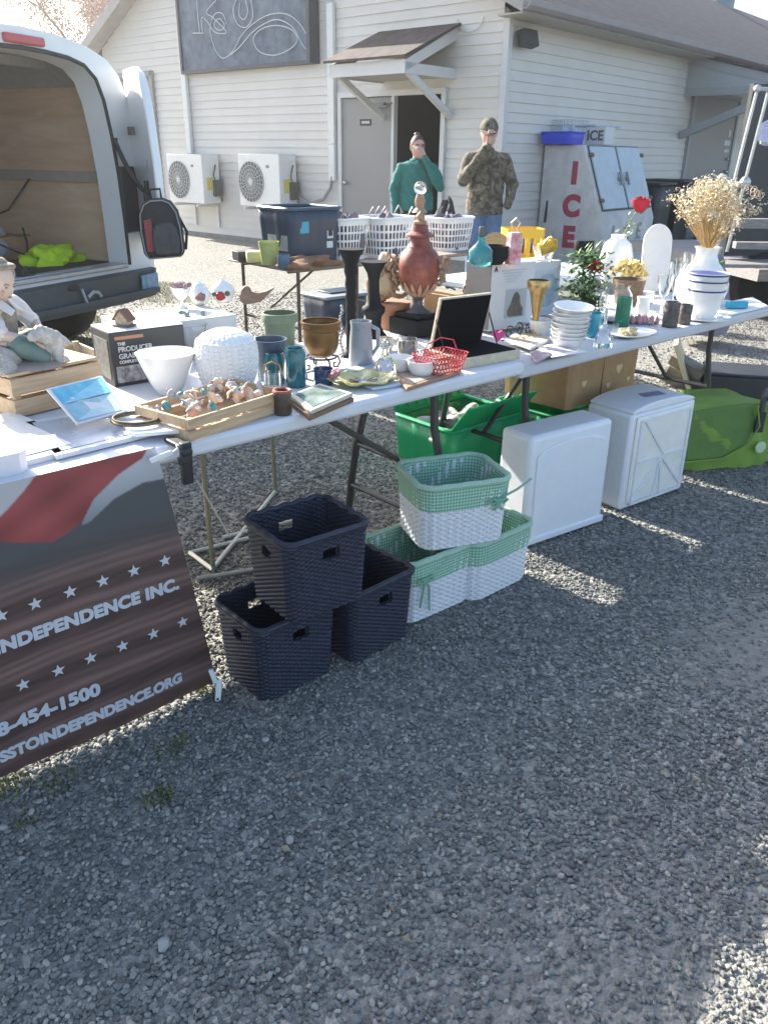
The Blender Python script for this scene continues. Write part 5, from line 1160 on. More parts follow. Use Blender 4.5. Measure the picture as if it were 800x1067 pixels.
# wooden crate with the figurine
def slat_crate(name, label, loc, rz, W_, D_, H_, rows, m, th_=.009, handle=False, floor=True, group=None):
    t = thing(name, label, 'crate', loc, rz, group); sh = H_ / rows
    for k in range(rows):
        for (x, y, sx, sy) in ((0, -D_ / 2, W_, th_), (0, D_ / 2, W_, th_), (-W_ / 2 + th_ / 2, 0, th_, D_ - th_), (W_ / 2 - th_ / 2, 0, th_, D_ - th_)):
            obj('slat', MB().box(x, y, k * sh + .004, sx, sy, sh * (.80 if not handle else .78)), m, t, bevel=.0015)
    for sx in (-1, 1):
        for sy in (-1, 1): obj('corner_post', MB().box(sx * (W_ / 2 - .018), sy * (D_ / 2 - .014), .002, .02, .018, H_ - .008), m, t, bevel=.001)
    if floor: obj('base_board', MB().box(0, 0, .003, W_ - .02, D_ - .02, .006), m, t)
    return t
cp1 = slat_crate('wooden_crate', 'pale slatted wooden crate supporting the seated figurine', TP(-1.47, .61), TA + R(11), .27, .26, .115, 2, pale_wood)
obj('top_board', MB().box(0, 0, .112, .27, .26, .008), pale_wood, cp1, bevel=.002)
# seated figurine
fg = thing('figurine', 'large ceramic figurine of a seated child bending over a small dog', 'figurine', TP(-1.50, .60, .855), R(10)); fg.scale = (1.0, 1.0, 1.10)
fsk = mat('figurine_skin', (.56, .42, .34), .35, noise=.06, scale=15); fsh = mat('figurine_shirt', (.66, .60, .56), .4, noise=.06, scale=20)
body = fuse([caps({'p': ((-.04, 0, .035), .038), 'c': ((-.03, -.005, .12), .036), 'n': ((-.015, -.015, .165), .016), 'h': ((-.005, -.022, .19), .018),
                   'k1': ((.03, -.07, .055), .022), 'f1': ((.09, -.05, .018), .014), 'k2': ((.04, .05, .05), .022), 'f2': ((.10, .03, .016), .014),
                   'sl': ((-.045, -.05, .14), .018), 'el': ((-.01, -.085, .085), .015), 'wl': ((.055, -.06, .065), .011), 'sr': ((.0, .04, .14), .018), 'er': ((.05, .035, .095), .015), 'wr': ((.075, -.015, .07), .011)},
                  [('p', 'c'), ('c', 'n'), ('n', 'h'), ('p', 'k1'), ('k1', 'f1'), ('p', 'k2'), ('k2', 'f2'), ('c', 'sl'), ('sl', 'el'), ('el', 'wl'), ('c', 'sr'), ('sr', 'er'), ('er', 'wr')])] +
            [(lambda m_: (m_.transform(Matrix.Translation((.0, -.03, .205)) @ Matrix.Rotation(R(50), 4, 'Z') @ Matrix.Rotation(R(28), 4, 'X') @ Matrix.Scale(.38, 4)), m_)[1])(head_mesh())] +
            [caps({'a': ((.055 + .0, -.06 + k * .006, .065), .006), 'b': ((.075, -.062 + k * .007, .058), .005), 'c': ((.086, -.058 + k * .007, .048), .004)}, [('a', 'b'), ('b', 'c')]) for k in range(5)], .0036, 2)
obj('body', body, fsk, fg)
shirt = fuse([caps({'p': ((-.04, 0, .06), .044), 'c': ((-.03, -.005, .12), .042), 'n': ((-.02, -.012, .152), .022), 'sl': ((-.045, -.05, .14), .026), 'el': ((-.018, -.082, .095), .025), 'sr': ((.0, .04, .14), .026), 'er': ((.04, .037, .10), .022)},
                   [('p', 'c'), ('c', 'n'), ('c', 'sl'), ('sl', 'el'), ('c', 'sr'), ('sr', 'er')])], .0036, 2)
for v in shirt.vertices: v.co += v.normal * .0015 * math.sin(v.co.z * 400 + v.co.x * 260)
obj('shirt', shirt, fsh, fg)
vest = fuse([caps({'p': ((-.038, -.002, .06), (.047, .045)), 'c': ((-.028, -.008, .118), (.045, .043)), 'n': ((-.022, -.01, .14), .03)}, [('p', 'c'), ('c', 'n')])], .0036, 2)
obj('vest', vest, mat('figurine_vest', (.22, .17, .13), .5, col2=(.36, .30, .24), scale=120), fg)
Mf = Matrix.Translation((.0, -.03, .205)) @ Matrix.Rotation(R(50), 4, 'Z') @ Matrix.Rotation(R(28), 4, 'X') @ Matrix.Scale(.385, 4)
for s_ in (-1, 1):
    obj('eye', xf(MB().ball(s_ * .03, -.086, .010, .010, .005, .004, 10), Mf), mat('painted_brown', (.16, .10, .08), .5), fg, smooth=True)
    obj('eyebrow', xf(MB().tube([(s_ * .014, -.094, .032), (s_ * .032, -.092, .038), (s_ * .050, -.082, .030)], .003, 5), Mf), mat('painted_brown', (0, 0, 0)), fg)
obj('mouth', xf(MB().ball(0, -.096, -.056, .022, .006, .007, 10), Mf), mat('painted_lip', (.42, .20, .16), .5), fg, smooth=True)
obj('cheek', xf(MB().ball(-.045, -.076, -.03, .020, .008, .018, 10), Mf), mat('rosy_glaze', (.55, .28, .22), .35), fg, smooth=True)
col_ = MB(); col_.add([(-.02, -.055, .150), (.018, -.06, .128), (.022, -.035, .135), (-.01, -.03, .16)], [(0, 1, 2, 3)]); col_.add([(.0, .02, .158), (.035, .01, .125), (.02, -.02, .14), (-.005, -.01, .165)], [(0, 1, 2, 3)]); obj('shirt_collar', col_, mat('collar_cream', (.72, .66, .60), .4), fg, solid=.004)
hh = MB(); hh.ball(-.010, -.018, .223, .042, .044, .039, 22, .04); hh.ball(-.004, -.024, .238, .044, .044, .012, 22, .02); obj('hair', hh, mat('figurine_hair', (.30, .23, .16), .6, noise=.4, scale=120, bump=.5, bscale=250), fg, smooth=True)
cs = crumple(.075, .062, .075, 40, .18, 4); cs.v = [(x + (.012 * math.sin(i * 2.4)) * 0, y, z) for i, (x, y, z) in enumerate(cs.v)]
cso = obj('curly_cushion', cs, mat('curly_wool', (.42, .38, .34), .8, col2=(.60, .56, .50), scale=160, bump=.9, bscale=200), fg, smooth=True, loc=(-.035, -.095, .0)); cso.scale = (.85, .85, .85)
tr2 = fuse([caps({'p': ((-.02, 0, .03), .036), 'k1': ((.03, -.07, .055), .029), 'f1': ((.08, -.055, .022), .021), 'k2': ((.04, .05, .05), .029), 'f2': ((.09, .035, .02), .021)}, [('p', 'k1'), ('k1', 'f1'), ('p', 'k2'), ('k2', 'f2')])], .0036, 2)
obj('breeches', tr2, mat('figurine_green', (.12, .18, .16), .4, noise=.15, scale=20), fg)
dg_ = fuse([caps({'b': ((.085, -.03, .05), .026), 'c': ((.112, -.035, .062), .024), 'h': ((.085, -.07, .085), .021), 'm': ((.066, -.088, .080), .012), 'l1': ((.12, -.05, .015), .012), 'l2': ((.08, -.05, .012), .011), 't': ((.14, -.01, .05), .008)}, [('b', 'c'), ('c', 'h'), ('h', 'm'), ('b', 'l2'), ('c', 'l1'), ('c', 't')])], .0036, 2)
for v in dg_.vertices: v.co += v.normal * .0007 * math.sin(v.co.z * 300 + v.co.x * 420 + v.co.y * 350)
obj('dog', dg_, mat('figurine_dog', (.62, .58, .52), .5, col2=(.35, .31, .27), scale=45, bump=.4, bscale=160), fg)
obj('base', MB().ball(.01, -.02, .004, .13, .11, .016, 28, .04), mat('figurine_base', (.30, .24, .20), .6, noise=.2), fg, smooth=True)

# flat framed pieces at left
def slabt(name, label, cat, corners, z, t_, m, inner=None, im=None, lift=0, group=None):
    """corners: four image points of a flat thing lying at height z"""
    P_ = [on(a, b_, z + t_) for a, b_ in corners]; c = sum(P_, Vector()) / 4; c.z = z
    th_ = thing(name, label, cat, c, 0, group) if inner else None
    def sh(k, z0, z1, push=0):
        q = [(p - Vector((c.x, c.y, p.z))) * k for p in P_]; mb = MB()
        return mb.add([(v.x, v.y, z0) for v in q] + [(v.x, v.y, z1) for v in q], [(3, 2, 1, 0), (4, 5, 6, 7), (0, 1, 5, 4), (1, 2, 6, 5), (2, 3, 7, 6), (3, 0, 4, 7)])
    if not inner: return tag(obj(name, sh(1, 0, t_), m, loc=c, bevel=.003), label, cat, group)
    obj('frame', sh(1, 0, t_), m, th_, bevel=.003)
    obj('picture', sh(inner, t_ - .001, t_ + .0015), im, th_)
    return th_
lt = mat('pale_grey_frame', (.66, .66, .66), .4, noise=.04)
slabt('framed_print', 'white framed grey print lying flat at the table edge beneath the blue picture', 'frame', [(58, 475), (172, 447), (120, 424), (22, 440)], .742, .012, lt, .84, mat('grey_print', (.38, .42, .48), .25, noise=.1, scale=6))
slabt('white_tray', 'flat white tray with the oval ring lying on it', 'tray', [(140, 452), (189, 448), (150, 418), (105, 424)], .756, .010, white_pl)
bp3 = thing('blue_picture', 'pale framed turquoise beach picture leaning on the wooden crate', 'picture', on(108, 443, .765), 0)
cr4 = [on(80, 444, .77), on(131, 431, .775), on(106, 393, .83), on(48, 407, .84)]
cc = bp3.location
pm_ = MB(); q = [p - cc for p in cr4]; nrm_ = (q[1] - q[0]).cross(q[3] - q[0]).normalized()
pm_.add([v for v in q] + [v + nrm_ * .008 for v in q], [(3, 2, 1, 0), (4, 5, 6, 7), (0, 1, 5, 4), (1, 2, 6, 5), (2, 3, 7, 6), (3, 0, 4, 7)]); obj('frame', pm_, lt, bp3, bevel=.002)
def inset(a, b_, c_, d_, name, m, lift=.009):
    def L2(s, t): return q[0] * (1 - s) * (1 - t) + q[1] * s * (1 - t) + q[2] * s * t + q[3] * (1 - s) * t
    mb = MB(); vs = [L2(a, c_), L2(b_, c_), L2(b_, d_), L2(a, d_)]; mb.add([v + nrm_ * lift for v in vs], [(0, 1, 2, 3)]); obj(name, mb, m, bp3)
inset(.05, .95, .06, .50, 'lower_view', mat('beach_lower', (.18, .42, .52), .25, col2=(.55, .66, .66), scale=14)); inset(.05, .95, .53, .95, 'upper_view', mat('beach_upper', (.03, .36, .55), .25, col2=(.22, .58, .66), scale=11))
rg = MB(); pR = on(143, 437, .775); rg.tube([(.062 * math.cos(a), .052 * math.sin(a), .0) for a in np.linspace(0, 2 * PI, 33)[:-1]], .0045, 8, closed=True); rg.tube([(.060 * math.cos(a), .050 * math.sin(a), .006) for a in np.linspace(0, 2 * PI, 33)[:-1]], .003, 6, closed=True)
tag(obj('oval_ring', rg, mat('bronze_ring', (.20, .16, .10), .4, metal=.6, noise=.3, scale=60), loc=pR, smooth=True), 'dark bronze oval ring lying on the white tray', 'ring')
gb_ = thing('white_case', 'white open-topped case with dark contents at the extreme left of the table', 'case', TP(-1.80, .20), TA)
obj('case_shell', shell(.22, .30, .05, .01, 40, 1, .02), white_pl, gb_, solid=.006); obj('contents', MB().box(0, 0, .01, .16, .2, .02).box(.02, .03, .03, .1, .05, .014, rz=.4), mat('dark_bits', (.10, .08, .08), .7, col2=(.4, .38, .36), scale=30), gb_)
tag(obj('picture_frame', MB().box(0, 0, 0, .30, .40, .014).box(0, 0, .014, .25, .34, .003), mat('white_lacquer', (.74, .73, .70), .3, noise=.03), loc=TP(-1.70, .28), rot=(0, 0, TA + R(6)), bevel=.003), 'plain white board lying between the white case and the wooden crate', 'board')

# black equipment carton
pb = thing('product_carton', 'black product carton with white lettering and small photos behind the white bowl', 'box', TP(-1.115, .655), TA + R(-3))
pbm = mat('carton_black', (.035, .038, .04), .6, noise=.2, scale=10)
obj('carton_body', MB().box(0, 0, 0, .24, .15, .165), pbm, pb, bevel=.003)
obj('carton_top', MB().box(0, 0, .1655, .238, .148, .002), mat('carton_white_top', (.72, .71, .68), .5, noise=.05), pb)
ltr = mat('carton_lettering', (.62, .60, .56), .6); ltr2 = mat('carton_orange_print', (.45, .20, .10), .6)
for s_, z, sz, m_ in (('THE', .129, .013, ltr), ('PRODUCER', .112, .021, ltr), ('GRADE', .091, .021, ltr), ('COMPLETE', .074, .012, ltr)):
    text('lettering', s_, sz, m_, pb, (-.098, -.0765, z), (PI / 2, 0, 0), .0006, .0006, 'LEFT')
obj('orange_print', MB().box(-.06, -.0763, .142, .09, .001, .010), ltr2, pb)
obj('photo_strip', MB().box(-.02, -.0765, .012, .18, .0012, .05), mat('photo_strip', (.5, .5, .5), .5, col2=(.10, .09, .09), scale=55), pb)
obj('side_print', MB().box(-.1212, .0, .02, .0012, .11, .12), mat('side_print', (.12, .12, .11), .6, col2=(.3, .3, .28), scale=50), pb)
hs = thing('house_ornament', 'tiny house-shaped ornament standing on the black carton', 'ornament', TP(-1.16, .645, .9085), R(-20))
obj('walls', MB().prism([(-.022, .004), (.022, .004), (.022, .026), (0, .05), (-.022, .026)], .03), mat('house_cream', (.45, .38, .27), .6, col2=(.25, .18, .12), scale=80), hs); obj('base', MB().box(0, 0, 0, .06, .045, .006), mat('house_dark', (.12, .10, .09), .7), hs, bevel=.002)
obj('roof', MB().box(-.014, 0, .032, .042, .036, .006, ry=R(-48)).box(.014, 0, .032, .042, .036, .006, ry=R(48)), mat('house_brown', (.16, .08, .05), .7), hs)
wbx = slat_crate('wooden_box', 'weathered flat wooden box behind the black carton', TP(-1.30, .98, .70), TA, .34, .26, .09, 1, wood('weathered_wood', (.35, .28, .18), (.50, .42, .30), 8))

# white bowl and lattice vase
pot('bowl', 'deep white opaque bowl tapering to a narrow foot beside the lattice vase', 'bowl', 177, 413, 62, 360, [(.34, 0), (.40, .02), (.62, .32), (.80, .62), (.93, .88), (1, 1)], ceramic, wall=.05, bw=.4)
lp = [(.60 + .40 * math.sin(PI * (t * .80 + .04)) ** .8 if t < .86 else max(.30, .865 - (t - .86) * 1.2 - ((t - .86) / .14) ** 2 * .30), t) for t in np.linspace(0, 1, 73)]
lat = lambda a, i, z: 1 + .045 * (abs(math.sin(16 * a)) ** .6) * (.35 + .65 * abs(math.sin(i * PI / 5 + (0 if int(a * 16 / PI) % 2 else PI / 2)))) - .012 * (i % 5 == 0)
pot('lattice_vase', 'large white basket-weave ceramic vase in the middle of the table', 'vase', 239, 411, 64, 343, lp, mat('lattice_ceramic', (.80, .79, .76), .25, noise=.03), open_=False, disp=lat, n=160, bw=.4, smooth=False)

# white carton with ornaments on the rear table
wc = thing('white_carton', 'large white carton on the rear table carrying three ceramics and a bird', 'box', TP(-.86, .94, .70), TA + R(-2))
obj('carton_body', MB().box(0, 0, 0, .40, .26, .165), mat('white_card', (.62, .60, .57), .7, noise=.05, scale=6), wc, bevel=.004)
obj('photo_print', MB().box(-.07, -.1315, .05, .11, .0015, .09), mat('photo_print_grey', (.5, .5, .5), .5, col2=(.18, .17, .17), scale=40), wc)
zt = .866
o, p, W_, H_ = pot('goblet', 'white footed ceramic goblet filled with small mauve flowers', 'goblet', 190, 321, 21, 297, [(.55, 0), (.50, .05), (.18, .12), (.16, .35), (.55, .5), (.9, .75), (1, 1)], ceramic, z=zt, bw=.3)
fb_ = MB(); 
for _ in range(26): a = random.uniform(0, 6.3); r_ = random.uniform(0, .042); fb_.ball(r_ * math.cos(a), r_ * math.sin(a), H_ + random.uniform(-.002, .012), .009, n=8, jit=.2)
tag(obj('flower_heads', fb_, mat('mauve_petals', (.22, .12, .13), .8, col2=(.45, .35, .35), scale=60), loc=p), 'cluster of dried mauve flower heads filling the white goblet', 'flowers')
pot('ginger_jar', 'white lidded ceramic jar with floral spray, between goblet and rose jar', 'jar', 209, 318, 23, 292, [(.5, 0), (.75, .12), (1, .4), (.95, .6), (.55, .74), (.6, .77), (.45, .88), (.12, .93), (.10, 1)], ceramic, z=zt, open_=False)
o2, p2, W2, H2 = pot('rose_jar', 'round white ceramic jar painted with a red rose', 'jar', 233, 316, 25, 289, [(.45, 0), (.8, .15), (1, .42), (.92, .62), (.5, .78), (.35, .86), (.1, .92), (.12, 1)], ceramic, z=zt, open_=False)
obj('painted_rose', MB().ball(0, -.049, H2 * .33, .019, .006, .017, 14, .1), mat('rose_red_paint', (.42, .03, .03), .4, noise=.3, scale=60), o2)
obj('painted_leaves', MB().ball(-.024, -.040, H2 * .40, .011, .005, .009, 10, .2).ball(.024, -.040, H2 * .42, .011, .005, .010, 10, .2), mat('leaf_paint', (.12, .12, .08), .5), o2)
o3 = [c for c in COL.objects if c.name == 'ginger_jar'][0]; obj('painted_spray', MB().ball(.016, -.040, .035, .014, .006, .016, 10, .3).ball(-.0, -.045, .03, .008, .004, .01, 8, .2), mat('spray_paint', (.28, .14, .12), .5, noise=.4, scale=90), o3)
bird = [(-.05, .012), (-.045, .05), (-.032, .066), (-.018, .068), (-.008, .058), (-.003, .045), (.02, .040), (.05, .046), (.080, .060), (.085, .058), (.065, .040), (.045, .022), (.03, .008), (-.01, .0), (-.035, .0)]
bo = obj('wooden_bird', MB().prism(bird, .026), wood('bird_wood', (.17, .10, .07), (.27, .17, .12), 20), loc=on(263, 317, zt) + Vector((0, .02, 0)), rot=(0, 0, R(14)), bevel=.006); tag(bo, 'carved brown wooden bird at the right end of the white carton', 'bird ornament')
# glass vase with sprig
pot('glass_vase', 'clear glass vase with green and mauve sprigs in front of the white carton', 'vase', 204, 372, 30, 335, [(.6, 0), (.7, .1), (.85, .5), (1, 1)], glass, wall=.05)
sg_ = MB(); p_, W_, H_ = spot(204, 368, 30, 325)
for _ in range(46):
    a = random.uniform(0, 6.3); r_ = random.uniform(.0, .05); z0 = random.uniform(.04, H_ * 1.0); q_ = Vector((r_ * math.cos(a), r_ * math.sin(a), z0)); s_ = .012; u_ = Vector([random.gauss(0, 1) for _ in range(3)]).normalized() * s_; v_2 = u_.orthogonal().normalized() * s_ * .6
    sg_.add([q_ - u_, q_ + v_2, q_ + u_, q_ - v_2], [(0, 1, 2, 3)])
for k in range(6): sg_.tube([(0, 0, .01), (.03 * math.cos(k), .03 * math.sin(k), H_ * .9)], .0015, 4)
tag(obj('sprig', sg_, mat('sprig_green', (.10, .20, .14), .7, col2=(.40, .40, .42), scale=40), loc=p_), 'small green and grey artificial sprig standing in the clear glass vase', 'flowers')

# pots at the rear right of the front table
pot('plant_pot', 'mossy green flower pot with a thick rim on the rear table', 'flower pot', 293, 372, 38, 322, [(.74, 0), (.84, .72), (.86, .78), (1, .8), (1, .98), (.97, 1)], mat('moss_pot', (.17, .21, .13), .7, noise=.2, scale=12), z=.70, wall=.1)
o, p, W_, H_ = pot('planter', 'dark slate blue planter behind the teal vases', 'planter', 283, 398, 36, 349, [(.72, 0), (.86, .5), (.96, .9), (1, 1)], mat('slate_blue_pot', (.06, .09, .13), .4, noise=.15, scale=10), wall=.08)
o, p, W_, H_ = pot('brass_pot', 'brown brass pot with two bands sitting on a curled black stand', 'pot', 335, 374, 43, 330, [(.45, .0), (.72, .12), (.86, .35), (.88, .62), (.84, .74), (.95, .78), (.93, .88), (1, .95), (.97, 1)], mat('aged_brass', (.17, .09, .03), .38, metal=.5, noise=.25, scale=12), z=.785, wall=.08)
sm = MB()
for k in range(4):
    a = k * PI / 2 + .5; c_, s_ = math.cos(a), math.sin(a)
    pts = [(r_ * c_, r_ * s_, z) for r_, z in ((.035, .045), (.06, .04), (.068, .02), (.058, .004), (.045, .006), (.044, .018), (.052, .02))]; sm.tube(pts, .0035, 6)
sm.tube([(.05 * math.cos(a), .05 * math.sin(a), .044) for a in np.linspace(0, 2 * PI, 25)[:-1]], .0035, 6, closed=True)
tag(obj('scroll_stand', sm, black_met, loc=(p.x, p.y, .74), smooth=True), 'small black curled-iron stand under the brass pot', 'stand')
teal = mat('teal_glaze', (.01, .13, .15), .2, noise=.5, scale=25, coat=.6)
for (px, pyb, w_, yt, lb) in ((287, 400, 21, 364, 'shorter mottled teal glazed vase behind the small candle jar'), (309, 404, 21, 360, 'taller mottled teal glazed vase left of the blue mug')):
    pot('teal_vase', lb, 'vase', px, pyb, w_, yt, [(.85, 0), (1, .06), (.97, .5), (1, .85), (.85, .93), (.95, 1)], teal, group='teal glazed vases', wall=.12)
o, p, W_, H_ = pot('candle_jar', 'small clear glass candle jar with a loop handle beside the seashell crate', 'candle jar', 285, 416, 19, 385, [(.9, 0), (1, .05), (1, .9), (.9, 1)], glass, wall=.08)
obj('wax', MB().lathe([(.001, .006), (.021, .006), (.021, .035), (.001, .035)], 18), mat('cream_wax', (.7, .62, .58), .5), o); obj('wire_handle', MB().tube([(-.026, 0, H_ * .9), (-.022, 0, H_ + .02), (0, 0, H_ + .03), (.022, 0, H_ + .02), (.026, 0, H_ * .9)], .002, 6), gold, o)
pot('tumbler', 'tiny clear tumbler left of the candle jar', 'glass', 267, 404, 12, 386, [(.8, 0), (1, 1)], glass, wall=.1)
o, p, W_, H_ = pot('stoneware_jar', 'dark brown stoneware jar with reddish rim at the end of the seashell crate', 'jar', 295, 433, 19, 402, [(.85, 0), (1, .08), (.95, .5), (1, .82), (.9, .88)], mat('brown_stoneware', (.07, .045, .035), .4, noise=.3, scale=30), wall=.15)
obj('rim', MB().tube([(W_ * .45 * math.cos(a), W_ * .45 * math.sin(a), H_ * .9) for a in np.linspace(0, 2 * PI, 25)[:-1]], .0045, 6, closed=True), mat('brick_red_rim', (.35, .10, .07), .5), o, smooth=True)
o, p, W_, H_ = pot('mug', 'navy blue speckled mug in front of the brass pot stand', 'mug', 337, 402, 21, 381, [(.9, 0), (1, .06), (1, 1)], mat('navy_glaze', (.03, .06, .13), .25, noise=.4, scale=60, coat=.4), wall=.08)
obj('handle', MB().tube([(-W_ * .48, 0, H_ * .85), (-W_ * .85, 0, H_ * .7), (-W_ * .8, 0, H_ * .3), (-W_ * .48, 0, H_ * .2)], .004, 6), mat('pale_handle', (.5, .5, .5), .4), o, smooth=True)
rs = MB(); pr_ = on(349, 396, .76)
for k in range(9): a = k * .7; rs.ball(.010 * math.cos(a) * (k > 2), .010 * math.sin(a) * (k > 2), .018 + .006 * math.sin(k), .011, n=8, jit=.25)
tag(obj('fabric_rose', rs, mat('dusty_pink', (.45, .20, .22), .8, noise=.3, scale=50), loc=pr_, smooth=True), 'small dusty pink flower ornament tucked beside the navy mug', 'ornament')
# seashell crate
sc = slat_crate('shell_crate', 'light pine crate full of seashells at the front edge of the table', TP(-1.17, .125), TA + R(12), .35, .20, .062, 2, pale_wood)
shm = [mat('shell_cream', (.62, .52, .42), .5, noise=.2, scale=60), mat('shell_pink', (.52, .30, .25), .5, noise=.25, scale=60), mat('shell_green', (.14, .30, .26), .5, noise=.3, scale=60), mat('shell_grey', (.42, .40, .40), .5, noise=.2, scale=60), mat('shell_brown', (.26, .15, .09), .6, noise=.3, scale=50)]
Msc = sc.matrix_basis
def shellpiece(kind, s):
    mb = MB()
    if kind == 0:   # spiral whelk
        pts = []; rs_ = []
        for k in range(18): t = k / 17; a = t * 12; r_ = .55 * (1 - t); pts.append((r_ * math.cos(a) * s, r_ * math.sin(a) * s, t * 1.5 * s)); rs_.append(max(.05 * s, .42 * s * (1 - t)))
        mb.tube(pts, rs_, 8)
    elif kind == 1:  # scallop
        n_ = 18
        for j in range(5):
            for i in range(n_ + 1): a = -1.2 + 2.4 * i / n_; r_ = s * (j / 4) * 1.2; mb.v.append((r_ * math.sin(a), r_ * math.cos(a), s * .35 * math.sin(j / 4 * 2.6) + .05 * s * (i % 2)))
        for j in range(4):
            for i in range(n_): mb.f.append((j * (n_ + 1) + i, j * (n_ + 1) + i + 1, (j + 1) * (n_ + 1) + i + 1, (j + 1) * (n_ + 1) + i))
    else: mb.ball(0, 0, 0, s * .9, s * .7, s * .5, 10, .15)
    return mb
shl = 0
for k in range(46):
    x = random.uniform(-.145, .145); y = random.uniform(-.075, .075); kind = random.choice((0, 0, 1, 1, 2)); s_ = random.uniform(.016, .028)
    s_ *= .85; o = obj('seashell', shellpiece(kind, s_), shm[random.choice((0, 0, 0, 0, 1, 1, 2, 3, 3, 4))], smooth=(kind != 1), solid=(.002 if kind == 1 else 0)); pz = .028 + .035 * random.random() + .015 * (1 - (x / .16) ** 2)
    o.location = Msc @ Vector((x, y, pz)); o.rotation_euler = (random.uniform(-1.2, 1.2), random.uniform(-1.2, 1.2), random.uniform(0, 6.3))
    tag(o, 'seashell heaped among the others in the light pine crate', 'seashell', 'seashells in the pine crate')
# picture frames pile
fr_w = wood('frame_wood', (.14, .08, .05), (.25, .16, .10), 14)
slabt('picture_frame', 'dark wooden picture frame lowest of the pair beside the yellow leaf dish', 'frame', [(322, 434), (369, 414), (335, 402), (300, 416)], .741, .014, fr_w, .8, mat('green_print', (.10, .13, .10), .2, col2=(.3, .3, .25), scale=14))
slabt('picture_frame', 'cream-edged picture frame lying on the dark wooden frame', 'frame', [(324, 428), (368, 409), (333, 399), (301, 411)], .756, .012, mat('cream_frame', (.55, .50, .40), .5, noise=.08), .78, mat('green_scene', (.06, .12, .11), .15, col2=(.35, .40, .36), scale=12))
# grey jug, tray, leaf dish
o, p, W_, H_ = pot('jug', 'tall ribbed grey ceramic jug in front of the black candlesticks', 'jug', 376, 383, 27, 332, [(.86, 0), (.95, .05), (.88, .6), (.78, .86), (.84, 1)], mat('grey_glaze', (.27, .29, .31), .3, noise=.08, scale=10, coat=.3), wall=.08, disp=lambda a, i, z: 1 + .012 * math.sin(14 * a))
obj('handle', MB().tube([(W_ * .38, 0, H_ * .9), (W_ * .66, 0, H_ * .82), (W_ * .66, 0, H_ * .45), (W_ * .42, 0, H_ * .25)], .007, 8), mat('grey_glaze', (0, 0, 0)), o, smooth=True)
slabt('serving_tray', 'blue-white flat tray lying behind the yellow leaf dish', 'tray', [(388, 404), (428, 398), (392, 377), (345, 386)], .741, .010, mat('pale_blue_tray', (.50, .56, .63), .35, noise=.05))
lf = MB(); n_ = 64; p = on(378, 400, .742)
for j in range(9):
    t = j / 8
    for k in range(n_): a = 2 * PI * k / n_; lob = 1 + (.16 * abs(math.sin(3.5 * a)) + .06 * math.sin(11 * a)) * t; lf.v.append((.098 * t * lob * math.cos(a), .075 * t * lob * math.sin(a), .004 + .020 * t ** 2.5 + .004 * math.sin(7 * a) * t))
for j in range(8):
    for k in range(n_): lf.f.append((j * n_ + k, j * n_ + (k + 1) % n_, (j + 1) * n_ + (k + 1) % n_, (j + 1) * n_ + k))
lo = obj('leaf_dish', lf, mat('lime_glaze', (.38, .36, .08), .25, col2=(.60, .55, .30), scale=16, coat=.4), loc=p, solid=.005, smooth=True, rot=(0, 0, .3)); tag(lo, 'yellow-green leaf-shaped dish with frilled edge on the table front', 'dish')
vn = MB(); 
for k in range(11): a = 2 * PI * k / 11; vn.tube([(.012 * math.cos(a), .010 * math.sin(a), .0085), (.05 * math.cos(a + .1), .038 * math.sin(a + .1), .011)], .0016, 4)
obj('brown_veins', vn, mat('vein_brown', (.20, .10, .06), .5), lo)
for nm, lb, cat, px, pyb, w_, yt, pr, m_ in (
    ('glass_jar', 'stout clear glass jar behind the two white cup-shaped bowls', 'jar', 424, 372, 22, 350, CYL, glass),
    ('sugar_bowl', 'small grey-white lidless sugar bowl right of the grey jug', 'bowl', 402, 366, 18, 350, [(.6, 0), (1, .5), (.85, 1)], mat('oatmeal_glaze', (.45, .42, .37), .35, noise=.12, scale=30)),
    ('teal_saucer', 'little teal saucer in front of the taller teal vase', 'saucer', 318, 412, 16, 408, [(.6, 0), (1, 1)], teal)):
    pot(nm, lb, cat, px, pyb, w_, yt, pr, m_, bw=.4)
# crystal cruet, tall candlesticks, beads
pot('crystal_cruet', 'faceted clear glass cruet with stopper left of the two white cups', 'cruet', 401, 398, 24, 352, [(.7, 0), (1, .1), (.9, .4), (.35, .6), (.3, .75), (.5, .8), (.35, .9), (.15, 1)], glass, open_=False, n=10, smooth=False)
ck = [(.95, 0), (1, .015), (.92, .03), (.55, .06), (.42, .09), (.44, .30), (.36, .32), (.44, .36), (.36, .40), (.44, .45), (.36, .50), (.45, .56), (.38, .62), (.48, .68), (.40, .74), (.55, .80), (.50, .86), (.72, .93), (.98, .985), (1, 1)]
bwx = mat('matt_black_wood', (.006, .0065, .008), .6, spec=.25, noise=.3, scale=20)
pot('candlestick', 'taller black turned candlestick left of its partner', 'candlestick', 366, 372, 26, 259, ck, bwx, group='black turned candlesticks', open_=False, bw=.5)
ck2 = [(1, 0), (1, .02), (.8, .06), (.55, .15), (.60, .28), (.85, .34), (.85, .40), (.55, .44), (.42, .6), (.40, .75), (.5, .85), (.8, .95), (.95, .985), (1, 1)]
pot('candlestick', 'shorter black flared candlestick in front of the gold cherub bracket', 'candlestick', 389, 352, 28, 272, ck2, bwx, group='black turned candlesticks', open_=False, bw=.5)
bdz = MB(); pz_ = on(356, 374, .745)
for k in range(16): bdz.ball(.004 * math.sin(k), 0, .008 + k * .0115, .0062, n=8)
tag(obj('bead_strand', bdz, mat('pearl_grey', (.30, .29, .29), .15, metal=.3, noise=.4, scale=150), loc=pz_, smooth=True), 'upright strand of grey pearly beads against the taller candlestick', 'beads')
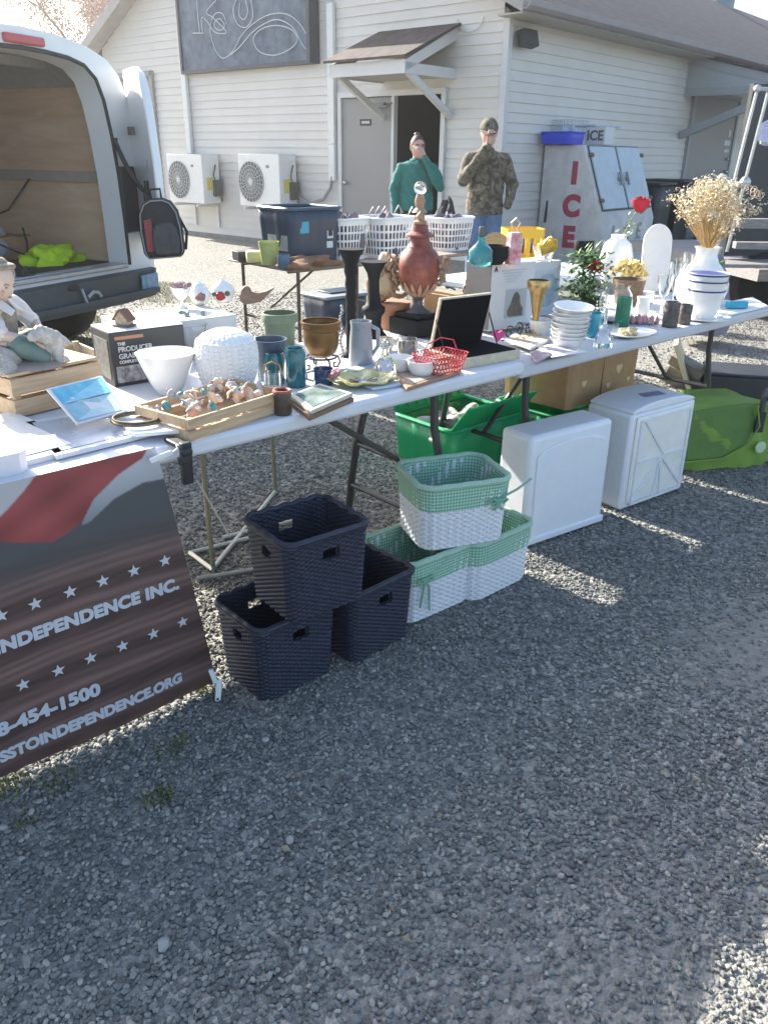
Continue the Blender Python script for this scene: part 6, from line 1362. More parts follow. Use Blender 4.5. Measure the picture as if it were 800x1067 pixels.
# two white cups
for px, pyb, w_, yt, lb in ((416, 391, 28, 368, 'white cup-shaped bowl left of its twin by the red wire basket'), (439, 395, 32, 371, 'white cup-shaped bowl in front of the red wire basket')):
    pot('white_cup', lb, 'bowl', px, pyb, w_, yt, [(.35, 0), (.6, .12), (.88, .5), (1, 1)], ceramic, group='white cup-shaped bowls', bw=.4)
# wooden tray
slabt('wooden_tray', 'reddish brown wooden tray under the red wire basket', 'tray', [(424, 404), (480, 386), (470, 374), (405, 388)], .741, .012, wood('tray_wood', (.28, .14, .08), (.42, .25, .15), 14), .8, mat('tray_felt', (.32, .27, .22), .8))
# red wire basket
rw = MB(); pw = on(462, 389, .756) + Vector((-.01, .05, 0))
for t in (0, .33, .66, 1): rw.tube([(p_[0] * (1 + .25 * t) + .003 * math.sin(i), p_[1] * (1 + .25 * t), .055 * t) for i, p_ in enumerate(rrect(.13, .10, .02, 30))], .0018, 5, closed=True)
P_ = rrect(.13, .10, .02, 36)
for i in range(36):
    a, b_ = P_[i], P_[(i + 2) % 36]; rw.tube([(a[0], a[1], 0), (b_[0] * 1.25, b_[1] * 1.25, .055)], .0014, 4); rw.tube([(b_[0], b_[1], 0), (a[0] * 1.25, a[1] * 1.25, .055)], .0014, 4)
rw.tube([(-.08, 0, .055), (-.06, 0, .09), (0, 0, .105), (.06, 0, .09), (.08, 0, .055)], .002, 6)
tag(obj('wire_basket', rw, mat('red_wire', (.50, .035, .05), .4), loc=pw, rot=(0, 0, TA)), 'red criss-cross wire basket beside the open jewellery case', 'basket')
# open jewellery case
jw = thing('jewellery_case', 'open flat cream case lined in black velvet with its lid raised', 'case', TP(-.105, .16), TA + R(-6))
vel = mat('black_velvet', (.008, .008, .010), .95, spec=.1); crm = mat('cream_brocade', (.52, .46, .33), .6, noise=.2, scale=90)
obj('tray_box', MB().box(0, 0, 0, .27, .21, .034), crm, jw, bevel=.003); obj('end_panel', MB().box(-.1365, 0, .002, .004, .205, .03), mat('copper_side', (.42, .22, .13), .4, noise=.15), jw)
obj('velvet_lining', MB().box(0, 0, .0345, .245, .185, .003), vel, jw)
lidm = Matrix.Translation((-.005, .085, .035)) @ Matrix.Rotation(R(104), 4, 'X')
lb_ = xf(MB().box(0, .092, -.008, .235, .185, .014), lidm); lo_ = obj('lid', lb_, crm, jw, bevel=.003)
obj('lid_lining', xf(MB().box(0, .092, .0062, .222, .173, .002), Matrix.Translation((-.005, .085, .035)) @ Matrix.Rotation(R(104), 4, 'X') @ Matrix.Rotation(PI, 4, 'Y') @ Matrix.Translation((0, 0, -.0005))), vel, lo_)
o_f = obj('lid_face', xf(MB().box(0, .092, .0065, .225, .175, .002), lidm), vel, lo_)
obj('lid_stay', MB().tube([(.12, .0, .036), (.122, .055, .14)], .003, 6).tube([(-.125, .0, .036), (-.125, .055, .14)], .002, 6), black_met, jw)

# red urn on black pedestal
urn = thing('ornamental_urn', 'tall red lacquer urn with gold scrolls on a black square pedestal', 'urn', TP(.05, .60), TA)
red_l = mat('distressed_red', (.12, .016, .010), .5, col2=(.26, .075, .045), scale=30, coat=.1, bump=.1)
tan = mat('antique_tan', (.33, .21, .13), .5, noise=.3, scale=40)
Hu = zfor(urn.location, 219) - .74; R_ = .083
obj('plinth', MB().box(0, 0, 0, .165, .165, .065).box(0, 0, .065, .13, .13, .02), bwx, urn, bevel=.005)
sc_u = lambda pr: [(r_ * R_, t * Hu) for r_, t in pr]
obj('pedestal', MB().lathe(sc_u([(.01, .155), (.62, .155), (.60, .18), (.34, .215), (.20, .25), (.22, .29), (.40, .32), (.01, .33)]), 32), mat('dark_grey_stone', (.06, .06, .065), .5, noise=.3), urn, smooth=True, sharp=50)
obj('bowl', MB().lathe(sc_u([(.01, .325), (.40, .325), (.62, .36), (.88, .44), (1.0, .53), (.97, .60), (.84, .67), (.62, .705), (.60, .72), (.01, .72)]), 40), red_l, urn, smooth=True)
obj('lid', MB().lathe(sc_u([(.01, .72), (.58, .72), (.48, .745), (.45, .79), (.70, .80), (.68, .815), (.40, .84), (.34, .89), (.01, .90)]), 36), red_l, urn, smooth=True, sharp=50)
obj('finial', MB().lathe(sc_u([(.01, .895), (.30, .895), (.32, .915), (.18, .93), (.22, .95), (.20, .965), (.08, .985), (.01, 1)]), 24), tan, urn, smooth=True)
gd = MB()
for s in (-1, 1):
    for (cx_, cz_, r0) in ((1.10, .52, .34), (.98, .44, .24), (1.22, .60, .18)):
        pts = [(s * (cx_ * R_ + r0 * R_ * (1 - k / 20) * math.cos(k * .55)), 0.01 * math.sin(k), cz_ * Hu + r0 * R_ * 1.3 * (1 - k / 20) * math.sin(k * .55)) for k in range(18)]; gd.tube(pts, [.009 * (1 - k / 30) for k in range(18)], 6)
for k in range(14): a = 2 * PI * k / 14; gd.tube([(R_ * .35 * math.cos(a), R_ * .35 * math.sin(a), Hu * .33), (R_ * .75 * math.cos(a), R_ * .75 * math.sin(a), Hu * .385), (R_ * .9 * math.cos(a), R_ * .9 * math.sin(a), Hu * .43)], [.010, .008, .003], 6)
gdo = obj('gold_scrolls', gd, tan, urn, smooth=True, rot=(0, 0, -TA - R(10)))
# red spindle lamp base with crystal ball
sp1 = thing('candle_stand', 'slim red turned stand topped with a crystal ball behind the urn', 'candle stand', on(434, 336, .74), TA); Hs = zfor(sp1.location, 190) - .74; sp1.location.z = .74
obj('spindle', MB().lathe([(.001, 0), (.05, 0), (.05, .012), (.02, .03), (.018, .1), (.024, .2), (.016, .3), (.022, Hs * .72), (.020, Hs * .78), (.03, Hs * .80), (.001, Hs * .80)], 24), red_l, sp1, smooth=True)
obj('collar', MB().lathe([(.001, Hs * .80), (.032, Hs * .80), (.016, Hs * .83), (.022, Hs * .88), (.014, Hs * .925), (.001, Hs * .925)], 20), tan, sp1, smooth=True)
obj('crystal_ball', MB().ball(0, 0, Hs * .925 + .022, .026, n=20), glass, sp1, smooth=True)
# cherub bracket / vase behind
cbk = thing('cherub_vase', 'terracotta pot with curling gold ram-horn scrolls left of the red urn', 'vase', on(408, 342, .74), 0); cbk.scale = (1.15,) * 3
terr = mat('terracotta', (.36, .17, .09), .7, noise=.15, scale=18)
obj('pot', MB().lathe([(.001, 0), (.045, 0), (.055, .06), (.065, .075), (.065, .095), (.001, .095)], 26), terr, cbk, smooth=True, sharp=50)
sw = MB()
for cx_, cz_, r0, n_ in ((-.035, .155, .06, 26), (.03, .145, .045, 22), (-.06, .10, .03, 16), (-.01, .21, .035, 18)):
    sw.tube([(cx_ + r0 * (1 - k / (n_ + 6)) * math.cos(k * .5), -.02 + .01 * math.sin(k * .7), cz_ + r0 * (1 - k / (n_ + 6)) * math.sin(k * .5)) for k in range(n_)], [.012 * (1 - k / n_ * .7) for k in range(n_)], 7)
obj('scrolls', sw, tan, cbk, smooth=True); obj('bust', MB().ball(-.03, .0, .16, .05, .04, .055, 18, .12).ball(-.025, -.01, .235, .026, .026, .03, 14, .1), mat('antique_gold_face', (.50, .36, .22), .4, noise=.25, scale=40), cbk, smooth=True)
# gilded clutter behind right of urn
for k, (px, py, w_, h_, lb, m_) in enumerate(((470, 300, .12, .13, 'gilded leaf-scroll ornament right of the red urn', tan), (487, 285, .09, .14, 'crinkled bronze ornament beside the turquoise bottle', mat('bronze_brown', (.22, .15, .10), .5, noise=.4, scale=50)))):
    mb = MB()
    for j in range(16):
        a = random.uniform(0, 6.3); c0 = Vector((random.uniform(-.3, .3) * w_, random.uniform(-.15, .15) * w_, h_ * random.uniform(.1, .9))); r0 = w_ * random.uniform(.12, .24)
        mb.tube([c0 + Vector((r0 * (1 - q / 14) * math.cos(a + q * .6), .3 * r0 * math.sin(q), r0 * (1 - q / 14) * math.sin(a + q * .6))) for q in range(12)], .006, 5)
    pp = on(px, py + 45, .70); o = obj('scroll_ornament', mb, m_, loc=TP((pp - A0).dot(DV), max(.66, (pp - A0).dot(NV)), .74), smooth=True); tag(o, lb, 'ornament', 'gilded ornaments behind the urn')
tag(obj('tan_carton', MB().box(0, 0, 0, .10, .14, .14), cardboard, loc=TP(.22, .62, .74), rot=(0, 0, TA), bevel=.002), 'small plain tan carton between the urn and the white photo box', 'box')
# photo box
ph = thing('photo_carton', 'white upright carton printed with a bronze statue picture', 'box', TP(.425, .50), TA + R(-8))
Hp = .265; obj('carton_body', MB().box(0, 0, 0, .235, .16, Hp), mat('white_card', (0, 0, 0)), ph, bevel=.003)
obj('side_panel', MB().box(-.1185, 0, .004, .002, .155, Hp - .01), mat('carton_grey_side', (.10, .10, .11), .6, noise=.1), ph)
obj('picture', MB().box(.02, -.081, .045, .115, .0015, .115), mat('statue_picture_ground', (.42, .42, .42), .5, noise=.1, scale=10), ph)
stt = MB(); stt.prism([(-.02, .05), (.05, .05), (.05, .08), (.035, .10), (.03, .13), (.015, .15), (.0, .145), (-.01, .125), (-.02, .10), (-.035, .075), (-.03, .055)], .0012, Matrix.Translation((.01, -.0825, 0))); obj('printed_statue', stt, mat('statue_brown', (.14, .10, .07), .6, noise=.5, scale=80), ph)
tl_ = MB()
for k in range(5): tl_.box(.0 - k * .004, -.081, .235 - k * .011, .13 - .02 * k, .0015, .003)
obj('fine_print', tl_, mat('fine_print_grey', (.45, .45, .47), .7), ph); text('corner_mark', 'A', .028, ink, ph, (-.098, -.0815, .243), (PI / 2, 0, 0), .0005, .001)
# globe box
gbx = thing('globe_carton', 'white carton with a clear globe picture behind the gold horn', 'box', TP(.74, .60), TA + R(-8))
obj('carton_body', MB().box(0, 0, 0, .25, .14, .235), mat('white_card', (0, 0, 0)), gbx, bevel=.003)
obj('globe_picture', MB().ball(.045, -.0705, .11, .07, .003, .075, 28), mat('globe_print', (.22, .28, .34), .3, col2=(.50, .55, .60), scale=16), gbx, smooth=True)
obj('picture_ground', MB().box(0, -.0705, .012, .225, .001, .19), mat('globe_ground', (.52, .55, .58), .4, noise=.12, scale=8), gbx)
# things standing on and behind the cartons
zc = .74 + Hp
trq = mat('turquoise_glass', (.10, .45, .48), .1, trans=.6)
o, p, W_, H_ = pot('turquoise_bottle', 'pale turquoise glass bottle with dark stopper on the white photo box', 'bottle', 500, 278, 25, 246, [(.7, 0), (1, .15), (1, .55), (.5, .75), (.28, .85), (.34, 1)], trq, z=zc, open_=False)
obj('stopper', MB().box(0, 0, H_, .022, .022, .035), mat('stopper_dark', (.10, .10, .08), .4, noise=.4, scale=80), o, bevel=.003)
pot('black_pot', 'black cauldron-shaped pot on the white photo box', 'pot', 514, 276, 30, 254, [(.6, 0), (.95, .35), (1, .6), (.85, .8), (.92, 1)], bwx, z=zc)
rbx = obj('gift_bag', MB().box(0, 0, 0, .055, .04, .12, taper=.9), mat('red_white_stripe', (.50, .05, .07), .6, col2=(.72, .60, .60), scale=28), loc=on(535, 276, zc) + Vector((0, .03, 0)), rot=(0, 0, .4), bevel=.003); tag(rbx, 'small red and white striped paper bag on the white photo box', 'bag')
yb = thing('yellow_basket', 'yellow plastic basket with upright woven disk at the back', 'basket', on(540, 262, .72) + Vector((.12, 1.0, 0)), R(8)); yb.location = on(541, 284, .72)
ym = mat('yellow_plastic', (.66, .40, .02), .4, noise=.08)
Sy = mpp(yb.location)
obj('tub', shell(.22, .18, .27, .03, 60, 5, .08, hole=lambda i, j, p: j in (2, 3) and i % 4 < 2), ym, yb, solid=.005)
dsk = MB(); 
for rr in np.linspace(.02, .15, 9): dsk.tube([(-.09 + rr * .62 * math.cos(a), -.16, .14 + rr * .75 * math.sin(a)) for a in np.linspace(0, 2 * PI, 41)[:-1]], .008, 5, closed=True)
dko = obj('woven_disk', dsk, wood('wicker_disk', (.30, .19, .09), (.48, .34, .18), 30), loc=yb.location + Vector((-.10, -.03, 0)), smooth=True); tag(dko, 'round woven rattan plate standing against the yellow basket', 'plate')
yj = thing('yellow_jug', 'tilted yellow plastic jug hanging beside the yellow basket', 'jug', on(563, 252, zc), 0); yj.location = TP(.74, .58, .975)
jb = MB().lathe([(.001, 0), (.028, 0), (.034, .06), (.036, .066), (.001, .066)], 24); xf(jb, Matrix.Translation((.02, 0, .045)) @ Matrix.Rotation(R(65), 4, 'Y')); obj('jug_body', jb, ym, yj, smooth=True, sharp=50); obj('handle', MB().tube([(.03, -.03, .07), (.05, -.035, .10), (.085, -.03, .09), (.09, -.02, .06)], .005, 6), ym, yj)
gs_ = MB(); zz = np.linspace(0, .14, 9)
for x in (-.012, .012): gs_.tube([(x, 0, z) for z in zz], .004, 6)
gs_.tube([(-.012, 0, .14), (-.02, 0, .16), (0, 0, .18), (.02, 0, .16), (.012, 0, .14)], .004, 6).box(0, 0, 0, .05, .04, .006)
tag(obj('gold_stand', gs_, mat('pale_gold', (.55, .42, .25), .35, metal=.5), loc=TP(.62, .60, .976), smooth=True), 'slim pale gold double-rod stand on the globe carton', 'stand')
pot('clear_dish', 'clear glass dish on the globe carton beside the gold stand', 'dish', 566, 272, 26, 254, [(.6, 0), (1, 1)], glass, z=.976)
tag(obj('soap_box', MB().box(0, 0, 0, .055, .05, .035).box(0, 0, .035, .02, .02, .015), white_pl, loc=TP(.86, .62, .976), rot=(0, 0, TA), bevel=.004), 'little white lidded box with pink knob on the globe carton', 'box')
pot('black_tin', 'small round black tin right of the white lidded box', 'tin', 607, 268, 20, 250, CYL, bwx, z=.93, open_=False)
# gold horn
o, p, W_, H_ = pot('gold_horn', 'brushed gold trumpet-shaped candle holder before the globe carton', 'candle holder', 556, 352, 24, 290, [(.28, 0), (.22, .03), (.20, .15), (.30, .4), (.5, .62), (.66, .78), (.72, .83), (.92, .86), (.98, .97), (.9, 1)], gold, bw=.2, open_=True)
obj('foot', MB().box(0, 0, -.001, .004, .004, .002), gold, o)
# scroll ironwork, pink heart, books
si = MB()
for cx_, cz_, r0, s in ((-.06, .03, .028, 1), (.0, .035, .03, -1), (.06, .028, .026, 1), (.09, .045, .02, -1)): si.tube([(cx_ + s * r0 * (1 - k / 22) * math.cos(k * .5), 0, cz_ + r0 * (1 - k / 22) * math.sin(k * .5)) for k in range(18)], .0028, 5)
si.tube([(-.1, 0, .003), (.12, 0, .003)], .003, 5); tag(obj('iron_scroll', si, black_met, loc=on(540, 352, .74), rot=(0, 0, TA)), 'black curled wrought-iron scroll in front of the statue carton', 'ironwork')
hp = MB().prism(heart(0, .028, .03), .012); tag(obj('pink_heart', hp, mat('hot_pink', (.62, .05, .20), .5), loc=on(519, 358, .745) + Vector((0, 0.02, 0)), bevel=.004), 'hot pink heart ornament standing behind the raised black lid', 'ornament')
slabt('open_book', 'open picture book with warm illustration right of the jewellery case', 'book', [(553, 362), (575, 352), (548, 342), (525, 352)], .741, .012, paper, .86, mat('book_picture', (.42, .30, .20), .6, col2=(.60, .55, .45), scale=30))
slabt('leaflet', 'white and lilac folded leaflet beneath the stacked white bowls', 'leaflet', [(575, 372), (612, 366), (590, 357), (558, 360)], .741, .003, paper, .6, mat('lilac_print', (.45, .40, .52), .6))
slabt('paper_packet', 'plum-coloured paper packet by the corner where the tables meet', 'packet', [(558, 378), (575, 368), (566, 361), (552, 366)], .741, .008, mat('plum_paper', (.26, .18, .22), .7, col2=(.5, .42, .42), scale=30))
pot('white_plate', 'flat white plate behind the gold horn', 'plate', 548, 340, 44, 328, [(.5, 0), (.6, .2), (1, 1)], ceramic, bw=.5)
pot('side_bowl', 'plain white bowl half hidden left of the bowl stack', 'bowl', 562, 352, 26, 330, [(.5, 0), (.9, .5), (1, 1)], ceramic)
# bowl stack
bs = thing('bowl_stack', 'tall stack of nested scalloped white bowls at the table front', 'bowls', spot(590, 366, 44, 315, .726, .4)[0], 0)
Hb = zfor(bs.location, 318) - .726; step = (Hb - .045) / 8; R_ = 41 / 2 * mpp(bs.location)
for k in range(9):
    tl = 1 if k < 6 else 1.0; pr = [(.45, 0), (.52, .08), (.78, .55), (1, 1)]
    pr = [(r_ * R_ * (.90 + .012 * k), z * .045) for r_, z in pr]; pr += [(r_ - .003, max(.003, z)) for r_, z in reversed(pr)]
    obj('nested_bowl', MB().lathe([(.001, 0)] + pr, 40, disp=lambda a, i, z: 1 + .02 * abs(math.sin(8 * a)) * (z > .02)), ceramic, bs, smooth=True, loc=(.0012 * k, 0, k * step), rot=(R(random.uniform(-2, 2)), R(-1.1 * max(0, k - 3)), k))
# turquoise dish, crystal bell, terrarium, green glass
pot('turquoise_dish', 'turquoise blue folded dish behind the crystal bell', 'dish', 615, 352, 22, 324, [(.5, 0), (.9, .4), (1, .8), (.9, 1)], mat('turquoise_glaze', (.03, .30, .40), .25, coat=.4), z=.726, disp=lambda a, i, z: 1 + .12 * math.sin(3 * a) * (i > 1))
tag(obj('photo_card', MB().box(0, 0, 0, .11, .07, .006), mat('dark_photo', (.10, .13, .15), .3), loc=on(617, 326, .75) + Vector((0, .06, 0)), rot=(R(18), 0, TA)), 'dark glossy card lying behind the turquoise dish', 'card')
pot('crystal_bell', 'ribbed crystal glass bell with a slender handle', 'bell', 627, 362, 21, 322, [(1, 0), (.95, .08), (.72, .3), (.55, .5), (.22, .6), (.14, .75), (.2, .85), (.1, 1)], glass, z=.726, open_=False, n=16, smooth=False)
pot('fish_bowl', 'round clear glass bowl holding a green tumbler in front', 'bowl', 638, 338, 36, 295, [(.55, 0), (.85, .2), (1, .5), (.9, .78), (.68, .93), (.74, 1)], glass, z=.726, wall=.05)
pot('green_tumbler', 'green glass tumbler in front of the round clear bowl', 'glass', 647, 340, 15, 308, CYL, mat('green_glass', (.12, .50, .34), .05, trans=.8), z=.726)
sp3 = thing('shell_plate', 'white oval plate under coral and small shells on the table front', 'plate', on(660, 350, .726) + Vector((0, .02, 0)), TA)
obj('dish', MB().lathe([(.001, 0), (.07, 0), (.105, .010), (.108, .013), (.07, .006), (.001, .005)], 40, sx=1.15, sy=.75), ceramic, sp3, smooth=True)
co = MB()
for _ in range(60): a = random.uniform(0, 6.3); r_ = random.uniform(0, .05); co.ball(-.03 + r_ * math.cos(a), r_ * .7 * math.sin(a), .014 + random.uniform(0, .014), random.uniform(.004, .009), n=6, jit=.3)
tag(obj('coral_pieces', co, mat('cream_coral', (.55, .46, .28), .7, noise=.2, scale=60), loc=sp3.location, rot=(0, 0, TA)), 'cream coral fragments heaped on the left of the oval plate', 'coral')
co = MB()
for k in range(14): a = k * 2.4; r_ = .012 * k ** .5; co.lathe([(.0005, 0), (.008, .0), (.014, .010), (.010, .022), (.003, .034), (.0005, .036)], 10, (r_ * math.cos(a) * 1.4, r_ * math.sin(a), .0))
pp = on(671, 338, .726) + Vector((0, .03, 0)); tag(obj('garlic_bulbs', co, mat('pink_petal', (.42, .16, .17), .6, col2=(.60, .42, .40), scale=40), loc=pp, smooth=True), 'cluster of pink petal-shaped bulbs left of the stone tealight cups', 'ornament')
stn = mat('rough_stone_cup', (.13, .11, .10), .8, noise=.4, scale=50, bump=.5, bscale=80)
pot('stone_cup', 'wider rough grey-brown stone cup beside the pink bulbs', 'cup', 697, 341, 16, 313, CYL, stn, z=.726, group='rough stone tealight cups', n=14); pot('stone_cup', 'smaller rough stone cup with pale flower, next to the striped bowls', 'cup', 712, 338, 13, 316, CYL, stn, z=.726, group='rough stone tealight cups', n=14)
tag(obj('pale_blossom', MB().ball(0, 0, 0, .014, .014, .010, 10, .3).ball(.012, 0, .006, .008, n=8, jit=.3), mat('cream_petal', (.6, .58, .5), .7), loc=on(712, 322, .785) + Vector((0, .02, 0)), smooth=True), 'small cream blossom resting on the smaller stone cup', 'flower')
tag(obj('white_box', MB().box(0, 0, 0, .085, .06, .05).box(0, 0, .05, .09, .065, .008), white_pl, loc=on(674, 318, .726) + Vector((0, .06, 0)), rot=(0, 0, TA), bevel=.004), 'small white lidded box behind the pink bulbs', 'box')
# striped bowls
blu = mat('cobalt_stripe', (.02, .03, .18), .3)
sb_ = thing('striped_bowls', 'nested white bowls with cobalt stripes and speckles by the dried bouquet', 'bowls', spot(731, 333, 42, 283, .726, .5)[0], 0); R_ = 20 * mpp(sb_.location); Hb = zfor(sb_.location + Vector((0, R_, 0)), 281) - .726
for k, (z0, z1, s_) in enumerate(((0, .45, .84), (.24, .66, .92), (.45, .86, .97), (.64, 1.0, 1.0))):
    pr = [(.62, z0), (.9, z0 + (z1 - z0) * .5), (1, z1)]; pr = [(r_ * R_ * s_, z * Hb) for r_, z in pr]; pr += [(r_ - .003, z + (.002 if i else 0)) for i, (r_, z) in enumerate(reversed(pr))]
    bo = obj('nested_bowl', MB().lathe([(.001, z0 * Hb)] + pr, 40), ceramic, sb_, smooth=True)
    if k: obj('stripe', MB().lathe([(R_ * s_ * .985, (z1 - .05) * Hb), (R_ * s_ * 1.006, (z1 - .05) * Hb), (R_ * s_ * 1.008, (z1 - .018) * Hb), (R_ * s_ * .985, (z1 - .018) * Hb)], 40), blu, bo, smooth=True)
obj('saucer', MB().lathe([(.001, 0), (.09, 0), (.125, .008), (.125, .011), (.08, .004), (.001, .004)], 40), ceramic, sb_, smooth=True, loc=(0, 0, -.001))
# white vase + dried bouquet
zb_ = .726; vp = spot(727, 320, 55, 257, zb_, .6)[0]; Hv = zfor(vp, 257) - zb_; R_ = 27 * mpp(vp)
vz = obj('white_vase', MB().lathe([(.001, 0)] + [(r_ * R_, t * Hv) for r_, t in ((.62, 0), (.85, .10), (.98, .28), (.96, .42), (.75, .60), (.46, .76), (.38, .86), (.42, .96), (.50, 1), (.42, 1), (.33, .86), (.3, .5))], 40), ceramic, loc=vp, smooth=True); tag(vz, 'bulbous white ceramic vase with narrow neck holding the dried bouquet', 'vase')
bq = thing('dried_bouquet', 'fan of dried straw-coloured stems and cream blooms in the white vase', 'bouquet', vp + Vector((0, 0, Hv * .4)), 0)
hm_ = zfor(vp, 184) - zb_ - Hv * .4; stems = MB(); heads = MB(); curls = MB(); Wb = 38 * mpp(vp)
for k in range(150):
    a = max(-.46, min(.46, random.gauss(0, .24))); b_ = random.gauss(0, .25); L_ = hm_ * random.uniform(.66, 1.0) * (1 - .12 * abs(a)); tip = Vector((math.sin(a) * L_ * .88 - .012, math.sin(b_) * L_ * .8, math.cos(a) * math.cos(b_) * L_)); st0 = Vector((a * .02, b_ * .02, 0))
    m_ = st0 * .5 + tip * .5 + Vector((0, 0, .02)); stems.tube([st0, Vector((tip.x * .12, tip.y * .12, Hv * .6)), tip], [.0016, .0014, .001], 4)
    for j in range(26):
        c_ = tip + Vector([random.gauss(0, .014) for _ in range(3)]); u_ = Vector([random.gauss(0, 1) for _ in range(3)]).normalized(); v2 = u_.orthogonal().normalized(); s_ = random.uniform(.004, .009); heads.add([c_ - u_ * s_, c_ + v2 * s_ * .5, c_ + u_ * s_, c_ - v2 * s_ * .5], [(0, 1, 2, 3)])
for k in range(26):
    a = random.uniform(-.48, .48); c_ = Vector((math.sin(a) * hm_ * .92, random.gauss(0, .03), math.cos(a) * hm_ * .95)); r0 = random.uniform(.012, .028); ph_ = random.uniform(0, 6)
    curls.tube([c_ + Vector((r0 * (1 - q / 18) * math.cos(ph_ + q * .5), .3 * r0 * math.sin(q), r0 * (1 - q / 18) * math.sin(ph_ + q * .5))) for q in range(14)], .0014, 4)
obj('stems', stems, mat('straw', (.50, .34, .15), .8, noise=.2, scale=60), bq); obj('seed_heads', heads, mat('cream_seed', (.62, .50, .30), .85, col2=(.76, .68, .50), scale=40), bq); obj('curled_tendrils', curls, mat('pale_tendril', (.62, .50, .36), .8), bq)
for x, z in ((.0, .98), (.035, .93), (-.04, .88), (.075, .76), (.055, .82)):
    bl_ = MB()
    for j in range(34): a = random.uniform(0, 6.3); e_ = random.uniform(-.4, 1.3); r0 = .022; c_ = Vector((x * 1.1, -.03, z * hm_)); q = c_ + Vector((math.cos(a) * math.cos(e_), math.sin(a) * math.cos(e_), math.sin(e_))) * r0; u_ = Vector([random.gauss(0, 1) for _ in range(3)]).normalized() * .009; v2 = u_.orthogonal().normalized() * .007; bl_.add([q - u_, q + v2, q + u_, q - v2], [(0, 1, 2, 3)])
    obj('cream_bloom', bl_, mat('cream_bloom_petal', (.72, .68, .56), .8), bq)
rr_ = MB()
for j in range(30): c_ = Vector((.115, .02, hm_ * .72)) + Vector([random.gauss(0, .010) for _ in range(3)]); u_ = Vector([random.gauss(0, 1) for _ in range(3)]).normalized() * .009; v2 = u_.orthogonal().normalized() * .007; rr_.add([c_ - u_, c_ + v2, c_ + u_, c_ - v2], [(0, 1, 2, 3)])
obj('red_flower', rr_, mat('deep_red_petal', (.35, .02, .04), .7), bq)
lfm = MB(); lfm.add([(.03, 0, .03), (.07, -.01, .05), (.095, -.01, .115), (.06, .01, .09)], [(0, 1, 2, 3)]); obj('green_leaf', lfm, mat('leaf_green', (.10, .18, .05), .6), bq)
# upright oval board, crystal goblets
ovp = on(682, 305, .726) + Vector((0, .03, 0)); Ho = zfor(ovp, 233) - .726; wo_ = 16 * mpp(ovp)
ou = [(-wo_ * .85, 0), (wo_ * .85, 0)] + [(wo_, Ho * .25)] + [(wo_ * math.cos(a), Ho - wo_ * 1.15 + wo_ * 1.15 * math.sin(a)) for a in np.linspace(0, PI, 17)] + [(-wo_, Ho * .25)]
ovo = obj('white_board', MB().prism(ou, .018), mat('white_marble', (.76, .75, .73), .3, noise=.04), loc=ovp, rot=(R(-6), 0, R(12)), bevel=.006); tag(ovo, 'tall round-topped white board standing upright beside the yellow flowers', 'board')
for px, pyb, yt, lb in ((699, 322, 272, 'crystal stemmed goblet nearest the white round-topped board'), (712, 318, 262, 'cut crystal goblet leaning behind the striped bowls'), (688, 328, 285, 'short crystal glass in front of the round-topped board')):
    pot('crystal_goblet', lb, 'goblet', px, pyb, 16, yt, [(.8, 0), (.75, .02), (.15, .06), (.12, .38), (.6, .52), (.95, .78), (1, 1)], glass, z=.726, group='crystal stemware by the white board', bw=.3, n=16, wall=.07)
for nm, lb, cat, px, pyb, w_, yt, pr, m_ in (
    ('tumbler', 'clear straight tumbler right of the green plant pot', 'glass', 622, 322, 14, 300, CYL, glass),
    ('creamer', 'small plain white creamer jug between the potted flowers and the white board', 'creamer', 668, 330, 15, 308, [(.6, 0), (1, .35), (.8, .8), (.95, 1)], ceramic),
    ('wine_glass', 'clear wine glass standing between the white board and the bouquet vase', 'glass', 704, 312, 14, 268, [(.8, 0), (.7, .02), (.12, .05), (.10, .42), (.7, .55), (1, .8), (.85, 1)], glass),
    ('salt_shaker', 'tiny glass shaker with steel cap by the coral plate', 'shaker', 640, 352, 8, 336, [(.9, 0), (1, .6), (.8, .7), (.7, 1)], glass)):
    pot(nm, lb, cat, px, pyb, w_, yt, pr, m_, z=.726, bw=.4)
# tray and turquoise pack
slabt('white_tray', 'white rectangular tray at the right end of the table under the turquoise pack', 'tray', [(748, 330), (800, 318), (784, 309), (738, 318)], .726, .010, white_pl, .85, lt)
tag(obj('turquoise_pack', MB().box(0, 0, 0, .105, .035, .030), mat('turquoise_pack', (.01, .30, .48), .35, col2=(.05, .42, .60), scale=30), loc=on(768, 321, .74) + Vector((0, .015, 0)), rot=(0, 0, R(12)), bevel=.003), 'bright turquoise rectangular pack lying on the white tray', 'pack')
# white jar with red rose, yellow flowers, green plant
jp = spot(637, 292, 32, 243, .726, .6)[0]; jp = on(640, 296, .726) + Vector((0, .03, 0)); Hj = zfor(jp, 244) - .726; R_ = 17 * mpp(jp)
jar = obj('white_jar', MB().lathe([(.001, 0)] + [(r_ * R_, t * Hj) for r_, t in ((.7, 0), (.95, .3), (1, .55), (.8, .82), (.45, .92), (.45, 1), (.38, 1), (.36, .9))], 36), ceramic, loc=jp, smooth=True); tag(jar, 'rounded white jar behind the yellow flowers holding the red rose', 'jar')
ros = thing('red_rose', 'single long-stemmed red artificial rose rising from the white jar', 'rose', jp + Vector((0, 0, Hj * .5)), 0)
tip = atY(667, 214, jp.y - .01) - ros.location; stm = [Vector((0, 0, 0)), Vector((.02, 0, tip.z * .4)), Vector((tip.x * .6, 0, tip.z * .75)), tip]
obj('stem', MB().tube(stm, .003, 6), mat('stem_green', (.12, .17, .06), .6), ros)
pe = MB(); Rr = 9.5 * mpp(jp)
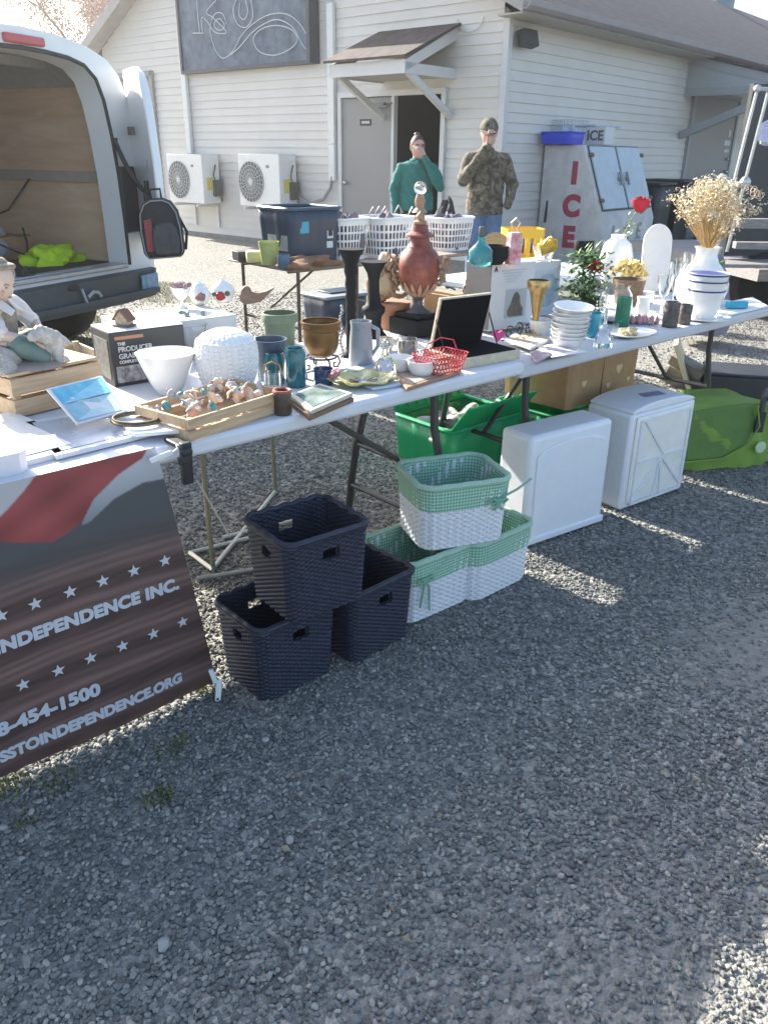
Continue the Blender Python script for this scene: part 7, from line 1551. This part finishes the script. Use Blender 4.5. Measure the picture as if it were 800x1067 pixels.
for ring_, (n_, r0, h0) in enumerate(((3, .25, .9), (4, .5, .75), (5, .8, .5), (6, 1.0, .25))):
    for k in range(n_):
        a = 2 * PI * k / n_ + ring_; vs = []
        for i in range(4):
            for j in range(5): u_ = (j - 2) / 2 * (.9 if ring_ else 1.2); t = i / 3; rad = Rr * r0 * (.35 + .65 * math.sin(t * 1.7)); vs.append((rad * math.cos(a + u_ * .7), rad * math.sin(a + u_ * .7), Rr * (-.6 + t * (1.1 + h0 * .5) - .12 * u_ * u_)))
        pe.add([tuple(Vector(v) + tip) for v in vs], [(i * 5 + j, i * 5 + j + 1, (i + 1) * 5 + j + 1, (i + 1) * 5 + j) for i in range(3) for j in range(4)])
obj('bloom', pe, mat('rose_red_petal', (.42, .01, .03), .6, noise=.2, scale=60), ros, smooth=True)
lv_ = MB()
for k in range(34): t = random.uniform(.15, .85); c_ = stm[0].lerp(tip, t) + Vector([random.gauss(0, .022) for _ in range(3)]); u_ = Vector([random.gauss(0, 1) for _ in range(3)]).normalized() * .017; v2 = u_.orthogonal().normalized() * .008; lv_.add([c_ - u_, c_ + v2, c_ + u_, c_ - v2], [(0, 1, 2, 3)])
obj('leaves', lv_, mat('pale_rose_leaf', (.22, .28, .13), .6, col2=(.45, .48, .32), scale=40), ros)
def blossoms(name, label, cat, loc, spread, n_, r0, m, extra=None, group=None):
    mb = MB()
    for k in range(n_):
        c_ = Vector((random.gauss(0, spread[0]), random.gauss(0, spread[1]), abs(random.gauss(0, spread[2]))))
        for j in range(16): a = random.uniform(0, 6.3); e_ = random.uniform(-.3, 1.4); q = c_ + Vector((math.cos(a) * math.cos(e_), math.sin(a) * math.cos(e_), math.sin(e_))) * r0 * random.uniform(.4, 1); u_ = Vector([random.gauss(0, 1) for _ in range(3)]).normalized() * r0 * .5; v2 = u_.orthogonal().normalized() * r0 * .4; mb.add([q - u_, q + v2, q + u_, q - v2], [(0, 1, 2, 3)])
    o = obj(name, mb, m, loc=loc)
    if label: tag(o, label, cat, group)
    return o
yp = on(655, 305, .726) + Vector((0, .0, 0))
ybm = blossoms('yellow_flowers', 'posy of yellow and cream silk flowers before the white jar', 'flowers', yp + Vector((0, 0, .09)), (.040, .024, .030), 22, .030, mat('yellow_petal', (.74, .52, .10), .7, col2=(.80, .68, .38), scale=30))
cwm = MB()
blossoms('cream', None, None, (-.04, 0, .02), (.015, .01, .014), 4, .020, mat('cream_petal', (0, 0, 0))).parent = ybm; bpy.data.objects['cream'].name = 'cream_flower'
blossoms('green_sprays', None, None, (-.0, 0, -.045), (.03, .02, .012), 5, .018, mat('brown_green_leaf', (.12, .10, .04), .8, col2=(.25, .13, .07), scale=30)).parent = ybm
pot('basket_pot', 'small brown woven pot holding the yellow silk flowers', 'pot', 652, 318, 34, 288, [(.7, 0), (.9, .5), (1, 1)], mat('woven_brown', (.20, .13, .08), .8, noise=.4, scale=80), z=.726)
gp_ = thing('potted_plant', 'bushy artificial green plant with red blooms between globe carton and flowers', 'plant', on(606, 330, .726), 0)
obj('pot', MB().lathe([(.001, 0), (.05, 0), (.06, .07), (.05, .07), (.001, .06)], 24), bwx, gp_, smooth=True)
lv_ = MB(); sm_ = MB(); Hg = zfor(gp_.location, 252) - .726
for k in range(900):
    c_ = Vector((random.gauss(0, .05), random.gauss(0, .04), random.uniform(.04, Hg * .86) )); c_.x *= 1 - .35 * abs(c_.z / Hg - .5); a = random.uniform(0, 6.3); u_ = Vector((math.cos(a), math.sin(a), random.uniform(-.8, .5))).normalized(); v2 = u_.cross(Vector((0, 0, 1))).normalized(); s_ = random.uniform(.013, .024)
    lv_.add([c_, c_ + u_ * s_ + v2 * s_ * .45, c_ + u_ * s_ * 2, c_ + u_ * s_ - v2 * s_ * .45], [(0, 1, 2, 3)])
for k in range(5): b0 = Vector((random.uniform(-.03, .05), 0, Hg * .6)); sm_.tube([(0, 0, .05), b0, b0 + Vector((random.uniform(-.03, .05), 0, Hg * .35))], .002, 4)
for k in range(30): c_ = Vector((random.uniform(-.05, .06), random.uniform(-.02, .02), Hg * random.uniform(.8, 1.0))); u_ = Vector((random.uniform(-1, 1), 0, .8)).normalized() * .018; v2 = Vector((0, 1, 0)) * .007; lv_.add([c_ - u_, c_ + v2, c_ + u_, c_ - v2], [(0, 1, 2, 3)])
obj('leaves', lv_, mat('plant_leaf', (.03, .10, .02), .5, col2=(.14, .26, .06), scale=25), gp_); obj('stem', sm_, mat('stem_green', (0, 0, 0)), gp_)
rb_ = blossoms('red_bloom', None, None, (.03, -.05, Hg * .66), (.016, .01, .014), 6, .024, mat('red_petal', (.38, .03, .02), .7)); rb_.parent = gp_

# ------------------------------------------------------------ goods on the rear brown table
tq = thing('navy_bin', 'large navy storage tote with white stickers on the brown table', 'bin', T3(ufor(lambda u: T3(u, .36), 313), .36), TA)
Ht = .335
obj('tub', shell(.37, .34, Ht, .04, 72, 4, .13, disp=lambda i, j: .005 if i % 9 < 2 else 0), navy, tq, smooth=True, solid=.006); obj('rim', ring(.425, .39, .05, 60, Ht, .012), mat('navy_rim', (.05, .08, .12), .35), tq, smooth=True)
stk_m = mat('sticker_white', (.6, .62, .65), .5)
obj('sticker', MB().box(.11, -.188, .15, .05, .003, .07, rx=R(-4)), stk_m, tq); obj('sticker', MB().box(.11, -.183, .09, .05, .003, .045, rx=R(-4)), stk_m, tq); obj('sticker_mark', MB().box(.11, -.193, .165, .03, .002, .035), ink, tq)
obj('sticker', MB().box(-.10, -.191, .19, .07, .003, .07), mat('sticker_teal', (.05, .35, .48), .5), tq)
obj('window_reflection', MB().box(-.199, -.03, .08, .003, .22, .18), mat('grey_reflect', (.32, .34, .38), .3, noise=.3, scale=12), tq)  # opaque grey sheet with a reflection painted into its colour
for c_ in (tq.children[-1],): c_.rotation_euler = (0, 0, 0)
def laundry(loc, rz, label, W_, D_, H_, seed):
    t = thing('laundry_basket', label, 'basket', loc, rz, 'white laundry baskets on the brown table'); nu, nv = 108, 20
    obj('lattice', shell(W_ * .82, D_ * .82, H_, .07, nu, nv, .22, hole=lambda i, j, p: 2 <= j < 17 and i % 3 != 0 and (j - 2) % 4 != 3), white_pl, t, solid=.004); obj('rim', ring(W_ * 1.0, D_ * 1.0, .08, 60, H_, .009), white_pl, t, smooth=True)
    o = obj('clothes_heap', crumple(W_ * .40, D_ * .40, H_ * 1.04, 48, .33, seed), mat('mixed_cloth', (.05, .045, .06), .85, col2=(.26, .20, .24), scale=7), smooth=True, loc=Vector(loc) + Vector((0, 0, .01)), rot=(0, 0, rz)); return t, o
_, o = laundry(T3(ufor(lambda u: T3(u, .28), 359), .28), TA, 'white lattice laundry basket next to the navy tote', .30, .28, .26, 31); tag(o, 'dark and mauve garments heaped in the laundry basket by the navy tote', 'clothes')
_, o = laundry(T3(ufor(lambda u: T3(u, .20), 402), .20), TA, 'white lattice laundry basket in the middle, left of the red urn', .36, .32, .26, 32); tag(o, 'grey and purple garments piled in the middle laundry basket', 'clothes')
_, o = laundry(T3(ufor(lambda u: T3(u, .26), 466), .26), TA, 'white lattice laundry basket right of the red urn, tipping toward the camera', .34, .30, .23, 33); tag(o, 'mixed garments bulging from the laundry basket behind the red urn', 'clothes')
hg_ = MB()
for k in range(6): x = random.uniform(-.3, .4); p0 = Vector((x, random.uniform(-.08, .08), .26 + random.uniform(0, .03))); hg_.tube([p0, p0 + Vector((.04, 0, .05)), p0 + Vector((.08, 0, 0))], .004, 5)
tag(obj('coat_hangers', hg_, mat('grey_hanger', (.35, .33, .35), .5), loc=T3(1.0, .24), rot=(0, 0, TA)), 'pale plastic coat hangers poking out of the laundry baskets', 'hangers')
blk = obj('black_bag', crumple(.09, .08, .34, 24, .3, 40), mat('black_cloth', (.03, .03, .035), .8, noise=.3), smooth=True, loc=T3(1.80, .45)); tag(blk, 'upright dark bundled bag at the right end of the brown table', 'bag')
tag(obj('brown_blanket', crumple(.22, .13, .06, 36, .35, 50), mat('brown_fur', (.26, .14, .08), .9, noise=.3, scale=30, bump=.5), smooth=True, loc=T3(.18, .10), rot=(0, 0, TA)), 'folded brown fur throw in front of the navy tote', 'blanket')
yv = on(279, 274, .74); pot('yellow_green_vase', 'yellow-green ribbed vase at the left end of the brown table', 'vase', 281, 276, 22, 250, [(.75, 0), (.85, .5), (1, 1)], mat('pistachio', (.42, .45, .16), .4, noise=.1), bw=.5)
tag(obj('cream_box', MB().box(0, 0, 0, .09, .09, .07), mat('cream_yellow', (.55, .50, .28), .6, noise=.1), loc=on(263, 274, .74) + Vector((0, .05, 0)), rot=(0, 0, .3), bevel=.008), 'cream coloured box beside the yellow-green vase', 'box')
tag(obj('dark_carton', MB().box(0, 0, 0, .10, .10, .06), mat('dark_carton', (.06, .06, .065), .6), loc=on(251, 272, .74) + Vector((0, .06, 0)), rot=(0, 0, .6), bevel=.003), 'small dark carton at the corner of the brown table', 'box')
pot('blue_cup', 'small slate blue cup right of the yellow-green vase', 'cup', 296, 280, 13, 264, CYL, mat('slate_blue', (.08, .14, .22), .4))
hz = MB().box(0, 120, -1, 304, 364, 15); hm9 = bpy.data.materials.new('glare_air'); hm9.use_nodes = True; n = hm9.node_tree.nodes; l = hm9.node_tree.links; n.remove(n['Principled BSDF']); pv = n.new('ShaderNodeVolumePrincipled'); pv.inputs['Density'].default_value = .0024; pv.inputs['Color'].default_value = (.95, .95, .95, 1); pv.inputs['Anisotropy'].default_value = .7  # added air volume; its scatter stands in for lens glare
l.new(pv.outputs[0], n['Material Output'].inputs['Volume']); ho = obj('glare_haze', hz, hm9); ho['kind'] = 'stuff'; ho['label'] = 'thin added air volume imitating lens glare over the yard'; ho['category'] = 'glare_haze'
